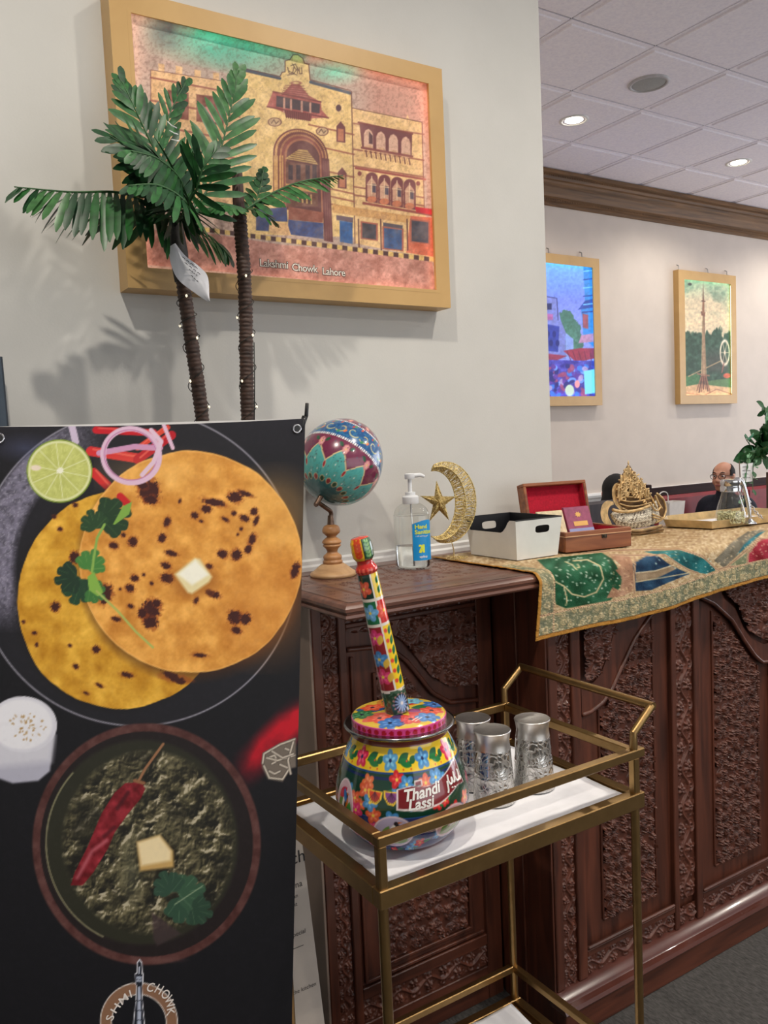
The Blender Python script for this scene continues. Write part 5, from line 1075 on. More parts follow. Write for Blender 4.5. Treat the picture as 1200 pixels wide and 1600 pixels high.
VS = (s0+ (tt*sc3)[None, :, None]*ax+rr[None, :, None]*(np.cos(t3)[:, None, None]*vw+np.sin(t3)[:, None, None]*sdd)).reshape(-1, 3)
# x: millimetres round the stick to the right of the side that faces the room, y: millimetres up
p = Paint(np.repeat((t3*18)[:, None], len(tt), 1), np.repeat(tt[None]*1000, n3, 0), (150, 40, 44)); W2 = (232, 224, 214)
for lo, hi, cols in ((0, 40, [(40, 70, 50)]*4), (40, 152, [(150, 44, 46), YEL, (30, 90, 60), (200, 120, 60)]), (152, 195, [(30, 110, 60), (200, 40, 40), (30, 70, 90), YEL]), (195, 237, [(34, 66, 54), YEL, (200, 60, 60), (30, 90, 120)])):
    for k, c in enumerate(cols): x0 = -26+k*28.3; p.tint((p.y >= lo) & (p.y < hi) & (((p.x+26+60) % 113.1 >= (x0+26+60) % 113.1) & ((p.x+26+60) % 113.1 < ((x0+26+60) % 113.1)+28.3)), c)
p.tint((p.x > 4) & (p.y > 40) & (p.y < 152), YEL); p.tint((p.x > 4) & (p.y > 152) & (p.y < 195), (206, 44, 40)); p.tint((p.x > 4) & (p.y > 195) & (p.y < 237), (236, 200, 50)); p.tint((p.x < 4) & (p.x > -30) & (p.y > 40) & (p.y < 152), (146, 40, 44)); p.tint((p.x < 4) & (p.x > -30) & (p.y > 152) & (p.y < 195), (36, 110, 70)); p.tint((p.x < 4) & (p.x > -30) & (p.y > 195) & (p.y < 237), (34, 60, 50))
p.tint((np.abs(p.x-4) < 1.4) & (p.y > 40) & (p.y < 237), W2)
for y in (40, 152, 195): p.tint(np.abs(p.y-y) < 2.0, W2)
for x, y, c in ((-11, 132, (220, 60, 120)), (-11, 66, (214, 60, 110)), (-13, 214, (224, 96, 70)), (15, 174, (228, 80, 60)), (-10, 174, (110, 170, 220)), (-11, 96, (70, 130, 190))): p.flower(x, y, 14, c, tuple(min(255, v+50) for v in c), 5, x)
for x, y in ((-6, 120), (-4, 80), (-2, 56)): p.leaf(x, y, x+6, y+16, 5, (222, 180, 70)); 
for y in range(48, 150, 17): p.leaf(14, y, 20, y+15, 4, (30, 110, 60)); p.ell(9, y+8, 3, 3.6, (226, 70, 50))
for y in (204, 220): p.leaf(12, y, 20, y+12, 4.5, (24, 100, 50))
p.tint((p.y < 40) & (fbm(p.x, p.y, .3, 2, 3) > .55), (70, 100, 80))
for k in range(14): a = k*2*PI/14; p.line([(9, 17), (9+13*math.cos(a), 17+16*math.sin(a))], 3.2, (214, 150, 150), al=.8)
p.ell(9, 17, 11, 15, (20, 30, 60)); 
for k in range(14): a = k*2*PI/14; p.line([(9, 17), (9+9.5*math.cos(a), 17+13*math.sin(a))], 2.6, (150, 180, 220), taper=False)
p.ell(9, 17, 2.2, 3, WHT)
p.tint((p.y > 237) & (p.y < 260), (190, 40, 36)); p.tint((p.y >= 238) & (p.y < 247) & (np.sin(p.x*.9) > .2), (226, 90, 70)); p.tint((p.y >= 260) & (p.x <= 2), (240, 190, 40)); p.tint((p.y >= 260) & (p.x > 2), (40, 90, 60)); p.tint(p.y > 295, (214, 70, 50))
for y in range(264, 294, 6): p.leaf(-8, y, -14, y+8, 3, (226, 80, 40)); p.leaf(-8, y, -1, y+8, 3, (220, 70, 40)); p.leaf(10, y, 15, y+6, 2.4, (150, 190, 130)); p.leaf(10, y, 5, y+6, 2.4, (120, 170, 110))
p.line([(2, 258), (2, 294)], 1.4, (20, 30, 30))
stick = thing('churning_stick', 'painted wooden churning stick leaning out of the lassi pot lid', 'churning stick', tuple(s0))
mk('painted_shaft', (VS, quads(n3, len(tt), True)), M_enamel, stick, True, p.c)
# steel tumblers standing upside down
def steel():
    m, nt, b = nodes('engraved_steel'); L = nt.links; N = nt.nodes; setp(b, Roughness=.16, Metallic=1.0); b.inputs['Base Color'].default_value = (*S(206, 204, 200), 1)
    tc = N.new('ShaderNodeTexCoord'); vo = N.new('ShaderNodeTexVoronoi'); vo.inputs['Scale'].default_value = 95; vo.feature = 'DISTANCE_TO_EDGE'; nz_ = N.new('ShaderNodeTexNoise'); nz_.inputs['Scale'].default_value = 40
    mx = N.new('ShaderNodeMix'); mx.data_type = 'VECTOR'; mx.inputs[0].default_value = .035; L.new(tc.outputs['Object'], mx.inputs[4]); L.new(nz_.outputs['Color'], mx.inputs[5]); L.new(tc.outputs['Object'], nz_.inputs['Vector']); L.new(mx.outputs[1], vo.inputs['Vector'])
    r = N.new('ShaderNodeValToRGB'); r.color_ramp.elements[0].position = .04; r.color_ramp.elements[1].position = .16; L.new(vo.outputs['Distance'], r.inputs[0])
    bp_ = N.new('ShaderNodeBump'); bp_.inputs['Strength'].default_value = .30; bp_.inputs['Distance'].default_value = .001; L.new(r.outputs[0], bp_.inputs['Height']); L.new(bp_.outputs[0], b.inputs['Normal'])
    mr = N.new('ShaderNodeMapRange'); mr.inputs['To Min'].default_value = .42; mr.inputs['To Max'].default_value = .14; L.new(r.outputs[0], mr.inputs[0]); L.new(mr.outputs[0], b.inputs['Roughness'])
    return m
M_steel = steel(); M_steelp = plain('polished_steel', S(222, 220, 216), .34, 1.0, var=.10, scale=30)
bodyp = [(.0345, .000), (.0362, .000), (.0365, .003), (.0360, .012), (.0345, .034), (.0337, .044), (.0343, .0455), (.0336, .047), (.0333, .0495), (.0338, .051), (.0331, .0525), (.0318, .074), (.0305, .090), (.0308, .0915), (.0303, .093)]
footp = [(.0303, .093), (.0292, .100), (.0288, .106), (.0300, .116), (.0318, .1215), (.0322, .1232), (.0314, .1243), (.0300, .1240), (.001, .1238)]
def tumbler(x, y, label):
    z = ZT-.0018; t_ = thing('steel_tumbler', label, 'tumbler', (x, y, z), group='engraved steel tumblers on the cart')
    mk('cup', lathe(bodyp, 56, (x, y, z), False, False), M_steel, t_, 50); mk('foot', lathe(footp, 56, (x, y, z), False, False), M_steelp, t_, 40)
tumbler(.897, 1.160, 'engraved steel tumbler upside down, farthest back, partly behind the other two')
tumbler(.884, 1.090, 'engraved steel tumbler upside down, nearest the painted lassi pot')
tumbler(.976, 1.090, 'engraved steel tumbler upside down, rightmost of the three on the cart')

# ------------------------------------------------------------------ embroidered cloth over the worktop
xs_ = np.r_[np.linspace(1.214, 2.25, 330), np.linspace(2.26, 3.03, 40)]; ZC = 1.0950; ZCL = 1.0908
top = np.linspace(1.715, 1.345, 130); arc = np.linspace(0, PI/2, 12)[1:]; hang = np.linspace(0, 1, 70)[1:]
nX = len(xs_); nS = len(top)+len(arc)+len(hang); V = np.zeros((nX, nS, 3)); SS = np.zeros((nX, nS)); HB = np.zeros((nX, nS))
for i_, x in enumerate(xs_):
    hl = np.interp(x, [1.21, 2.05, 3], [.140, .104, .10])+.006*math.sin(x*9)-.014
    lift = .010*fbm(np.array([x*9]), np.array([.5]), 1, 3, 4)[0]
    z = ZCL+.0018*fbm(np.full(len(top), x*14), top*14, 1, 3, 2)
    V[i_, :len(top)] = np.c_[np.full(len(top), x)+.012*np.clip((top-1.5)/.2, 0, 1)*0, top, z]; SS[i_, :len(top)] = -(top-1.345)
    R_ = .024; c = np.array([x, 1.345, z[-1]-R_]); V[i_, len(top):len(top)+len(arc)] = c+np.c_[0*arc, -R_*np.sin(arc), R_*np.cos(arc)]; SS[i_, len(top):len(top)+len(arc)] = R_*arc
    wv = .008*(fbm(np.full(len(hang), x*11), hang*1.2, 1, 2, 6)-.5)*hang*2; sk = -.022*hang*np.clip((1.30-x)/.1, 0, 1)
    V[i_, -len(hang):] = c+np.c_[sk, -R_+0*hang+wv-.002*hang, -hl*hang]; SS[i_, -len(hang):] = R_*PI/2+hl*hang; HB[i_] = SS[i_, -1]
P_c = V.reshape(-1, 3); px_, py_ = sheet(P_c); p = Paint(px_, py_, (190, 164, 124))
def q7(*pts): return [(820+a/3.158, 800+b/3.158) for a, b in pts]
n1 = fbm(px_, py_, .12, 4, 3); n2_ = fbm(px_, py_, .4, 3, 9)
p.tint(np.clip((n1-.45)*4, 0, 1)*.7, (176, 146, 104)); p.tint(np.clip((n2_-.55)*6, 0, 1)*.8, (220, 202, 168)); p.tint(np.clip((.42-n2_)*6, 0, 1)*.6, (140, 106, 76))
speck = np.clip((n2_-.6)*8, 0, 1)
def emb(pts, c, k=.5): p.poly(pts, lambda X, Y: np.array(c)+46*(fbm(X, Y, .07, 4, 12)-.5)[:, None]*2)
emb(q7((60, 240), (380, 205), (430, 235), (470, 300), (480, 350), (440, 410), (420, 435), (200, 475), (150, 455), (120, 300)), (22, 84, 52))
rs = np.random.RandomState(2)
for k in range(80): a_, b_ = 140+rs.rand()*320, 225+rs.rand()*230; p.ell(*q7((a_, b_))[0], 1.3, 1.1, (206, 220, 200), al=.9)
p.line(q7((200, 250), (235, 265), (250, 285), (268, 275), (260, 262)), 1.8, (206, 196, 150)); p.line(q7((140, 340), (190, 365), (230, 405), (290, 418), (350, 395), (385, 330), (370, 270), (310, 240), (240, 245)), 2.2, (206, 190, 146)); p.line(q7((190, 370), (205, 430), (200, 460)), 1.8, (206, 190, 146))
emb(q7((420, 215), (520, 225), (535, 270), (530, 390), (480, 415), (400, 425), (430, 370), (470, 390), (475, 320), (445, 290), (470, 265)), (170, 128, 100))
for k in range(60): a_, b_ = 410+rs.rand()*125, 220+rs.rand()*200; p.ell(*q7((a_, b_))[0], 1.2, 1.0, (226, 196, 150) if k % 2 else (120, 84, 66), al=.7)
emb(q7((530, 255), (600, 220), (650, 215), (720, 265), (810, 305), (700, 350), (620, 385), (545, 390)), (16, 54, 84))
emb(q7((545, 300), (640, 290), (720, 265), (745, 280), (640, 330), (545, 345)), (150, 128, 100)); p.line(q7((545, 300), (640, 290), (730, 262)), 1.5, (226, 206, 170)); p.line(q7((545, 345), (640, 330), (810, 300)), 1.4, (206, 190, 150))
emb(q7((590, 200), (760, 190), (830, 210), (900, 240), (945, 285), (890, 305), (850, 298), (760, 260), (690, 222)), (10, 96, 100))
for k in range(26): a_ = 640+rs.rand()*290; b_ = 200+rs.rand()*(60+(a_-640)*.2); p.ell(*q7((a_, b_))[0], 1.2, 1.0, (200, 224, 214), al=.8)
emb(q7((930, 240), (1010, 160), (1100, 100), (1180, 90), (1150, 130), (1060, 200), (980, 275)), (118, 112, 96)); emb(q7((1080, 160), (1150, 110), (1190, 95), (1130, 140), (1040, 215)), (30, 110, 124))
emb(q7((1095, 260), (1100, 205), (1150, 140), (1200, 130), (1230, 180), (1230, 250), (1170, 255)), (160, 32, 52)); emb(q7((990, 275), (1080, 210), (1095, 200), (1090, 260)), (120, 128, 96))
for k in range(90): a_, b_ = 930+rs.rand()*280, 90+rs.rand()*180; p.ell(*q7((a_, b_))[0], 1.6, 1.0, (222, 200, 160), rs.rand()*3, al=.6)
for pts in (((430, 215), (540, 218), (690, 215), (800, 285), (850, 300)), ((940, 285), (1000, 270), (1095, 262), (1200, 250)), ((1095, 262), (1098, 205), (1150, 140), (1200, 128)), ((1000, 265), (1060, 215), (1160, 130)), ((300, 205), (420, 195), (560, 190), (760, 186), (870, 215), (945, 285)), ((540, 225), (536, 400))): p.line(q7(*pts), 3.0, (206, 176, 140)); p.line(q7(*pts), 1.0, (140, 100, 80))
for k in range(14): y_ = 830+k*3.4; p.line([(1000+k*3, y_), (1050, y_-3+3*math.sin(k)), (1110-k*4, y_-4)], 1.1, (150, 116, 70), al=.5)
# border band with rosettes, then the orange binding (cloth coordinates)
sx_ = np.repeat(xs_[:, None], nS, 1).ravel(); ss = SS.ravel(); hb = HB.ravel(); dl = sx_-1.214; dh = hb-ss
bandm = ((dl < .045) & (ss > -.12)) | (dh < .052)
gb = fbm(sx_*160, ss*160, 1, 3, 4); p.tint(bandm, (112, 116, 92)); p.tint(bandm*np.clip((gb-.4)*3, 0, 1)*.7, (140, 138, 104))
cu = sx_/.024; cv = ss/.024; H_ = np.zeros(len(sx_)); rj = np.random.RandomState(3); jx = rj.rand(128, 128); jy = rj.rand(128, 128); c0_ = np.floor(cu).astype(int); c1_ = np.floor(cv).astype(int)
for du in (-1, 0, 1):
    for dv in (-1, 0, 1):
        a_ = (c0_+du) % 128; b_ = (c1_+dv) % 128; d_ = np.hypot(cu-(c0_+du+.2+.6*jx[a_, b_]), cv-(c1_+dv+.2+.6*jy[a_, b_])); H_ = np.maximum(H_, np.clip(1-np.abs(d_-.24)/.11, 0, 1)); H_ = np.maximum(H_, np.clip(1.2-d_/.09, 0, 1)); H_ = np.maximum(H_, .8*np.clip(1-np.abs(d_-.44)/.05, 0, 1)*(vnoise(cu*3, cv*3, 4) > .5))
p.tint(bandm*np.clip(H_, 0, 1)*.85, (212, 184, 136)); p.tint(bandm*np.clip((fbm(sx_*400, ss*400, 1, 2, 8)-.62)*8, 0, 1)*.7, (240, 220, 180)); p.tint(bandm*np.clip((.36-gb)*7, 0, 1)*.5, (74, 84, 72))
for q_ in ((np.abs(dh-.052) < .0022) & (dl > .006), (np.abs(dl-.045) < .0022) & (dh > .008) & (ss > -.10)): p.tint(q_, (214, 184, 146)); p.tint(q_ & (np.sin(sx_*1100+ss*1100) > .5), (120, 80, 66))
p.tint((dh < .0085) | (dl < .0085), (176, 124, 50)); p.tint(((np.abs(dh-.0085) < .0008) | (np.abs(dl-.0085) < .0008)), (110, 74, 30))
relf = .0016*H_*bandm+.0010*fbm(px_*.5, py_*.5, 1, 2, 5)
P_c = P_c.copy(); hm = ss > .02; P_c[:, 1] -= np.where(hm, relf, 0); P_c[:, 2] += np.where(hm, 0, relf)
cl = mk('embroidered_cloth', (P_c, quads(nX, nS)), printed('embroidered_cloth', .75, bump=.6, bscale=420, spec=.3), None, True, p.c, label='embroidered patchwork cloth with orange binding draped over the worktop', cat='cloth')
sm = cl.modifiers.new('thickness', 'SOLIDIFY'); sm.thickness = .0016; sm.offset = -1

# ------------------------------------------------------------------ things on the worktop
ZW = 1.0892
# painted egg on a turned stand
gx, gy = atz(521, 899, ZW)[:2]
eg = thing('painted_egg', 'large painted teal, maroon and blue egg globe on a turned wooden stand', 'ornament', (gx, gy, ZW))
M_lw = wood('pale_turned_wood', S(168, 128, 88), S(206, 168, 124), (10, 10, 40), .45, .08); M_tw = wood('turned_wood', S(146, 98, 58), S(190, 138, 88), (10, 10, 30), .38, .06); M_bz = plain('aged_bronze', S(120, 98, 84), .45, 1.0, var=.2, scale=90)
mk('base', lathe(smooth_prof([(.0525, 0), (.054, .004), (.052, .008), (.044, .013), (.036, .020), (.028, .026), (.0235, .028)], 5), 48, (gx, gy, ZW), True, True), M_lw, eg, 50)
mk('column', lathe(smooth_prof([(.022, .0275), (.023, .033), (.0205, .037), (.0215, .042), (.020, .047), (.0125, .054), (.0145, .062), (.021, .069), (.0195, .073), (.0225, .077), (.0195, .083), (.0115, .089), (.0120, .092), (.0195, .099), (.0205, .106), (.0170, .114), (.0085, .118)], 5), 40, (gx, gy, ZW), False, True), M_tw, eg, True)
ct_ = at(533, 721, gy+.0); 
rt_ = _R; upv = _U; fw_ = _F
axis = .42*rt_+.79*upv+.45*fw_; axis /= np.linalg.norm(axis)
e1 = rt_-axis*(rt_ @ axis); e1 /= np.linalg.norm(e1); e2 = np.cross(axis, e1)
pole = ct_-axis*.1035
zb = ZW+.117
mk('bracket', cat_([tube([(gx, gy, zb), (gx, gy, zb+.022)], [.0085, .0062], 12), tube(smooth_prof(np.array([(gx, gy, zb+.016), (gx, gy-.002, zb+.030), .5*np.array([gx, gy, zb+.03])+.5*(pole-axis*.014), pole-axis*.016]), 6), .0052, 10), tube([pole-axis*.024, pole+axis*.006], [.0058, .0058], 12), tube([pole-axis*.027, pole-axis*.023], [.004, .006], 12)]), M_bz, eg, 50)
n_t, n_a = 150, 320; tl_ = np.linspace(-PI/2+.01, PI/2-.01, n_t); an_ = np.linspace(-PI, PI, n_a, endpoint=False)
rad = .097*np.cos(tl_)*(1-.05*np.sin(tl_)); hh = .1035*np.sin(tl_)
VE = (ct_+hh[None, :, None]*axis+rad[None, :, None]*(np.cos(an_)[:, None, None]*e1+np.sin(an_)[:, None, None]*e2)).reshape(-1, 3)
lon = np.repeat(an_[:, None], n_t, 1); lat = np.repeat(tl_[None], n_a, 0)
# x: mm along the equator, y: mm of latitude; 0 longitude faces the room
fa = math.atan2(-(fw_ @ e2), -(fw_ @ e1)); X_ = (((lon-fa+PI) % (2*PI))-PI)*97; Y_ = lat/(PI/2)*100
p = Paint(X_, Y_, (92, 182, 176)); x, y = p.x, p.y
zig = lambda x0, per, amp: amp*(np.abs(((x-x0)/per) % 1-.5)*2-.5)
n_ = fbm(x, y, .25, 3, 5); p.tint(np.clip((n_-.5)*2, 0, 1)*.4, (40, 130, 140))
p.tint((y > -26+zig(0, 61, 24)) & (y < 2), (122, 48, 78)); p.tint((y > 38) & (y < 62+zig(20, 61, 14)), (122, 50, 78)); p.tint((y >= 2) & (y <= 38), (30, 84, 140)); p.tint((y >= 2) & (y <= 38) & (n_ > .55), (40, 110, 160))
p.tint((np.abs(y-(-26+zig(0, 61, 24))) < 1.4), (226, 200, 150)); p.tint((np.abs(y-(62+zig(20, 61, 14))) < 1.3), (236, 214, 160)); p.tint(y < -66, (60, 110, 112))
for yy in (2, 38): p.tint((np.abs(y-yy) < 1.5) & (np.sin(x*1.25) > -.2), (236, 236, 236))
for k in range(10):
    xx = -305+k*61
    a = np.linspace(0, 4.6, 22); p.line(np.c_[xx+(4+2.6*a)*np.cos(a+1.2), 20+(2.5+1.8*a)*np.sin(a+1.2)], 1.9, (206, 200, 140)); p.line(np.c_[xx+30+(4+2.4*a)*np.cos(-a+2.2), 20+(2.5+1.7*a)*np.sin(-a+2.2)], 1.9, (214, 196, 120))
    for dx, dy, c in ((14, 30, (214, 90, 60)), (38, 12, (226, 120, 70)), (24, 8, (60, 140, 90)), (-6, 30, (70, 150, 100)), (50, 28, (190, 50, 60))): p.leaf(xx+dx, dy, xx+dx+7, dy+6, 2.6, c)
    p.flower(xx+4, -12, 7.5, (226, 150, 150), (250, 220, 210), 8); p.leaf(xx+12, -10, xx+22, -5, 3, (40, 90, 60)); p.leaf(xx-4, -10, xx-16, -5, 3, (40, 90, 60)); p.flower(xx+30, 48, 7.5, (214, 120, 120), (250, 210, 190), 6); p.flower(xx, 47, 6, (90, 110, 150), (220, 220, 230), 6); p.leaf(xx+12, 52, xx+22, 56, 3, (50, 110, 80))
    p.ell(xx+31, -43, 3.6, 5, (170, 40, 54)); p.ell(xx+31, -43, 3.6, 5, (220, 190, 150), ring=1.0)
    for dx, dy in ((0, -38), (12, -52), (-12, -56), (4, -66), (22, -66)): p.ell(xx+dx, dy, 5.2, 5.0, (110, 150, 130), ring=.9); p.ell(xx+dx, dy, 1.6, 1.5, (230, 230, 220))
for k in range(22): p.ell(-305+k*28, -64, 9, 4.5, (150, 60, 60) if k % 2 else (50, 84, 60)); p.ell(-305+k*28, -64, 9, 4.5, (220, 190, 140), ring=1.2)
sp_ = np.random.RandomState(4)
for k in range(260): p.ell(-305+sp_.rand()*610, -70+sp_.rand()*66, 1.3, .9, (40, 100, 110) if k % 2 else (70, 30, 56), al=.7)
mk('egg', (VE, quads(n_a, n_t, True)), printed('painted_lacquer', .22, coat=.6), eg, True, p.c)

# pump bottle of hand sanitizer
bx, by = atz(646, 888, ZW)[:2]; bt_ = thing('sanitizer_bottle', 'clear pump bottle of hand sanitizer with a blue label', 'bottle', (bx, by, ZW))
yawb = math.atan2(-by, -bx)                                  # towards the room
def oval(profile, n, sx, sy, cen, c0=True, c1=True, rot=0.0):
    V, F = lathe(profile, n, (0, 0, 0), c0, c1); V = V*[sx, sy, 1]; c, s = math.cos(rot), math.sin(rot)
    return np.c_[V[:, 0]*c-V[:, 1]*s, V[:, 0]*s+V[:, 1]*c, V[:, 2]]+np.asarray(cen), F
rotb = yawb+PI/2-.25; bp_ = smooth_prof([(.0395, 0), (.0425, .004), (.043, .02), (.043, .118), (.0425, .128), (.037, .143), (.026, .152), (.0175, .156), (.0165, .162)], 5)
M_pet = glassy('clear_plastic', (.97, .98, .98), .03, 1.35); M_gel = glassy('clear_gel', (.96, .98, .985), .02, 1.34)
M_pet = thin_glass('clear_plastic')
outer = oval(bp_, 48, 1.0, .68, (bx, by, ZW), True, False, rotb); inn = oval([(r*.955, max(z*.985, .003)) for r, z in bp_], 48, 1.0, .68, (bx, by, ZW), True, False, rotb); inn = (inn[0], [f[::-1] for f in inn[1]])
mk('bottle_shell', outer, M_pet, bt_, True)
mk('gel', oval([(.001, .0045), (.037, .0045), (.0398, .008), (.0402, .055), (.001, .0552)], 40, 1.0, .68, (bx, by, ZW), False, True, rotb), M_gel, bt_, 40)
M_pw = plain('white_pump_plastic', S(238, 240, 242), .3, var=.02, **{'Transmission Weight': .15})
mk('collar', lathe([(.0185, .154), (.0195, .156), (.0195, .170), (.0165, .173), (.012, .174), (.012, .181), (.006, .182)], 36, (bx, by, ZW), True, True), M_pw, bt_, 40)
hd = np.array([.96, -.28, 0]); hd /= np.linalg.norm(hd)
mk('pump_head', cat_([tube([(bx, by, ZW+.18), (bx, by, ZW+.215)], .0048, 12), lathe([(.011, .212), (.012, .215), (.012, .2235), (.009, .2255), (.001, .226)], 24, (bx, by, ZW), True, True), tube([np.array([bx, by, ZW+.2195]), np.array([bx, by, ZW+.2205])+hd*.026, np.array([bx, by, ZW+.216])+hd*.036], [.0062, .0052, .0038], 10)]), M_pw, bt_, 40)
mk('dip_tube', tube([(bx, by, ZW+.155), (bx+.004, by, ZW+.008)], .002, 6), M_pw, bt_, True)
lr = rotb-PI/2                                                # label side, turned to the right
def on_bottle(a, z, off): r = np.interp(z, bp_[:, 1], bp_[:, 0]); c, s = np.cos(a), np.sin(a); X = (r+off)*c; Y = (r*.68+off)*s; cr, sr = math.cos(rotb), math.sin(rotb); return np.stack([bx+X*cr-Y*sr, by+X*sr+Y*cr, ZW+z], -1)
a0, a1 = -PI/2+.20, -PI/2+1.75
Aa, Zz = np.meshgrid(np.linspace(a0, a1, 30), np.linspace(.022, .108, 20), indexing='ij'); top_ = .0085*np.sin(np.linspace(0, PI*.8, 30))[:, None]*np.linspace(0, 1, 20)[None]
mk('label', (on_bottle(Aa, Zz+top_, .0006).reshape(-1, 3), quads(30, 20)), plain('blue_label', S(22, 146, 214), .35, var=.04), bt_, True)
M_yl = plain('yellow_print', S(222, 232, 60), .4); 
def lab_text(body, a, z, size, m, bold=0.0):
    V, F = text_vf(body, size, bold, 1.0, 'LEFT'); mk('label_lettering', (on_bottle(a+V[:, 0]/.036, z+V[:, 1], .0010), F), m, bt_)
lab_text('Hand', a0+.12, .101, .0135, M_yl, .0004); lab_text('Sanitizer', a0+.12, .0885, .0135, M_yl, .0004); lab_text('refreshing gel', a0+.16, .0795, .0055, M_pw); lab_text('up&up', a0+.34, .031, .0075, M_pw, .0002)
ar = np.array([(-.0075, -.008), (-.002, -.009), (.001, -.003), (.001, -.008), (.006, -.0085), (.006, .009), (.004, .0105), (-.0065, .010), (-.0075, .0055), (-.002, .0052), (-.006, -.002)])
mk('label_arrow', (on_bottle(a0+.52+ar[:, 0]/.036, .049+ar[:, 1]*1.05, .0010), [tuple(range(len(ar)))]), M_yl, bt_)

# gold glitter crescent and star on a wire stand
mx, my = atz(709, 873, ZC)[:2]; mo = thing('crescent_star', 'gold glitter wire crescent moon with star on a thin stand', 'ornament', (mx, my, ZC))
def glit():
    m, nt, b = nodes('gold_glitter'); L = nt.links; N = nt.nodes; setp(b, Roughness=.42, Metallic=.75)
    tc = N.new('ShaderNodeTexCoord'); vo = N.new('ShaderNodeTexVoronoi'); vo.inputs['Scale'].default_value = 520; L.new(tc.outputs['Object'], vo.inputs['Vector'])
    r = N.new('ShaderNodeValToRGB'); r.color_ramp.elements[0].color = (*S(160, 126, 56), 1); r.color_ramp.elements[1].color = (*S(250, 232, 170), 1); sp3 = N.new('ShaderNodeSeparateColor'); L.new(vo.outputs['Color'], sp3.inputs[0]); L.new(sp3.outputs[0], r.inputs[0]); L.new(r.outputs[0], b.inputs['Base Color'])
    nm = N.new('ShaderNodeBump'); nm.inputs['Strength'].default_value = .9; nm.inputs['Distance'].default_value = .002; L.new(sp3.outputs[1], nm.inputs['Height']); L.new(nm.outputs[0], b.inputs['Normal'])
    return m
M_glit = glit()
YM = my
def mpt(x, y, dy=0.0): return at(x, y, YM+dy)
# outline of the crescent in measured points: outer edge tip to tip, inner edge back
oa = np.radians(np.linspace(-118, 112, 40)); ox = 696+47.5*np.cos(oa); oy = 785+63*np.sin(oa)
ib = np.radians(np.linspace(-104, 104, 40)); ix_ = 679+33*np.cos(ib); iy_ = 787+52*np.sin(ib)
ox[0], oy[0] = 675, 733; ox[-1], oy[-1] = 683, 842; ix_[0], iy_[0] = 676, 735; ix_[-1], iy_[-1] = 684, 841
ridge = [(mpt((ox[k]+ix_[k])/2, (oy[k]+iy_[k])/2, -.014*math.sin(PI*k/39)**.6)) for k in range(40)]; ridgeb = [(mpt((ox[k]+ix_[k])/2, (oy[k]+iy_[k])/2, .014*math.sin(PI*k/39)**.6)) for k in range(40)]
oo = [mpt(ox[k], oy[k]) for k in range(40)]; ii = [mpt(ix_[k], iy_[k]) for k in range(40)]
mk('crescent_frame', cat_([tube(oo, .0019, 6), tube(ii, .0019, 6), tube(ridge, .0017, 6)]), M_glit, mo, True)
wv_ = []; rs = np.random.RandomState(6)
for A_, B_ in ((oo, ridge), (ridge, ii)):
    for k in range(39):
        for q in range(5):
            f = k+q/5; g = min(39, max(0, f+rs.uniform(-.9, .9))); P0 = np.array(A_)[int(f)]*(1-f % 1)+np.array(A_)[min(39, int(f)+1)]*(f % 1); P1 = np.array(B_)[int(g)]*(1-g % 1)+np.array(B_)[min(39, int(g)+1)]*(g % 1)
            wv_.append(tube([P0, .5*(P0+P1)+rs.uniform(-.0018, .0018, 3), P1], .0010, 4, caps=False))
mk('crescent_weave', cat_(wv_), M_glit, mo, True)
wv_ = []
for A_, B_ in ((oo, ridgeb), (ridgeb, ii)):
    for k in range(0, 39): wv_.append(tube([np.array(A_)[k], np.array(B_)[min(39, k+1)]], .0008, 4, caps=False))
mk('crescent_back', cat_(wv_), M_glit, mo, True)
tips = [(682, 752), (712, 776), (701, 812), (672, 813), (657, 775)]; cxs, cys = 686.5, 785
inn_ = [((tips[k][0]+tips[(k+1) % 5][0])/2*.42+cxs*.58, (tips[k][1]+tips[(k+1) % 5][1])/2*.42+cys*.58) for k in range(5)]
ring_ = [q for k in range(5) for q in (tips[k], inn_[k])]; fr = mpt(cxs, cys, -.017); bk = mpt(cxs, cys, .012); rp = [mpt(*q) for q in ring_]
mk('star', (np.array(rp+[fr, bk]), [(k, (k+1) % 10, 10) for k in range(10)]+[((k+1) % 10, k, 11) for k in range(10)]), M_glit, mo)
wv_ = [tube(rp, .0014, 5, True)]
for k in range(60):
    i_ = rs.randint(10); f = rs.rand(); P0 = rp[i_]*(1-f)+rp[(i_+1) % 10]*f; wv_.append(tube([P0, .5*(P0+fr)+[0, -.001, 0]+rs.uniform(-.002, .002, 3), .25*P0+.75*fr+[0, -.001, 0]], .0007, 4))
mk('star_weave', cat_(wv_), M_glit, mo, True); mk('star_arm', tube([mpt(708, 777), mpt(716, 776)], .0018, 6), M_glit, mo, True)
sb = np.array([mx, my, ZC+.002]); mk('stem', tube(smooth_prof(np.array([mpt(706, 848), mpt(709, 860), sb]), 5), .0013, 6), M_glit, mo, True)
a = np.linspace(0, 2*PI*2.2, 70); mk('wire_foot', tube(np.c_[mx+(.012+.0016*a)*np.cos(a), my+(.012+.0016*a)*.8*np.sin(a)-.01, np.full(70, ZC+.0032)+.0012*np.sin(a*1.7)], .0013, 5), M_glit, mo, True)

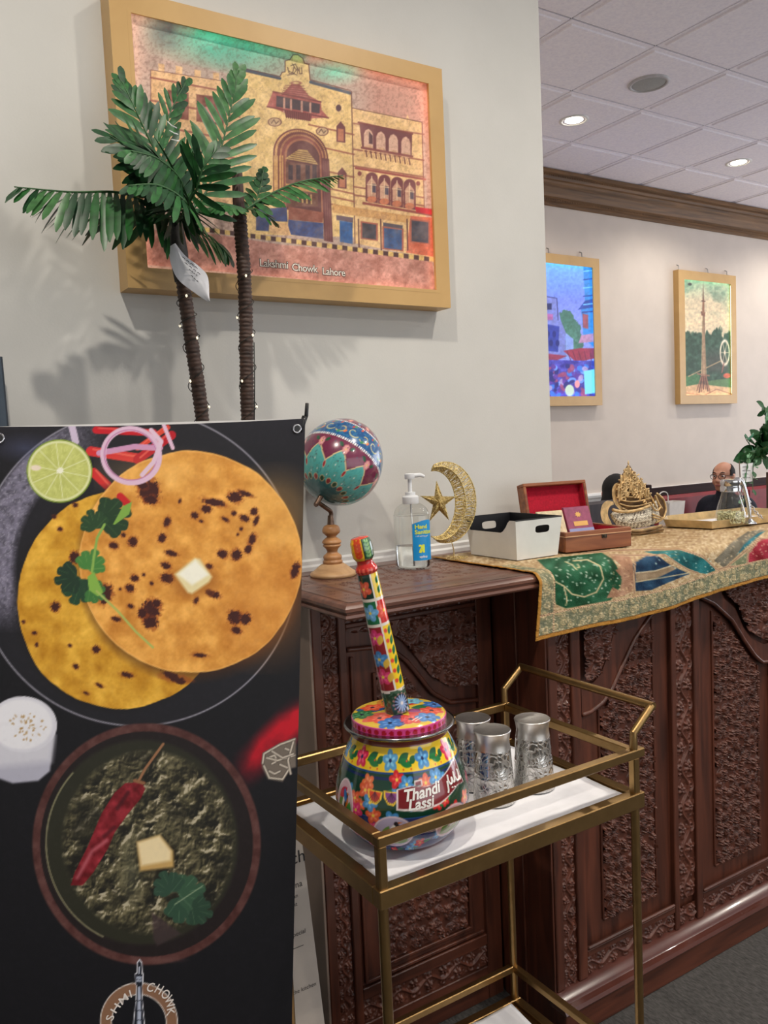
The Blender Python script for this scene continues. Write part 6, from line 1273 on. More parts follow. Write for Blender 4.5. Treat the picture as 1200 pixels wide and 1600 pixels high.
# two-tone plastic bin
bx0, bx1, by0, by1, bz0, bz1 = 1.300, 1.432, 1.487, 1.662, ZC+.001, ZC+.096
bi = thing('storage_bin', 'white plastic bin with black inside and oval handle holes', 'bin', ((bx0+bx1)/2, (by0+by1)/2, bz0))
M_wp = plain('white_bin_plastic', S(226, 226, 222), .35, var=.02); M_bk = plain('black_bin_plastic', S(20, 20, 24), .4, var=.05)
TAP = .009
def corner(ix, iy, f, inset=0.0):
    e = TAP*f-inset; return np.array([(bx1+e) if ix else (bx0-e), (by1+e) if iy else (by0-e), bz0+f*(bz1-bz0)])
def wall_ring(A, B, C, D, hole):         # quad A B C D (bottom left, bottom right, top right, top left) with a slot
    N = 40; ang = np.linspace(0, 2*PI, N, endpoint=False); hw, hh_, cx, cy = hole; P = lambda u, v: (1-u)*(1-v)*A+u*(1-v)*B+u*v*C+(1-u)*v*D
    inner = []; outer = []
    for t_ in ang:
        c, s = math.cos(t_), math.sin(t_); r = (abs(c)**4+abs(s)**4)**-.25; inner.append(P(cx+hw*c*r, cy+hh_*s*r))
        k = min((1-cx)/c if c > 1e-6 else (cx/-c if c < -1e-6 else 9), (1-cy)/s if s > 1e-6 else (cy/-s if s < -1e-6 else 9)); outer.append(P(cx+c*k, cy+s*k))
    # make sure the four corners are hit
    for u, v in ((0, 0), (1, 0), (1, 1), (0, 1)):
        t_ = math.atan2(v-cy, u-cx) % (2*PI); outer[int(round(t_/(2*PI)*N)) % N] = P(u, v)
    return np.array(outer+inner), [(k, (k+1) % N, N+(k+1) % N, N+k) for k in range(N)]
def scoop(A, B, C, D):                   # side with a lowered opening
    P = lambda u, v: (1-u)*(1-v)*A+u*(1-v)*B+u*v*C+(1-u)*v*D; us = np.linspace(0, 1, 28); tp_ = 1-.33*np.clip((us-.02)/.05, 0, 1)*np.clip((.86-us)/.14, 0, 1)**.6
    tp_ = np.where((us > .0) & (us < .86), np.maximum(tp_, .67), tp_)
    return np.array([P(u, 0) for u in us]+[P(u, v) for u, v in zip(us, tp_)]), [(k, k+1, 29+k, 28+k) for k in range(27)]
for ins, m, nm_ in ((0.0, M_wp, 'shell'), (.0022, M_bk, 'liner')):
    q = lambda ix, iy, f: corner(ix, iy, f, ins)
    parts = [wall_ring(q(0, 0, 0), q(1, 0, 0), q(1, 0, 1), q(0, 0, 1), (.155, .095, .58, .73)), wall_ring(q(1, 1, 0), q(0, 1, 0), q(0, 1, 1), q(1, 1, 1), (.165, .10, .5, .73)), (np.array([q(1, 0, 0), q(1, 1, 0), q(1, 1, 1), q(1, 0, 1)]), [(0, 1, 2, 3)]), scoop(q(0, 1, 0), q(0, 0, 0), q(0, 0, 1), q(0, 1, 1)), (np.array([q(0, 0, 0), q(1, 0, 0), q(1, 1, 0), q(0, 1, 0)])+[0, 0, .0015 if ins else 0], [(0, 1, 2, 3)])]
    mk(nm_, cat_(parts), m, bi)
# solid rim joins the two skins
tpo = [corner(1, 1, 1), corner(0, 1, 1)]
mk('rim', cat_([bar(corner(0, 0, 1)-[0, -.001, 0], corner(1, 0, 1)-[0, -.001, 0], .003, .003, .0008), bar(corner(1, 0, 1)-[.001, 0, 0], corner(1, 1, 1)-[.001, 0, 0], .003, .003, .0008), bar(corner(0, 1, 1)-[0, .001, 0], corner(1, 1, 1)-[0, .001, 0], .003, .003, .0008)]), M_bk, bi)
# handle slot pads: seen through the front hole
# open wooden box with red lining
P0 = atz(884, 864, ZC+.002); P1 = atz(987, 853, ZC+.002); rzb = math.atan2(P1[1]-P0[1], P1[0]-P0[0]); wB = np.linalg.norm((P1-P0)[:2]); dB = .165; hB = .050
wb = thing('wooden_box', 'open wooden box lined in red with a hinged lid, behind the white bin', 'box', (P0[0], P0[1], ZC+.002), rzb)
M_bw = wood('box_wood', S(112, 62, 36), S(158, 98, 60), (3, 30, 30), .4, .12); th_ = .009
L_ = lambda n_, VF, m, par=wb, **k: mk(n_, VF, m, par, world=False, **k)
L_('base', cat_([cbox(0, wB, 0, th_, 0, hB, .0015), cbox(0, wB, dB-th_, dB, 0, hB, .0015), cbox(0, th_, th_, dB-th_, 0, hB, .0015), cbox(wB-th_, wB, th_, dB-th_, 0, hB, .0015), cbox(th_, wB-th_, th_, dB-th_, .001, .006)]), M_bw)
L_('edge_line', cat_([bar((0, -.0006, hB-.011), (wB, -.0006, hB-.011), .0022, .0022, 0), bar((-.0006, 0, hB-.011), (-.0006, dB, hB-.011), .0022, .0022, 0)]), plain('pale_box_line', S(206, 160, 120), .5))
L_('lining', cat_([cbox(th_, wB-th_, th_, dB-th_, .006, .0075), cbox(th_, wB-th_, th_, th_+.0015, .0075, hB-.004), cbox(th_, wB-th_, dB-th_-.0015, dB-th_, .0075, hB-.004), cbox(th_, th_+.0015, th_, dB-th_, .0075, hB-.004), cbox(wB-th_-.0015, wB-th_, th_, dB-th_, .0075, hB-.004)]), M_red)
L_('latch', cat_([cbox(wB*.54, wB*.54+.016, -.0025, 0, hB-.022, hB-.012, .001), cbox(wB*.54+.004, wB*.54+.010, -.0045, -.0025, hB-.020, hB-.014, .001)]), plain('dark_latch', S(70, 62, 54), .35, .9))
# lid swung open on the back edge
tl2 = math.radians(102); hl = .034
def lidp(VF):                            # lid local: x along the box, y up the open lid, z out of its hollow side
    V, F = VF; V = np.asarray(V); c, s = math.cos(tl2), math.sin(tl2)
    y = dB-V[:, 1]*-math.cos(tl2)*1.0*1; return np.c_[V[:, 0], dB+V[:, 1]*(-c)-V[:, 2]*s, hB+.002+V[:, 1]*s+V[:, 2]*(-c)*1.0], F
HL = .118
lid_b = L_('lid', lidp(cat_([cbox(0, wB, 0, HL, -hl, -hl+.007, .0015), cbox(0, wB, 0, th_, -hl+.006, 0, .0015), cbox(0, wB, HL-th_, HL, -hl+.006, 0, .0015), cbox(0, th_, th_, HL-th_, -hl+.006, 0, .0015), cbox(wB-th_, wB, th_, HL-th_, -hl+.006, 0, .0015)])), M_bw)
L_('lid_lining', lidp(cat_([cbox(th_, wB-th_, th_, HL-th_, -hl+.007, -hl+.009), cbox(wB-th_-.0015, wB-th_, th_, HL-th_, -hl+.009, -.003), cbox(th_, th_+.0015, th_, HL-th_, -hl+.009, -.003)])), M_red, lid_b)
L_('hinge', cat_([cbox(wB*.2, wB*.2+.02, dB-.002, dB+.003, hB-.008, hB+.006, .001), cbox(wB*.75, wB*.75+.02, dB-.002, dB+.003, hB-.008, hB+.006, .001)]), M_gold)
# card packets standing in the box
cr_, sr_ = math.cos(rzb), math.sin(rzb)
def packet(label, x0, x1, y, z0, z1, lean, c, c2, extra=None):
    V, F = cbox(x0, x1, y, y+.010, z0, z1, .001); V[:, 1] += (V[:, 2]-z0)*lean; o = np.array([P0[0]+V[:, 0]*cr_-V[:, 1]*sr_, P0[1]+V[:, 0]*sr_+V[:, 1]*cr_, ZC+.002+V[:, 2]]).T
    t_ = thing('card_packet', label, 'packet', tuple(o.mean(0)*[1, 1, 0]+[0, 0, o[:, 2].min()])); mk('sleeve', (o, F), plain('packet_print', c, .45, var=.12, scale=60), t_)
    def W3(x, z, d=-.0008): yy = y+(z-z0)*lean+d; return np.array([P0[0]+x*cr_-yy*sr_, P0[1]+x*sr_+yy*cr_, ZC+.002+z])
    xa, xb = x0+(x1-x0)*.25, x0+(x1-x0)*.8; zm = z0+(z1-z0)*.45
    mk('printed_band', (np.array([W3(xa, zm), W3(xb, zm), W3(xb, zm+.012), W3(xa, zm+.012)]), [(0, 1, 2, 3)]), plain('packet_gold_print', c2, .4), t_)
    if extra:
        mk('printed_foot', (np.array([W3(x0+.001, z0+.002), W3(x1-.001, z0+.002), W3(x1-.001, z0+(z1-z0)*.38), W3(x0+.001, z0+(z1-z0)*.38)]), [(0, 1, 2, 3)]), plain('packet_blue_print', extra, .45), t_)
        cx_, cz_ = (x0+x1)/2, z0+(z1-z0)*.78; mk('printed_crest', (np.array([W3(cx_+.011*math.cos(k*PI/8)*(1 if k % 2 else .6), cz_+.008*math.sin(k*PI/8)*(1 if k % 2 else .6)) for k in range(16)]), [tuple(range(16))]), plain('packet_crest', c2, .4), t_)
packet('purple-pink card packet with gold print standing in the red-lined box', .096, .176, .108, .0085, .098, .42, S(150, 74, 104), S(226, 176, 96), S(150, 160, 206))
packet('cream card packet standing at the left in the red-lined box', .014, .092, .112, .0085, .092, .40, S(222, 206, 168), S(190, 170, 110))

# gold calligraphy ornament
sx_0, sy_0 = 1.945, 1.625; YS = sy_0
ca = thing('calligraphy_ornament', 'gold calligraphy sculpture shaped like a boat with white filigree, on the embroidered cloth', 'ornament', (sx_0, sy_0, ZC))
def gp(x, y, dy=0.0): return at(x, y, YS+dy)
def q8(a, b): return 790+a/4.444, 720+b/4.444
M_gs = plain('antique_gold', S(206, 176, 126), .42, .35, var=.2, scale=60, bump=.4, bscale=150); M_gs2 = plain('dark_gold', S(112, 84, 50), .5, .4, var=.2, scale=60)
# foot
ft = []
for k, (xa, ya) in enumerate([(880, 520), (900, 530), (930, 515), (965, 510), (990, 525), (1030, 522), (1070, 505), (1098, 490)]): ft.append((xa, ya))
Vf = []
for dy in (-.022, .022):
    Vf += [gp(*q8(*q), dy) for q in ft]+[gp(*q8(xa, yb), dy*.9) for xa, yb in ((1085, 440), (1040, 452), (1000, 462), (960, 470), (930, 475), (910, 475), (890, 472), (870, 470))]
Vf = [np.array([q[0], q[1], max(q[2], ZC+.0005)]) for q in Vf]; nF = 16; mk('foot', (np.array(Vf), [tuple(range(nF)), tuple(range(2*nF-1, nF-1, -1))]+[(k, k+nF, (k+1) % nF+nF, (k+1) % nF) for k in range(nF)]), M_gs, ca)
for ln_ in (((870, 490), (960, 490), (1090, 455)), ((875, 508), (960, 503), (1095, 478))): mk('foot_moulding', tube(smooth_prof(np.array([gp(*q8(*q), -.024) for q in ln_]), 6), .0030, 8), M_gs2, ca, True)
# filigree hull: curved band, relief of scrolls
nu_, nv_ = 150, 70; lo_ = np.array([(722, 372), (740, 410), (775, 450), (830, 468), (890, 470), (960, 460), (1030, 438), (1080, 400)], float); hi_ = np.array([(745, 352), (775, 352), (820, 350), (880, 345), (930, 336), (980, 325), (1020, 300), (1050, 262)], float)
lo_ = smooth_prof(lo_, 22)[:nu_]; hi_ = smooth_prof(hi_, 22)[:nu_]; nu_ = len(lo_); Vh = []
for k in range(nu_):
    for j in range(nv_):
        s = j/(nv_-1); q = lo_[k]*(1-s)+hi_[k]*s; Vh.append(gp(*q8(*q), -.030*math.sin(PI*(.15+.7*s))*math.sin(PI*min(1, max(0, (k+4)/(nu_+8))))**.5))
Vh = np.array(Vh); U2 = np.repeat(np.arange(nu_)[:, None]/nu_*.105, nv_, 1).ravel(); W2_ = np.repeat(np.arange(nv_)[None]/nv_*.036, nu_, 0).ravel()
Hc = np.maximum(vine(W2_*1.0 % .009-.0045, U2, .009, .012, 3), carve(U2, W2_, .0075, 9)); Vh[:, 1] -= .0022*Hc
pc = np.array((96, 84, 70))/255*(1-np.clip(Hc*2, 0, 1))[:, None]+np.array((232, 224, 204))/255*np.clip(Hc*2, 0, 1)[:, None]
mk('filigree_hull', (Vh, quads(nu_, nv_)), printed('filigree', .4), ca, True, pc)
mk('hull_back', (lambda A_: (A_, quads(nu_, 2)))(np.array([[gp(*q8(*lo_[k]), .012), gp(*q8(*hi_[k]), .012)] for k in range(nu_)]).reshape(-1, 3)), M_gs2, ca, True)
def stroke(nm_, pts, w, dy, flat=.7, m=M_gs): mk(nm_, tube(smooth_prof(np.array([gp(*q8(*q), dy) for q in pts]), 6), w, 8, flat=flat), m, ca, True)
def plate(nm_, pts, d0, d1, m=M_gs):
    n_ = len(pts); mk(nm_, (np.array([gp(*q8(*q), d0) for q in pts]+[gp(*q8(*q), d1) for q in pts]), [tuple(range(n_)), tuple(range(2*n_-1, n_-1, -1))]+[(k, k+n_, (k+1) % n_+n_, (k+1) % n_) for k in range(n_)]), m, ca)
def curv(pts): return [tuple(q) for q in smooth_prof(np.array(pts, float), 4)]
plate('scroll_end', curv([(748, 284), (705, 277), (672, 305), (660, 358), (668, 408), (692, 438), (738, 442)])+curv([(730, 420), (713, 385), (712, 345), (728, 315), (752, 304)]), -.022, .012)
plate('hull_stern', curv([(1000, 312), (1050, 225), (1095, 270), (1113, 330), (1100, 398), (1040, 432)]), -.006, .010, M_gs2)
stroke('upper_band', [(745, 340), (800, 352), (870, 350), (940, 335), (1000, 312)], .0045, -.03, 1.0)
plate('crescent_horn', curv([(803, 156), (768, 154), (743, 185), (740, 240), (758, 300), (800, 345)])+curv([(818, 332), (782, 290), (768, 240), (775, 200), (803, 180)]), -.018, .010)
stroke('right_bow', [(1040, 432), (1085, 405), (1113, 345), (1098, 272), (1050, 225)], .0030, -.012, 1.0)
for pts in (((1010, 300), (1030, 335), (1055, 345), (1075, 320)), ((1020, 370), (1060, 385), (1095, 395), (1110, 360)), ((1025, 390), (1070, 405), (1100, 400)), ((1010, 250), (1030, 290), (1050, 330)), ((1040, 240), (1060, 290), (1085, 330))): stroke('letter_loop', pts, .0032, -.026)
# the rising mass of letters: uprights and sweeping rows inside the spire outline
rs = np.random.RandomState(12)
def edge(b): return np.interp(b, [15, 60, 120, 190, 250, 310, 345], [845, 818, 795, 768, 775, 790, 815]), np.interp(b, [15, 60, 120, 190, 250, 310, 345], [862, 885, 935, 985, 1015, 1010, 960])
for k, b in enumerate(np.linspace(110, 338, 8)):
    l_, r_ = edge(b); stroke('letter_row', [(l_, b-10), (l_+(r_-l_)*.25, b+8), (l_+(r_-l_)*.5, b+10), (l_+(r_-l_)*.75, b), (r_, b-16)], .0030, -.022-.002*(k % 2))
for k in range(24):
    f = (k+.5)/24; xb = 775+f*235; tb = np.interp(xb, [775, 800, 830, 850, 880, 940, 1010], [190, 100, 55, 15, 70, 120, 215]); bb = np.interp(xb, [775, 850, 1010], [325, 345, 300]); mid = rs.uniform(.35, .7)
    stroke('letter_upright', [(xb+rs.uniform(-4, 4), tb+rs.uniform(0, 25)), (xb+rs.uniform(-5, 5), tb*.5+bb*.5), (xb+rs.uniform(-5, 5), tb*(1-mid)+bb*mid+20)], .0027, -.024-.004*rs.rand())
for k in range(34):
    b = 60+rs.rand()*250; l_, r_ = edge(b); xc = l_+(r_-l_)*(.1+.8*rs.rand()); w_ = 10+rs.rand()*8; stroke('letter_loop', [(xc-w_, b), (xc-w_*.3, b-12), (xc+w_*.7, b-4), (xc+w_*.3, b+10), (xc-w_*.6, b+8)], .0023, -.026-.003*rs.rand())
bkp = [(845, 30), (800, 110), (765, 190), (775, 260), (800, 340), (880, 350), (960, 335), (1005, 300), (1010, 240), (960, 165), (900, 95), (862, 30)]
mk('back_plate', (np.array([gp(*q8(*q), -.008) for q in bkp]+[gp(*q8(*q), .004) for q in bkp]), [tuple(range(12)), tuple(range(23, 11, -1))]+[(k, k+12, (k+1) % 12+12, (k+1) % 12) for k in range(12)]), M_gs2, ca)
mk('finial', lathe([(.0012, -.004), (.0026, 0), (.0018, .004), (.0006, .009)], 10, gp(*q8(852, 18), -.01)), M_gs, ca, True)

# gold tray, paper, glass dispenser with seeds
TA, TB_, TC_, TD = atz(1038, 828, ZC+.001), atz(1098, 832, ZC+.001), np.array([2.52, 1.475, ZC+.001]), np.array([2.52, 1.76, ZC+.001])
TA = np.array([2.055, 1.675, 0]); TB_ = np.array([2.075, 1.520, 0]); TC_ = np.array([2.50, 1.470, 0]); TD = np.array([2.51, 1.715, 0]); TE = np.array([2.15, 1.74, 0])
tp5 = [TA, TB_, TC_, TD, TE]; cen5 = np.mean(tp5, 0)
ty = thing('serving_tray', 'gold rimmed tray under the glass seed jar', 'tray', (cen5[0], cen5[1], ZC+.003)); M_tray = plain('gold_tray', S(202, 176, 128), .5, .1, var=.12, scale=30)
def ringz(s, z): return [np.array([cen5[0]+(q[0]-cen5[0])*s, cen5[1]+(q[1]-cen5[1])*s, z]) for q in tp5]
R0, R1, R2, R3 = ringz(.95, ZC+.003), ringz(1.0, ZC+.026), ringz(.985, ZC+.026), ringz(.94, ZC+.006)
Vt = np.array(R0+R1+R2+R3); mk('tray_body', (Vt, [tuple(range(4, -1, -1))]+[(a*5+k, a*5+(k+1) % 5, a*5+5+(k+1) % 5, a*5+5+k) for a in range(3) for k in range(5)]+[tuple(range(15, 20))]), M_tray, ty)
base(mk('tray_paper', (lambda q: (np.array([(*a[:2], ZC+.0066) for a in q]+[(*a[:2], ZC+.0074) for a in q]), [(3, 2, 1, 0), (4, 5, 6, 7)]+[(k, (k+1) % 4, (k+1) % 4+4, k+4) for k in range(4)]))([(2.10, 1.545), (2.42, 1.51), (2.44, 1.66), (2.14, 1.69)]), M_paper, label='white paper lying in the gold rimmed tray', cat='paper'))
jx_, jy_ = atz(1142, 819, ZC+.008)[:2]; jz = ZC+.0078
jg = thing('seed_jar', 'clear glass dispenser jar half filled with seeds, metal cap and curved spout', 'jar', (jx_, jy_, jz))
jp = smooth_prof([(.030, 0), (.0415, .003), (.0430, .012), (.0425, .030), (.0370, .055), (.0290, .080), (.0245, .098), (.0240, .110), (.0252, .114)], 5)
M_gl = thin_glass('clear_glass'); g_o = lathe(jp, 48, (jx_, jy_, jz), True, False); g_i = lathe([(max(r-.0022, .001), max(z, .003)) for r, z in jp], 48, (jx_, jy_, jz), True, False)
mk('glass', g_o, M_gl, jg, True)
sv = []; rs = np.random.RandomState(21)
for k in range(520):
    z = .006+.030*rs.rand(); R_ = np.interp(z, jp[:, 1], jp[:, 0])-.0065; a = rs.rand()*2*PI; r = R_*math.sqrt(rs.rand()) if rs.rand() < .5 else R_*(.85+.15*rs.rand()); c = np.array([jx_+r*math.cos(a), jy_+r*math.sin(a), jz+z+.004*(1-r/R_)]); d = rs.normal(size=3); d /= np.linalg.norm(d); sv.append(tube([c-d*.0052, c, c+d*.0052], [.0008, .0024, .0008], 5, caps=False))
mk('seeds', cat_(sv), plain('pale_seeds', S(230, 208, 166), .7, var=.3, scale=160), jg, True, kind='stuff')
mk('cap', lathe([(.0250, .098), (.0285, .099), (.0290, .110), (.0275, .113), (.0275, .117), (.0290, .120), (.0285, .130), (.0245, .134), (.001, .136)], 40, (jx_, jy_, jz), False, True), M_chrome, jg, 40)
hdv = np.array([_R[0], _R[1], 0]); hdv /= np.linalg.norm(hdv); J = lambda a, z: np.array([jx_, jy_, jz+z])+hdv*a
mk('spout', tube(smooth_prof(np.array([J(.014, .132), J(.030, .130), J(.040, .110), J(.050, .070), J(.056, .030), J(.057, .012)]), 6), np.linspace(.0075, .0045, 31), 12), M_chrome, jg, True)
mk('spout_foot', lathe([(.006, .014), (.010, .009), (.018, .003), (.019, .0), ], 28, J(.057, .0), True, True), M_chrome, jg, 40)
def chain(nm_, P, Q, n, sag, par):
    for k in range(n):
        f = (k+.5)/n; c = P*(1-f)+Q*f-np.array([0, 0, sag*math.sin(PI*f)]); t_ = (Q-P)/np.linalg.norm(Q-P); s_, u_ = frame_of(t_); s_ = s_ if k % 2 else u_
        ln = np.linalg.norm(Q-P)/n*.72; mk(nm_, tube([c+t_*ln*math.cos(a)+s_*.0042*math.sin(a) for a in np.linspace(0, 2*PI, 12, endpoint=False)], .0011, 5, True), M_chrome, par, True)
chain('chain_link', J(.030, .118), J(.040, .012), 9, .006, jg); chain('chain_link', J(.052, .070), J(.095, .014), 8, .008, jg)
# a second loose chain end and the planter further along the worktop
qx, qy = 2.70, 1.66
pt = thing('planter_box', 'tall slim wooden planter box at the right edge behind the seed jar', 'planter', (qx, qy, 1.089)); M_pw2 = wood('planter_wood', S(132, 92, 56), S(178, 134, 86), (20, 20, 3), .5, .2); M_pd = wood('planter_dark', S(72, 52, 40), S(100, 76, 58), (20, 20, 3), .5, .2)
pz0, pz1 = 1.0895, 1.232
for x0, x1, y0, y1, m in ((qx-.052, qx-.044, qy-.06, qy+.06, M_pd), (qx+.044, qx+.052, qy-.06, qy+.06, M_pw2), (qx-.044, qx+.044, qy-.06, qy-.052, M_pw2), (qx-.044, qx+.044, qy+.052, qy+.06, M_pw2)): mk('side_board', cbox(x0, x1, y0, y1, pz0, pz1, .001), m, pt)
mk('soil', cbox(qx-.044, qx+.044, qy-.052, qy+.052, pz0, pz1-.02), plain('dark_soil', S(40, 32, 26), .95, bump=.6, bscale=120), pt)
# foliage rising from the planter
pg = thing('potted_plant', 'dark green leafy arrangement with trailing sprigs growing in the slim wooden planter', 'plant', (qx, qy, pz1-.02))
def big_leaf(mat): 
    n = 7; t_ = np.linspace(0, 1, n); w = .36*np.sin(PI*np.clip(t_*.96+.02, 0, 1))**.7; V = []
    for k in range(n): V += [(t_[k], -w[k], .06*math.sin(PI*t_[k])), (t_[k], 0, -.12*t_[k]**2), (t_[k], w[k], .06*math.sin(PI*t_[k]))]
    return mesh_data('leaf', np.array(V), [(k*3+j, k*3+3+j, k*3+4+j, k*3+1+j) for k in range(n-1) for j in (0, 1)], mat, True)
bls = [big_leaf(plain('plant_leaf', S(38, 84, 46), .45, var=.2, scale=5)), big_leaf(plain('plant_leaf_pale', S(110, 160, 120), .45, var=.2, scale=5)), big_leaf(plain('plant_leaf_blue', S(120, 190, 160), .45, var=.1, scale=5))]
def put_leaf(par, P, d, ln, wid, me, nrm=(0, -.6, .8), org=None):
    d = np.asarray(d, float); d /= np.linalg.norm(d); y = np.cross(nrm, d); y /= np.linalg.norm(y); z = np.cross(d, y); org = np.array(par.location if par.parent is None else par.parent.location)
    o = bpy.data.objects.new('leaf', me); COL.objects.link(o); o.parent = par; o.matrix_local = Matrix(((d[0]*ln, y[0]*ln*wid, z[0]*ln, P[0]-org[0]), (d[1]*ln, y[1]*ln*wid, z[1]*ln, P[1]-org[1]), (d[2]*ln, y[2]*ln*wid, z[2]*ln, P[2]-org[2]), (0, 0, 0, 1))); return o
YQ = 1.66
def pp(x, y, dy=0.0): return at(x, y, YQ+dy)
root_ = np.array([qx-.01, qy, pz1-.02])
rs = np.random.RandomState(31)
for pts, n_l, ln in (([root_, pp(1192, 712), pp(1182, 700), pp(1164, 712)], 13, .050), ([root_, pp(1198, 700), pp(1190, 688)], 14, .056), ([root_, pp(1200, 690), pp(1198, 660), pp(1194, 635)], 12, .034), ([root_, pp(1215, 690), pp(1225, 670)], 14, .056), ([root_, pp(1200, 705), pp(1196, 694)], 12, .050), ([root_, pp(1196, 712), pp(1186, 712, -.02), pp(1178, 708, -.03)], 10, .044), ([root_, pp(1190, 716), pp(1178, 722, -.03), pp(1176, 770, -.04)], 12, .020), ([root_, pp(1186, 712), pp(1170, 716, -.03), pp(1162, 790, -.04)], 14, .020), ([root_, pp(1182, 706), pp(1168, 690), pp(1163, 680)], 4, .032)):
    C = smooth_prof(np.array(pts), 6); sp5 = mk('stem', tube(C, np.linspace(.0022, .0010, len(C)), 5), M_rach, pg, True)
    for k in range(n_l):
        f = .35+.65*(k+.5)/n_l; i_ = min(len(C)-2, int(f*(len(C)-1))); T = C[i_+1]-C[i_]; T /= np.linalg.norm(T); d = T+rs.normal(size=3)*.75; put_leaf(sp5, C[i_], d, ln*rs.uniform(.8, 1.2), 1.0, bls[0 if ln > .035 else (1 if rs.rand() < .6 else 0)] if not (n_l == 4) else bls[2], rs.normal(size=3)*.4+[0, -.8, .5])
# little handwritten card on a stake
cd = thing('sign_card', 'small handwritten white card on a thin wooden stake among the trailing leaves', 'card', tuple(pp(1158, 780, -.03)))
A5 = [pp(1157, 726, -.03), pp(1177, 723, -.03), pp(1176, 752, -.03), pp(1158, 754, -.03)]
mk('card', (np.array(A5+[a+[0, .0012, 0] for a in A5]), [(3, 2, 1, 0), (4, 5, 6, 7)]+[(k, (k+1) % 4, (k+1) % 4+4, k+4) for k in range(4)]), M_paper, cd)
mk('stake', tube([pp(1155, 721, -.03), pp(1156.5, 750, -.03), pp(1158, 800, -.03)], .0016, 6), M_pd, cd, True)
mk('handwriting', cat_([tube([pp(1160, 730+k*5.5, -.0315)-[0, .0008, 0], pp(1165, 729+k*5.5, -.0315)-[0, .0008, 0], pp(1169+3*(k % 2), 730+k*5.5, -.0315)-[0, .0008, 0]], .0007, 4) for k in range(4)]), M_ink, cd)

# ------------------------------------------------------------------ dining area behind the counter
M_dk = wood('dark_booth_wood', S(36, 20, 20), S(52, 30, 28), (3, 30, 30), .65, .1); M_dk.node_tree.nodes['Principled BSDF'].inputs['Specular IOR Level'].default_value = .15; M_rv = plain('red_vinyl', S(122, 14, 26), .55, var=.1, scale=12, bump=.1, bscale=80); M_cz = wood('dark_chair_wood', S(36, 26, 30), S(52, 38, 42), (20, 20, 3), .45, .1)
bxl = at(1016, 770, 4.42)[0]
bo = thing('booth_bench', 'long red vinyl booth bench with dark wooden back along the far wall', 'bench', (6.9, 4.45, 0))
mk('back_panel', cbox(bxl, 8.9, 4.455, 4.49, 0, .90, .006), M_dk, bo); mk('top_rail', cbox(bxl, 8.9, 4.42, 4.455, .882, .954, .005), M_dk, bo)
mk('end_post', cbox(bxl-.06, bxl, 4.40, 4.54, 0, .985, .006), M_dk, bo); mk('seat_frame', cbox(bxl, 8.9, 4.02, 4.46, 0, .20, .006), M_dk, bo)
nb = 3
for k in range(nb):
    x0 = bxl+(8.9-bxl)*k/nb; x1 = bxl+(8.9-bxl)*(k+1)/nb; mk('back_cushion', cbox(x0+.003, x1-.003, 4.38, 4.46, .30, .885, .025), M_rv, bo); mk('seat_cushion', cbox(x0+.003, x1-.003, 3.98, 4.42, .20, .285, .025), M_rv, bo)
# table with a paper bag
tbx, tby = at(1052, 800, 3.3)[0]+.02, 3.3
tb = thing('dining_table', 'dark pedestal dining table under the white paper bag', 'table', (tbx, tby, 0))
mk('table_top', cbox(tbx-.30, tbx+.34, tby-.32, tby+.30, .70, .74, .008), M_dk, tb); mk('pedestal', lathe([(.05, .03), (.04, .1), (.04, .6), (.09, .70)], 20, (tbx, tby, 0)), M_black, tb, 40); mk('foot', lathe([(.28, 0), (.28, .015), (.08, .035), (.05, .05)], 32, (tbx, tby, 0)), M_black, tb, 40)
bg_ = at(1052, 783, 3.3); bw = .085
bag = thing('paper_bag', 'white paper carrier bag with twisted handles on the table, in front of the red booth', 'bag', (bg_[0], 3.3, .7405))
zt_ = bg_[2]; Vb_ = []
for z, e in ((.7405, 0), (.80, .004), (zt_*.5+.4, -.004), (zt_, .003)): Vb_ += [(bg_[0]-bw-e, 3.26-e, z), (bg_[0]+bw*.62+e, 3.26-e, z), (bg_[0]+bw*.62+e, 3.34+e, z), (bg_[0]-bw-e, 3.34+e, z)]
mk('bag_body', (np.array(Vb_), [(0, 3, 2, 1)]+[(a*4+k, a*4+(k+1) % 4, a*4+4+(k+1) % 4, a*4+4+k) for a in range(3) for k in range(4)]), plain('bag_paper', S(222, 216, 210), .8, var=.03), bag)
for yy in (3.262, 3.338): mk('bag_handle', tube(smooth_prof(np.array([at(1032, 788, yy), at(1030, 774, yy), at(1036, 768.5, yy), at(1043, 772, yy), at(1044, 788, yy)]), 6), .0035, 6), plain('bag_twine', S(226, 222, 216), .8), bag, True)
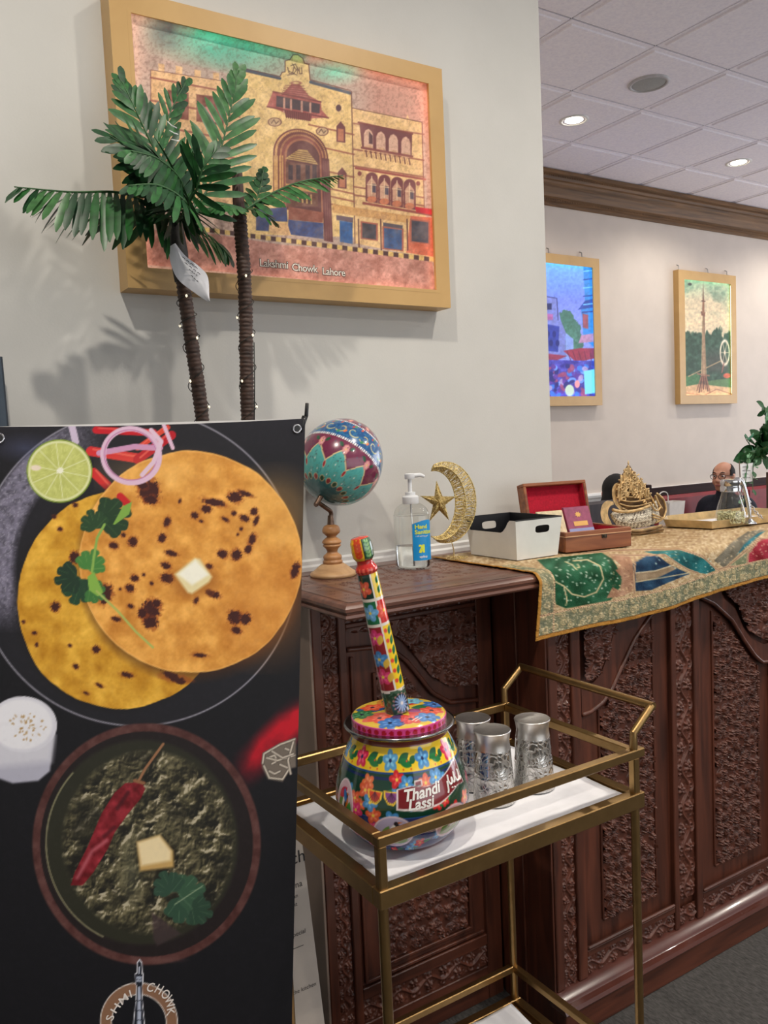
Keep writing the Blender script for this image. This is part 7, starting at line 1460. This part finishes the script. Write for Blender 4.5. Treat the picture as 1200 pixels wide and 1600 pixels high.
# chair and people
cx_, cy_ = at(935, 784, 3.32)[0], 3.36
ch = thing('dining_chair', 'dark high-backed dining chair behind the wooden box, with a person seated in it', 'chair', (cx_, cy_, 0))
zt_ = at(930, 784, 3.32)[2]
mk('backrest', cbox(cx_-.22, cx_+.22, cy_-.045, cy_-.005, .30, zt_, .015), M_cz, ch); mk('seat', cbox(cx_-.22, cx_+.22, cy_-.01, cy_+.42, .24, .29, .018), M_rv, ch)
for sx__ in (-.2, .2):
    for yy in (-.03, .39): mk('leg', bar((cx_+sx__, cy_+yy, 0), (cx_+sx__, cy_+yy, .25 if yy > 0 else .32), .035), M_cz, ch)
def ico(n=14):
    a = np.linspace(0, 2*PI, 2*n, endpoint=False); b = np.linspace(-PI/2, PI/2, n+1)[1:-1]; V = [(0, 0, -1)]+[(math.cos(q)*math.cos(p_), math.cos(q)*math.sin(p_), math.sin(q)) for q in b for p_ in a]+[(0, 0, 1)]; m = 2*n; F = [(0, 1+(k+1) % m, 1+k) for k in range(m)]
    for i in range(len(b)-1): F += [(1+i*m+k, 1+i*m+(k+1) % m, 1+(i+1)*m+(k+1) % m, 1+(i+1)*m+k) for k in range(m)]
    return np.array(V), F+[(len(V)-1, 1+(len(b)-1)*m+k, 1+(len(b)-1)*m+(k+1) % m) for k in range(m)]
ICO = ico()
class Fig:
    """figure frame: f forward, l to the figure's left, u up, origin at the head centre"""
    def __init__(s, c, f, hf=None): s.c = np.asarray(c, float); s.f = np.array([f[0], f[1], 0.0])/math.hypot(f[0], f[1]); s.u = np.array([0, 0, 1.0]); s.l = np.cross(s.u, s.f)
    def P(s, f, l, u): return s.c+s.f*f+s.l*l+s.u*u
    def ball(s, f, l, u, rf, rl, ru): V = ICO[0]; return s.P(f, l, u)+V[:, 0:1]*s.f*rf+V[:, 1:2]*s.l*rl+V[:, 2:3]*s.u*ru, ICO[1]
    def limb(s, pts, r): P = [s.P(*q) for q in pts]; L = [tube(smooth_prof(np.array(P), 4), np.interp(np.linspace(0, 1, 4*(len(P)-1)+1), np.linspace(0, 1, len(P)), r), 12)]; return L+[(P[k]+ICO[0]*r[k], ICO[1]) for k in (0, -1)]
def fuse(o, vox, sm_=6):
    r = o.modifiers.new('fuse', 'REMESH'); r.mode = 'VOXEL'; r.voxel_size = vox; r.use_smooth_shade = True; q = o.modifiers.new('soften', 'SMOOTH'); q.factor = .5; q.iterations = sm_
M_skin = plain('skin', S(196, 142, 116), .5, var=.05, scale=12, **{'Subsurface Weight': .08}); M_navy = plain('navy_knit', S(24, 28, 42), .9, var=.15, scale=120, bump=.3, bscale=260); M_hair = plain('black_hair', S(18, 16, 18), .85, var=.3, scale=120, stretch=(1, 1, .2)); M_trou = plain('dark_trousers', S(34, 34, 40), .85)
def hand(g, f, l, u, s):
    H = [g.ball(f, l, u, .045, .038, .018)]
    for k, ln in enumerate((.062, .070, .064, .050)): y = l+(k-1.5)*.019; H += g.limb([(f+.03, y, u), (f+.03+ln*.55, y, u+.004), (f+.03+ln, y, u-.012)], [.0092, .0085, .0072])
    return H+g.limb([(f-.01, l+s*.03, u), (f+.02, l+s*.052, u), (f+.045, l+s*.056, u-.006)], [.011, .010, .008])
def person(c, f, label, hair_long, top_mat):
    g = Fig(c, f); t_ = thing('person', label, 'person', tuple(g.P(-.05, 0, -c[2]+.0)*[1, 1, 0]))
    B = [g.ball(-.014, 0, .028, .095, .076, .088), g.ball(.020, 0, -.030, .070, .063, .084), g.ball(.046, 0, -.086, .038, .042, .028), g.ball(.074, 0, .030, .020, .052, .013), g.ball(.058, .036, -.034, .028, .026, .028), g.ball(.058, -.036, -.034, .028, .026, .028), g.ball(.080, 0, -.060, .016, .030, .018)]
    B += g.limb([(.086, 0, .022), (.100, 0, -.004), (.110, 0, -.026)], [.010, .012, .0155])+[g.ball(.098, .012, -.030, .010, .009, .008), g.ball(.098, -.012, -.030, .010, .009, .008)]
    for s in (1, -1): B += [g.ball(-.012, s*.078, -.006, .022, .009, .033), g.ball(-.016, s*.082, .006, .014, .009, .016)]
    B += g.limb([(-.022, 0, -.06), (-.035, 0, -.18)], [.056, .062])
    B += [g.ball(-.05, 0, -.30, .105, .155, .13), g.ball(-.05, 0, -.48, .105, .145, .16), g.ball(-.06, 0, -.62, .12, .16, .10)]
    hz = -.70
    for s in (1, -1):
        B += g.limb([(-.05, s*.155, -.22), (-.02, s*.205, -.42), (.16, s*.19, -.50), (.25, s*.17, -.46)], [.050, .042, .034, .026]); B += hand(g, .30, s*.165, -.455, -s)
        B += g.limb([(-.05, s*.09, hz+.04), (.36, s*.11, hz+.05), (.40, s*.11, hz-.02), (.38, s*.11, -c[2]+.09)], [.085, .060, .055, .040]); B += [g.ball(.44, s*.11, -c[2]+.045, .12, .045, .035)]
    o = mk('body', cat_(B), M_skin, t_, True); fuse(o, .0075)
    Sx = [g.ball(-.05, 0, -.29, .125, .185, .13), g.ball(-.05, 0, -.46, .130, .175, .20), g.ball(-.06, 0, -.62, .145, .185, .12)]+g.limb([(-.030, 0, -.135), (-.036, 0, -.20)], [.071, .088])
    for s in (1, -1): Sx += g.limb([(-.045, s*.10, -.205), (-.05, s*.168, -.235), (-.02, s*.215, -.42), (.16, s*.195, -.50), (.24, s*.172, -.465)], [.062, .068, .058, .048, .038])
    o = mk('jumper', cat_(Sx), top_mat, t_, True); fuse(o, .012, 10)
    Tx = [g.ball(-.06, 0, hz+.03, .15, .19, .10)]
    for s in (1, -1): Tx += g.limb([(-.05, s*.09, hz+.04), (.36, s*.11, hz+.05), (.405, s*.11, hz-.02), (.385, s*.11, -c[2]+.12)], [.10, .078, .074, .058])
    o = mk('trousers', cat_(Tx), M_trou, t_, True); fuse(o, .014, 8)
    if hair_long:
        Hx = [g.ball(-.024, 0, .034, .100, .088, .096), g.ball(-.055, 0, -.07, .075, .105, .14), g.ball(-.075, .02, -.19, .062, .135, .13), g.ball(-.07, .09, -.16, .05, .075, .12)]; o = mk('hair', cat_(Hx), M_hair, t_, True); fuse(o, .012, 10)
    else:
        V = ICO2[0]; Vh_ = g.P(-.014, 0, .028)+V[:, 0:1]*g.f*.099+V[:, 1:2]*g.l*.0805+V[:, 2:3]*g.u*.0915
        keep = lambda q: (q[0] < .42) and (q[2] < .80-.75*max(0, q[0]+.25)) and (q[2] > -.62+.5*max(0, q[0]+.45)) 
        Fh = [f_ for f_ in ICO2[1] if keep(V[list(f_)].mean(0))]; o = mk('hair', (Vh_, Fh), M_hair, t_, True); q = o.modifiers.new('thickness', 'SOLIDIFY'); q.thickness = .006
        for s in (1, -1): mk('eyebrow', tube([g.P(.090, s*.016, .033), g.P(.090, s*.034, .040), g.P(.078, s*.052, .034)], [.003, .004, .002], 6), M_hair, t_, True)
    for s in (1, -1):
        e = mk('eye', g.ball(.0745, s*.031, .010, .0135, .0145, .0085), plain('eye_white', S(216, 208, 202), .25), t_, True); mk('iris', g.ball(.0855, s*.031, .0095, .0040, .0062, .0062), plain('iris', S(36, 24, 20), .2), e, True)
    mk('lips', g.ball(.0935, 0, -.0605, .0085, .0235, .0075), plain('lips', S(164, 96, 88), .45), t_, True)
    return g, t_
ICO2 = ico(28)
hc = at(1130, 745, 4.08); fdir = -_R*.72-_F*.69
g, man = person(hc, fdir, 'person in a dark navy jumper and glasses, seated on the red booth bench', False, M_navy)
M_fr = plain('spectacle_frame', S(40, 26, 26), .3); gl = []
for s in (1, -1):
    rim = [g.P(.106-.010*abs(math.cos(a)+s*0)*0-.012*(abs(s*.034+.026*math.cos(a))/.06)**2, s*.034+.026*math.cos(a), .006+.0195*math.sin(a)) for a in np.linspace(0, 2*PI, 20, endpoint=False)]; gl.append(tube(rim, .0024, 6, True)); gl.append(tube([g.P(.094, s*.060, .012), g.P(.06, s*.076, .012), g.P(-.005, s*.083, .010)], .0022, 6))
gl.append(tube([g.P(.106, .009, .010), g.P(.109, 0, .013), g.P(.106, -.009, .010)], .0022, 6)); mk('glasses', cat_(gl), M_fr, man, True)
mk('collar_zip', tube([g.P(.045, .006, -.175), g.P(.070, .004, -.235), g.P(.078, 0, -.30)], .0022, 5), plain('zip_grey', S(120, 124, 130), .4, .5), man, True)
person(at(962, 772, 3.55), _F*.95+_R*.1, 'person with long black hair seen from behind, mostly hidden by the gold calligraphy sculpture', True, plain('black_top', S(22, 20, 26), .9))
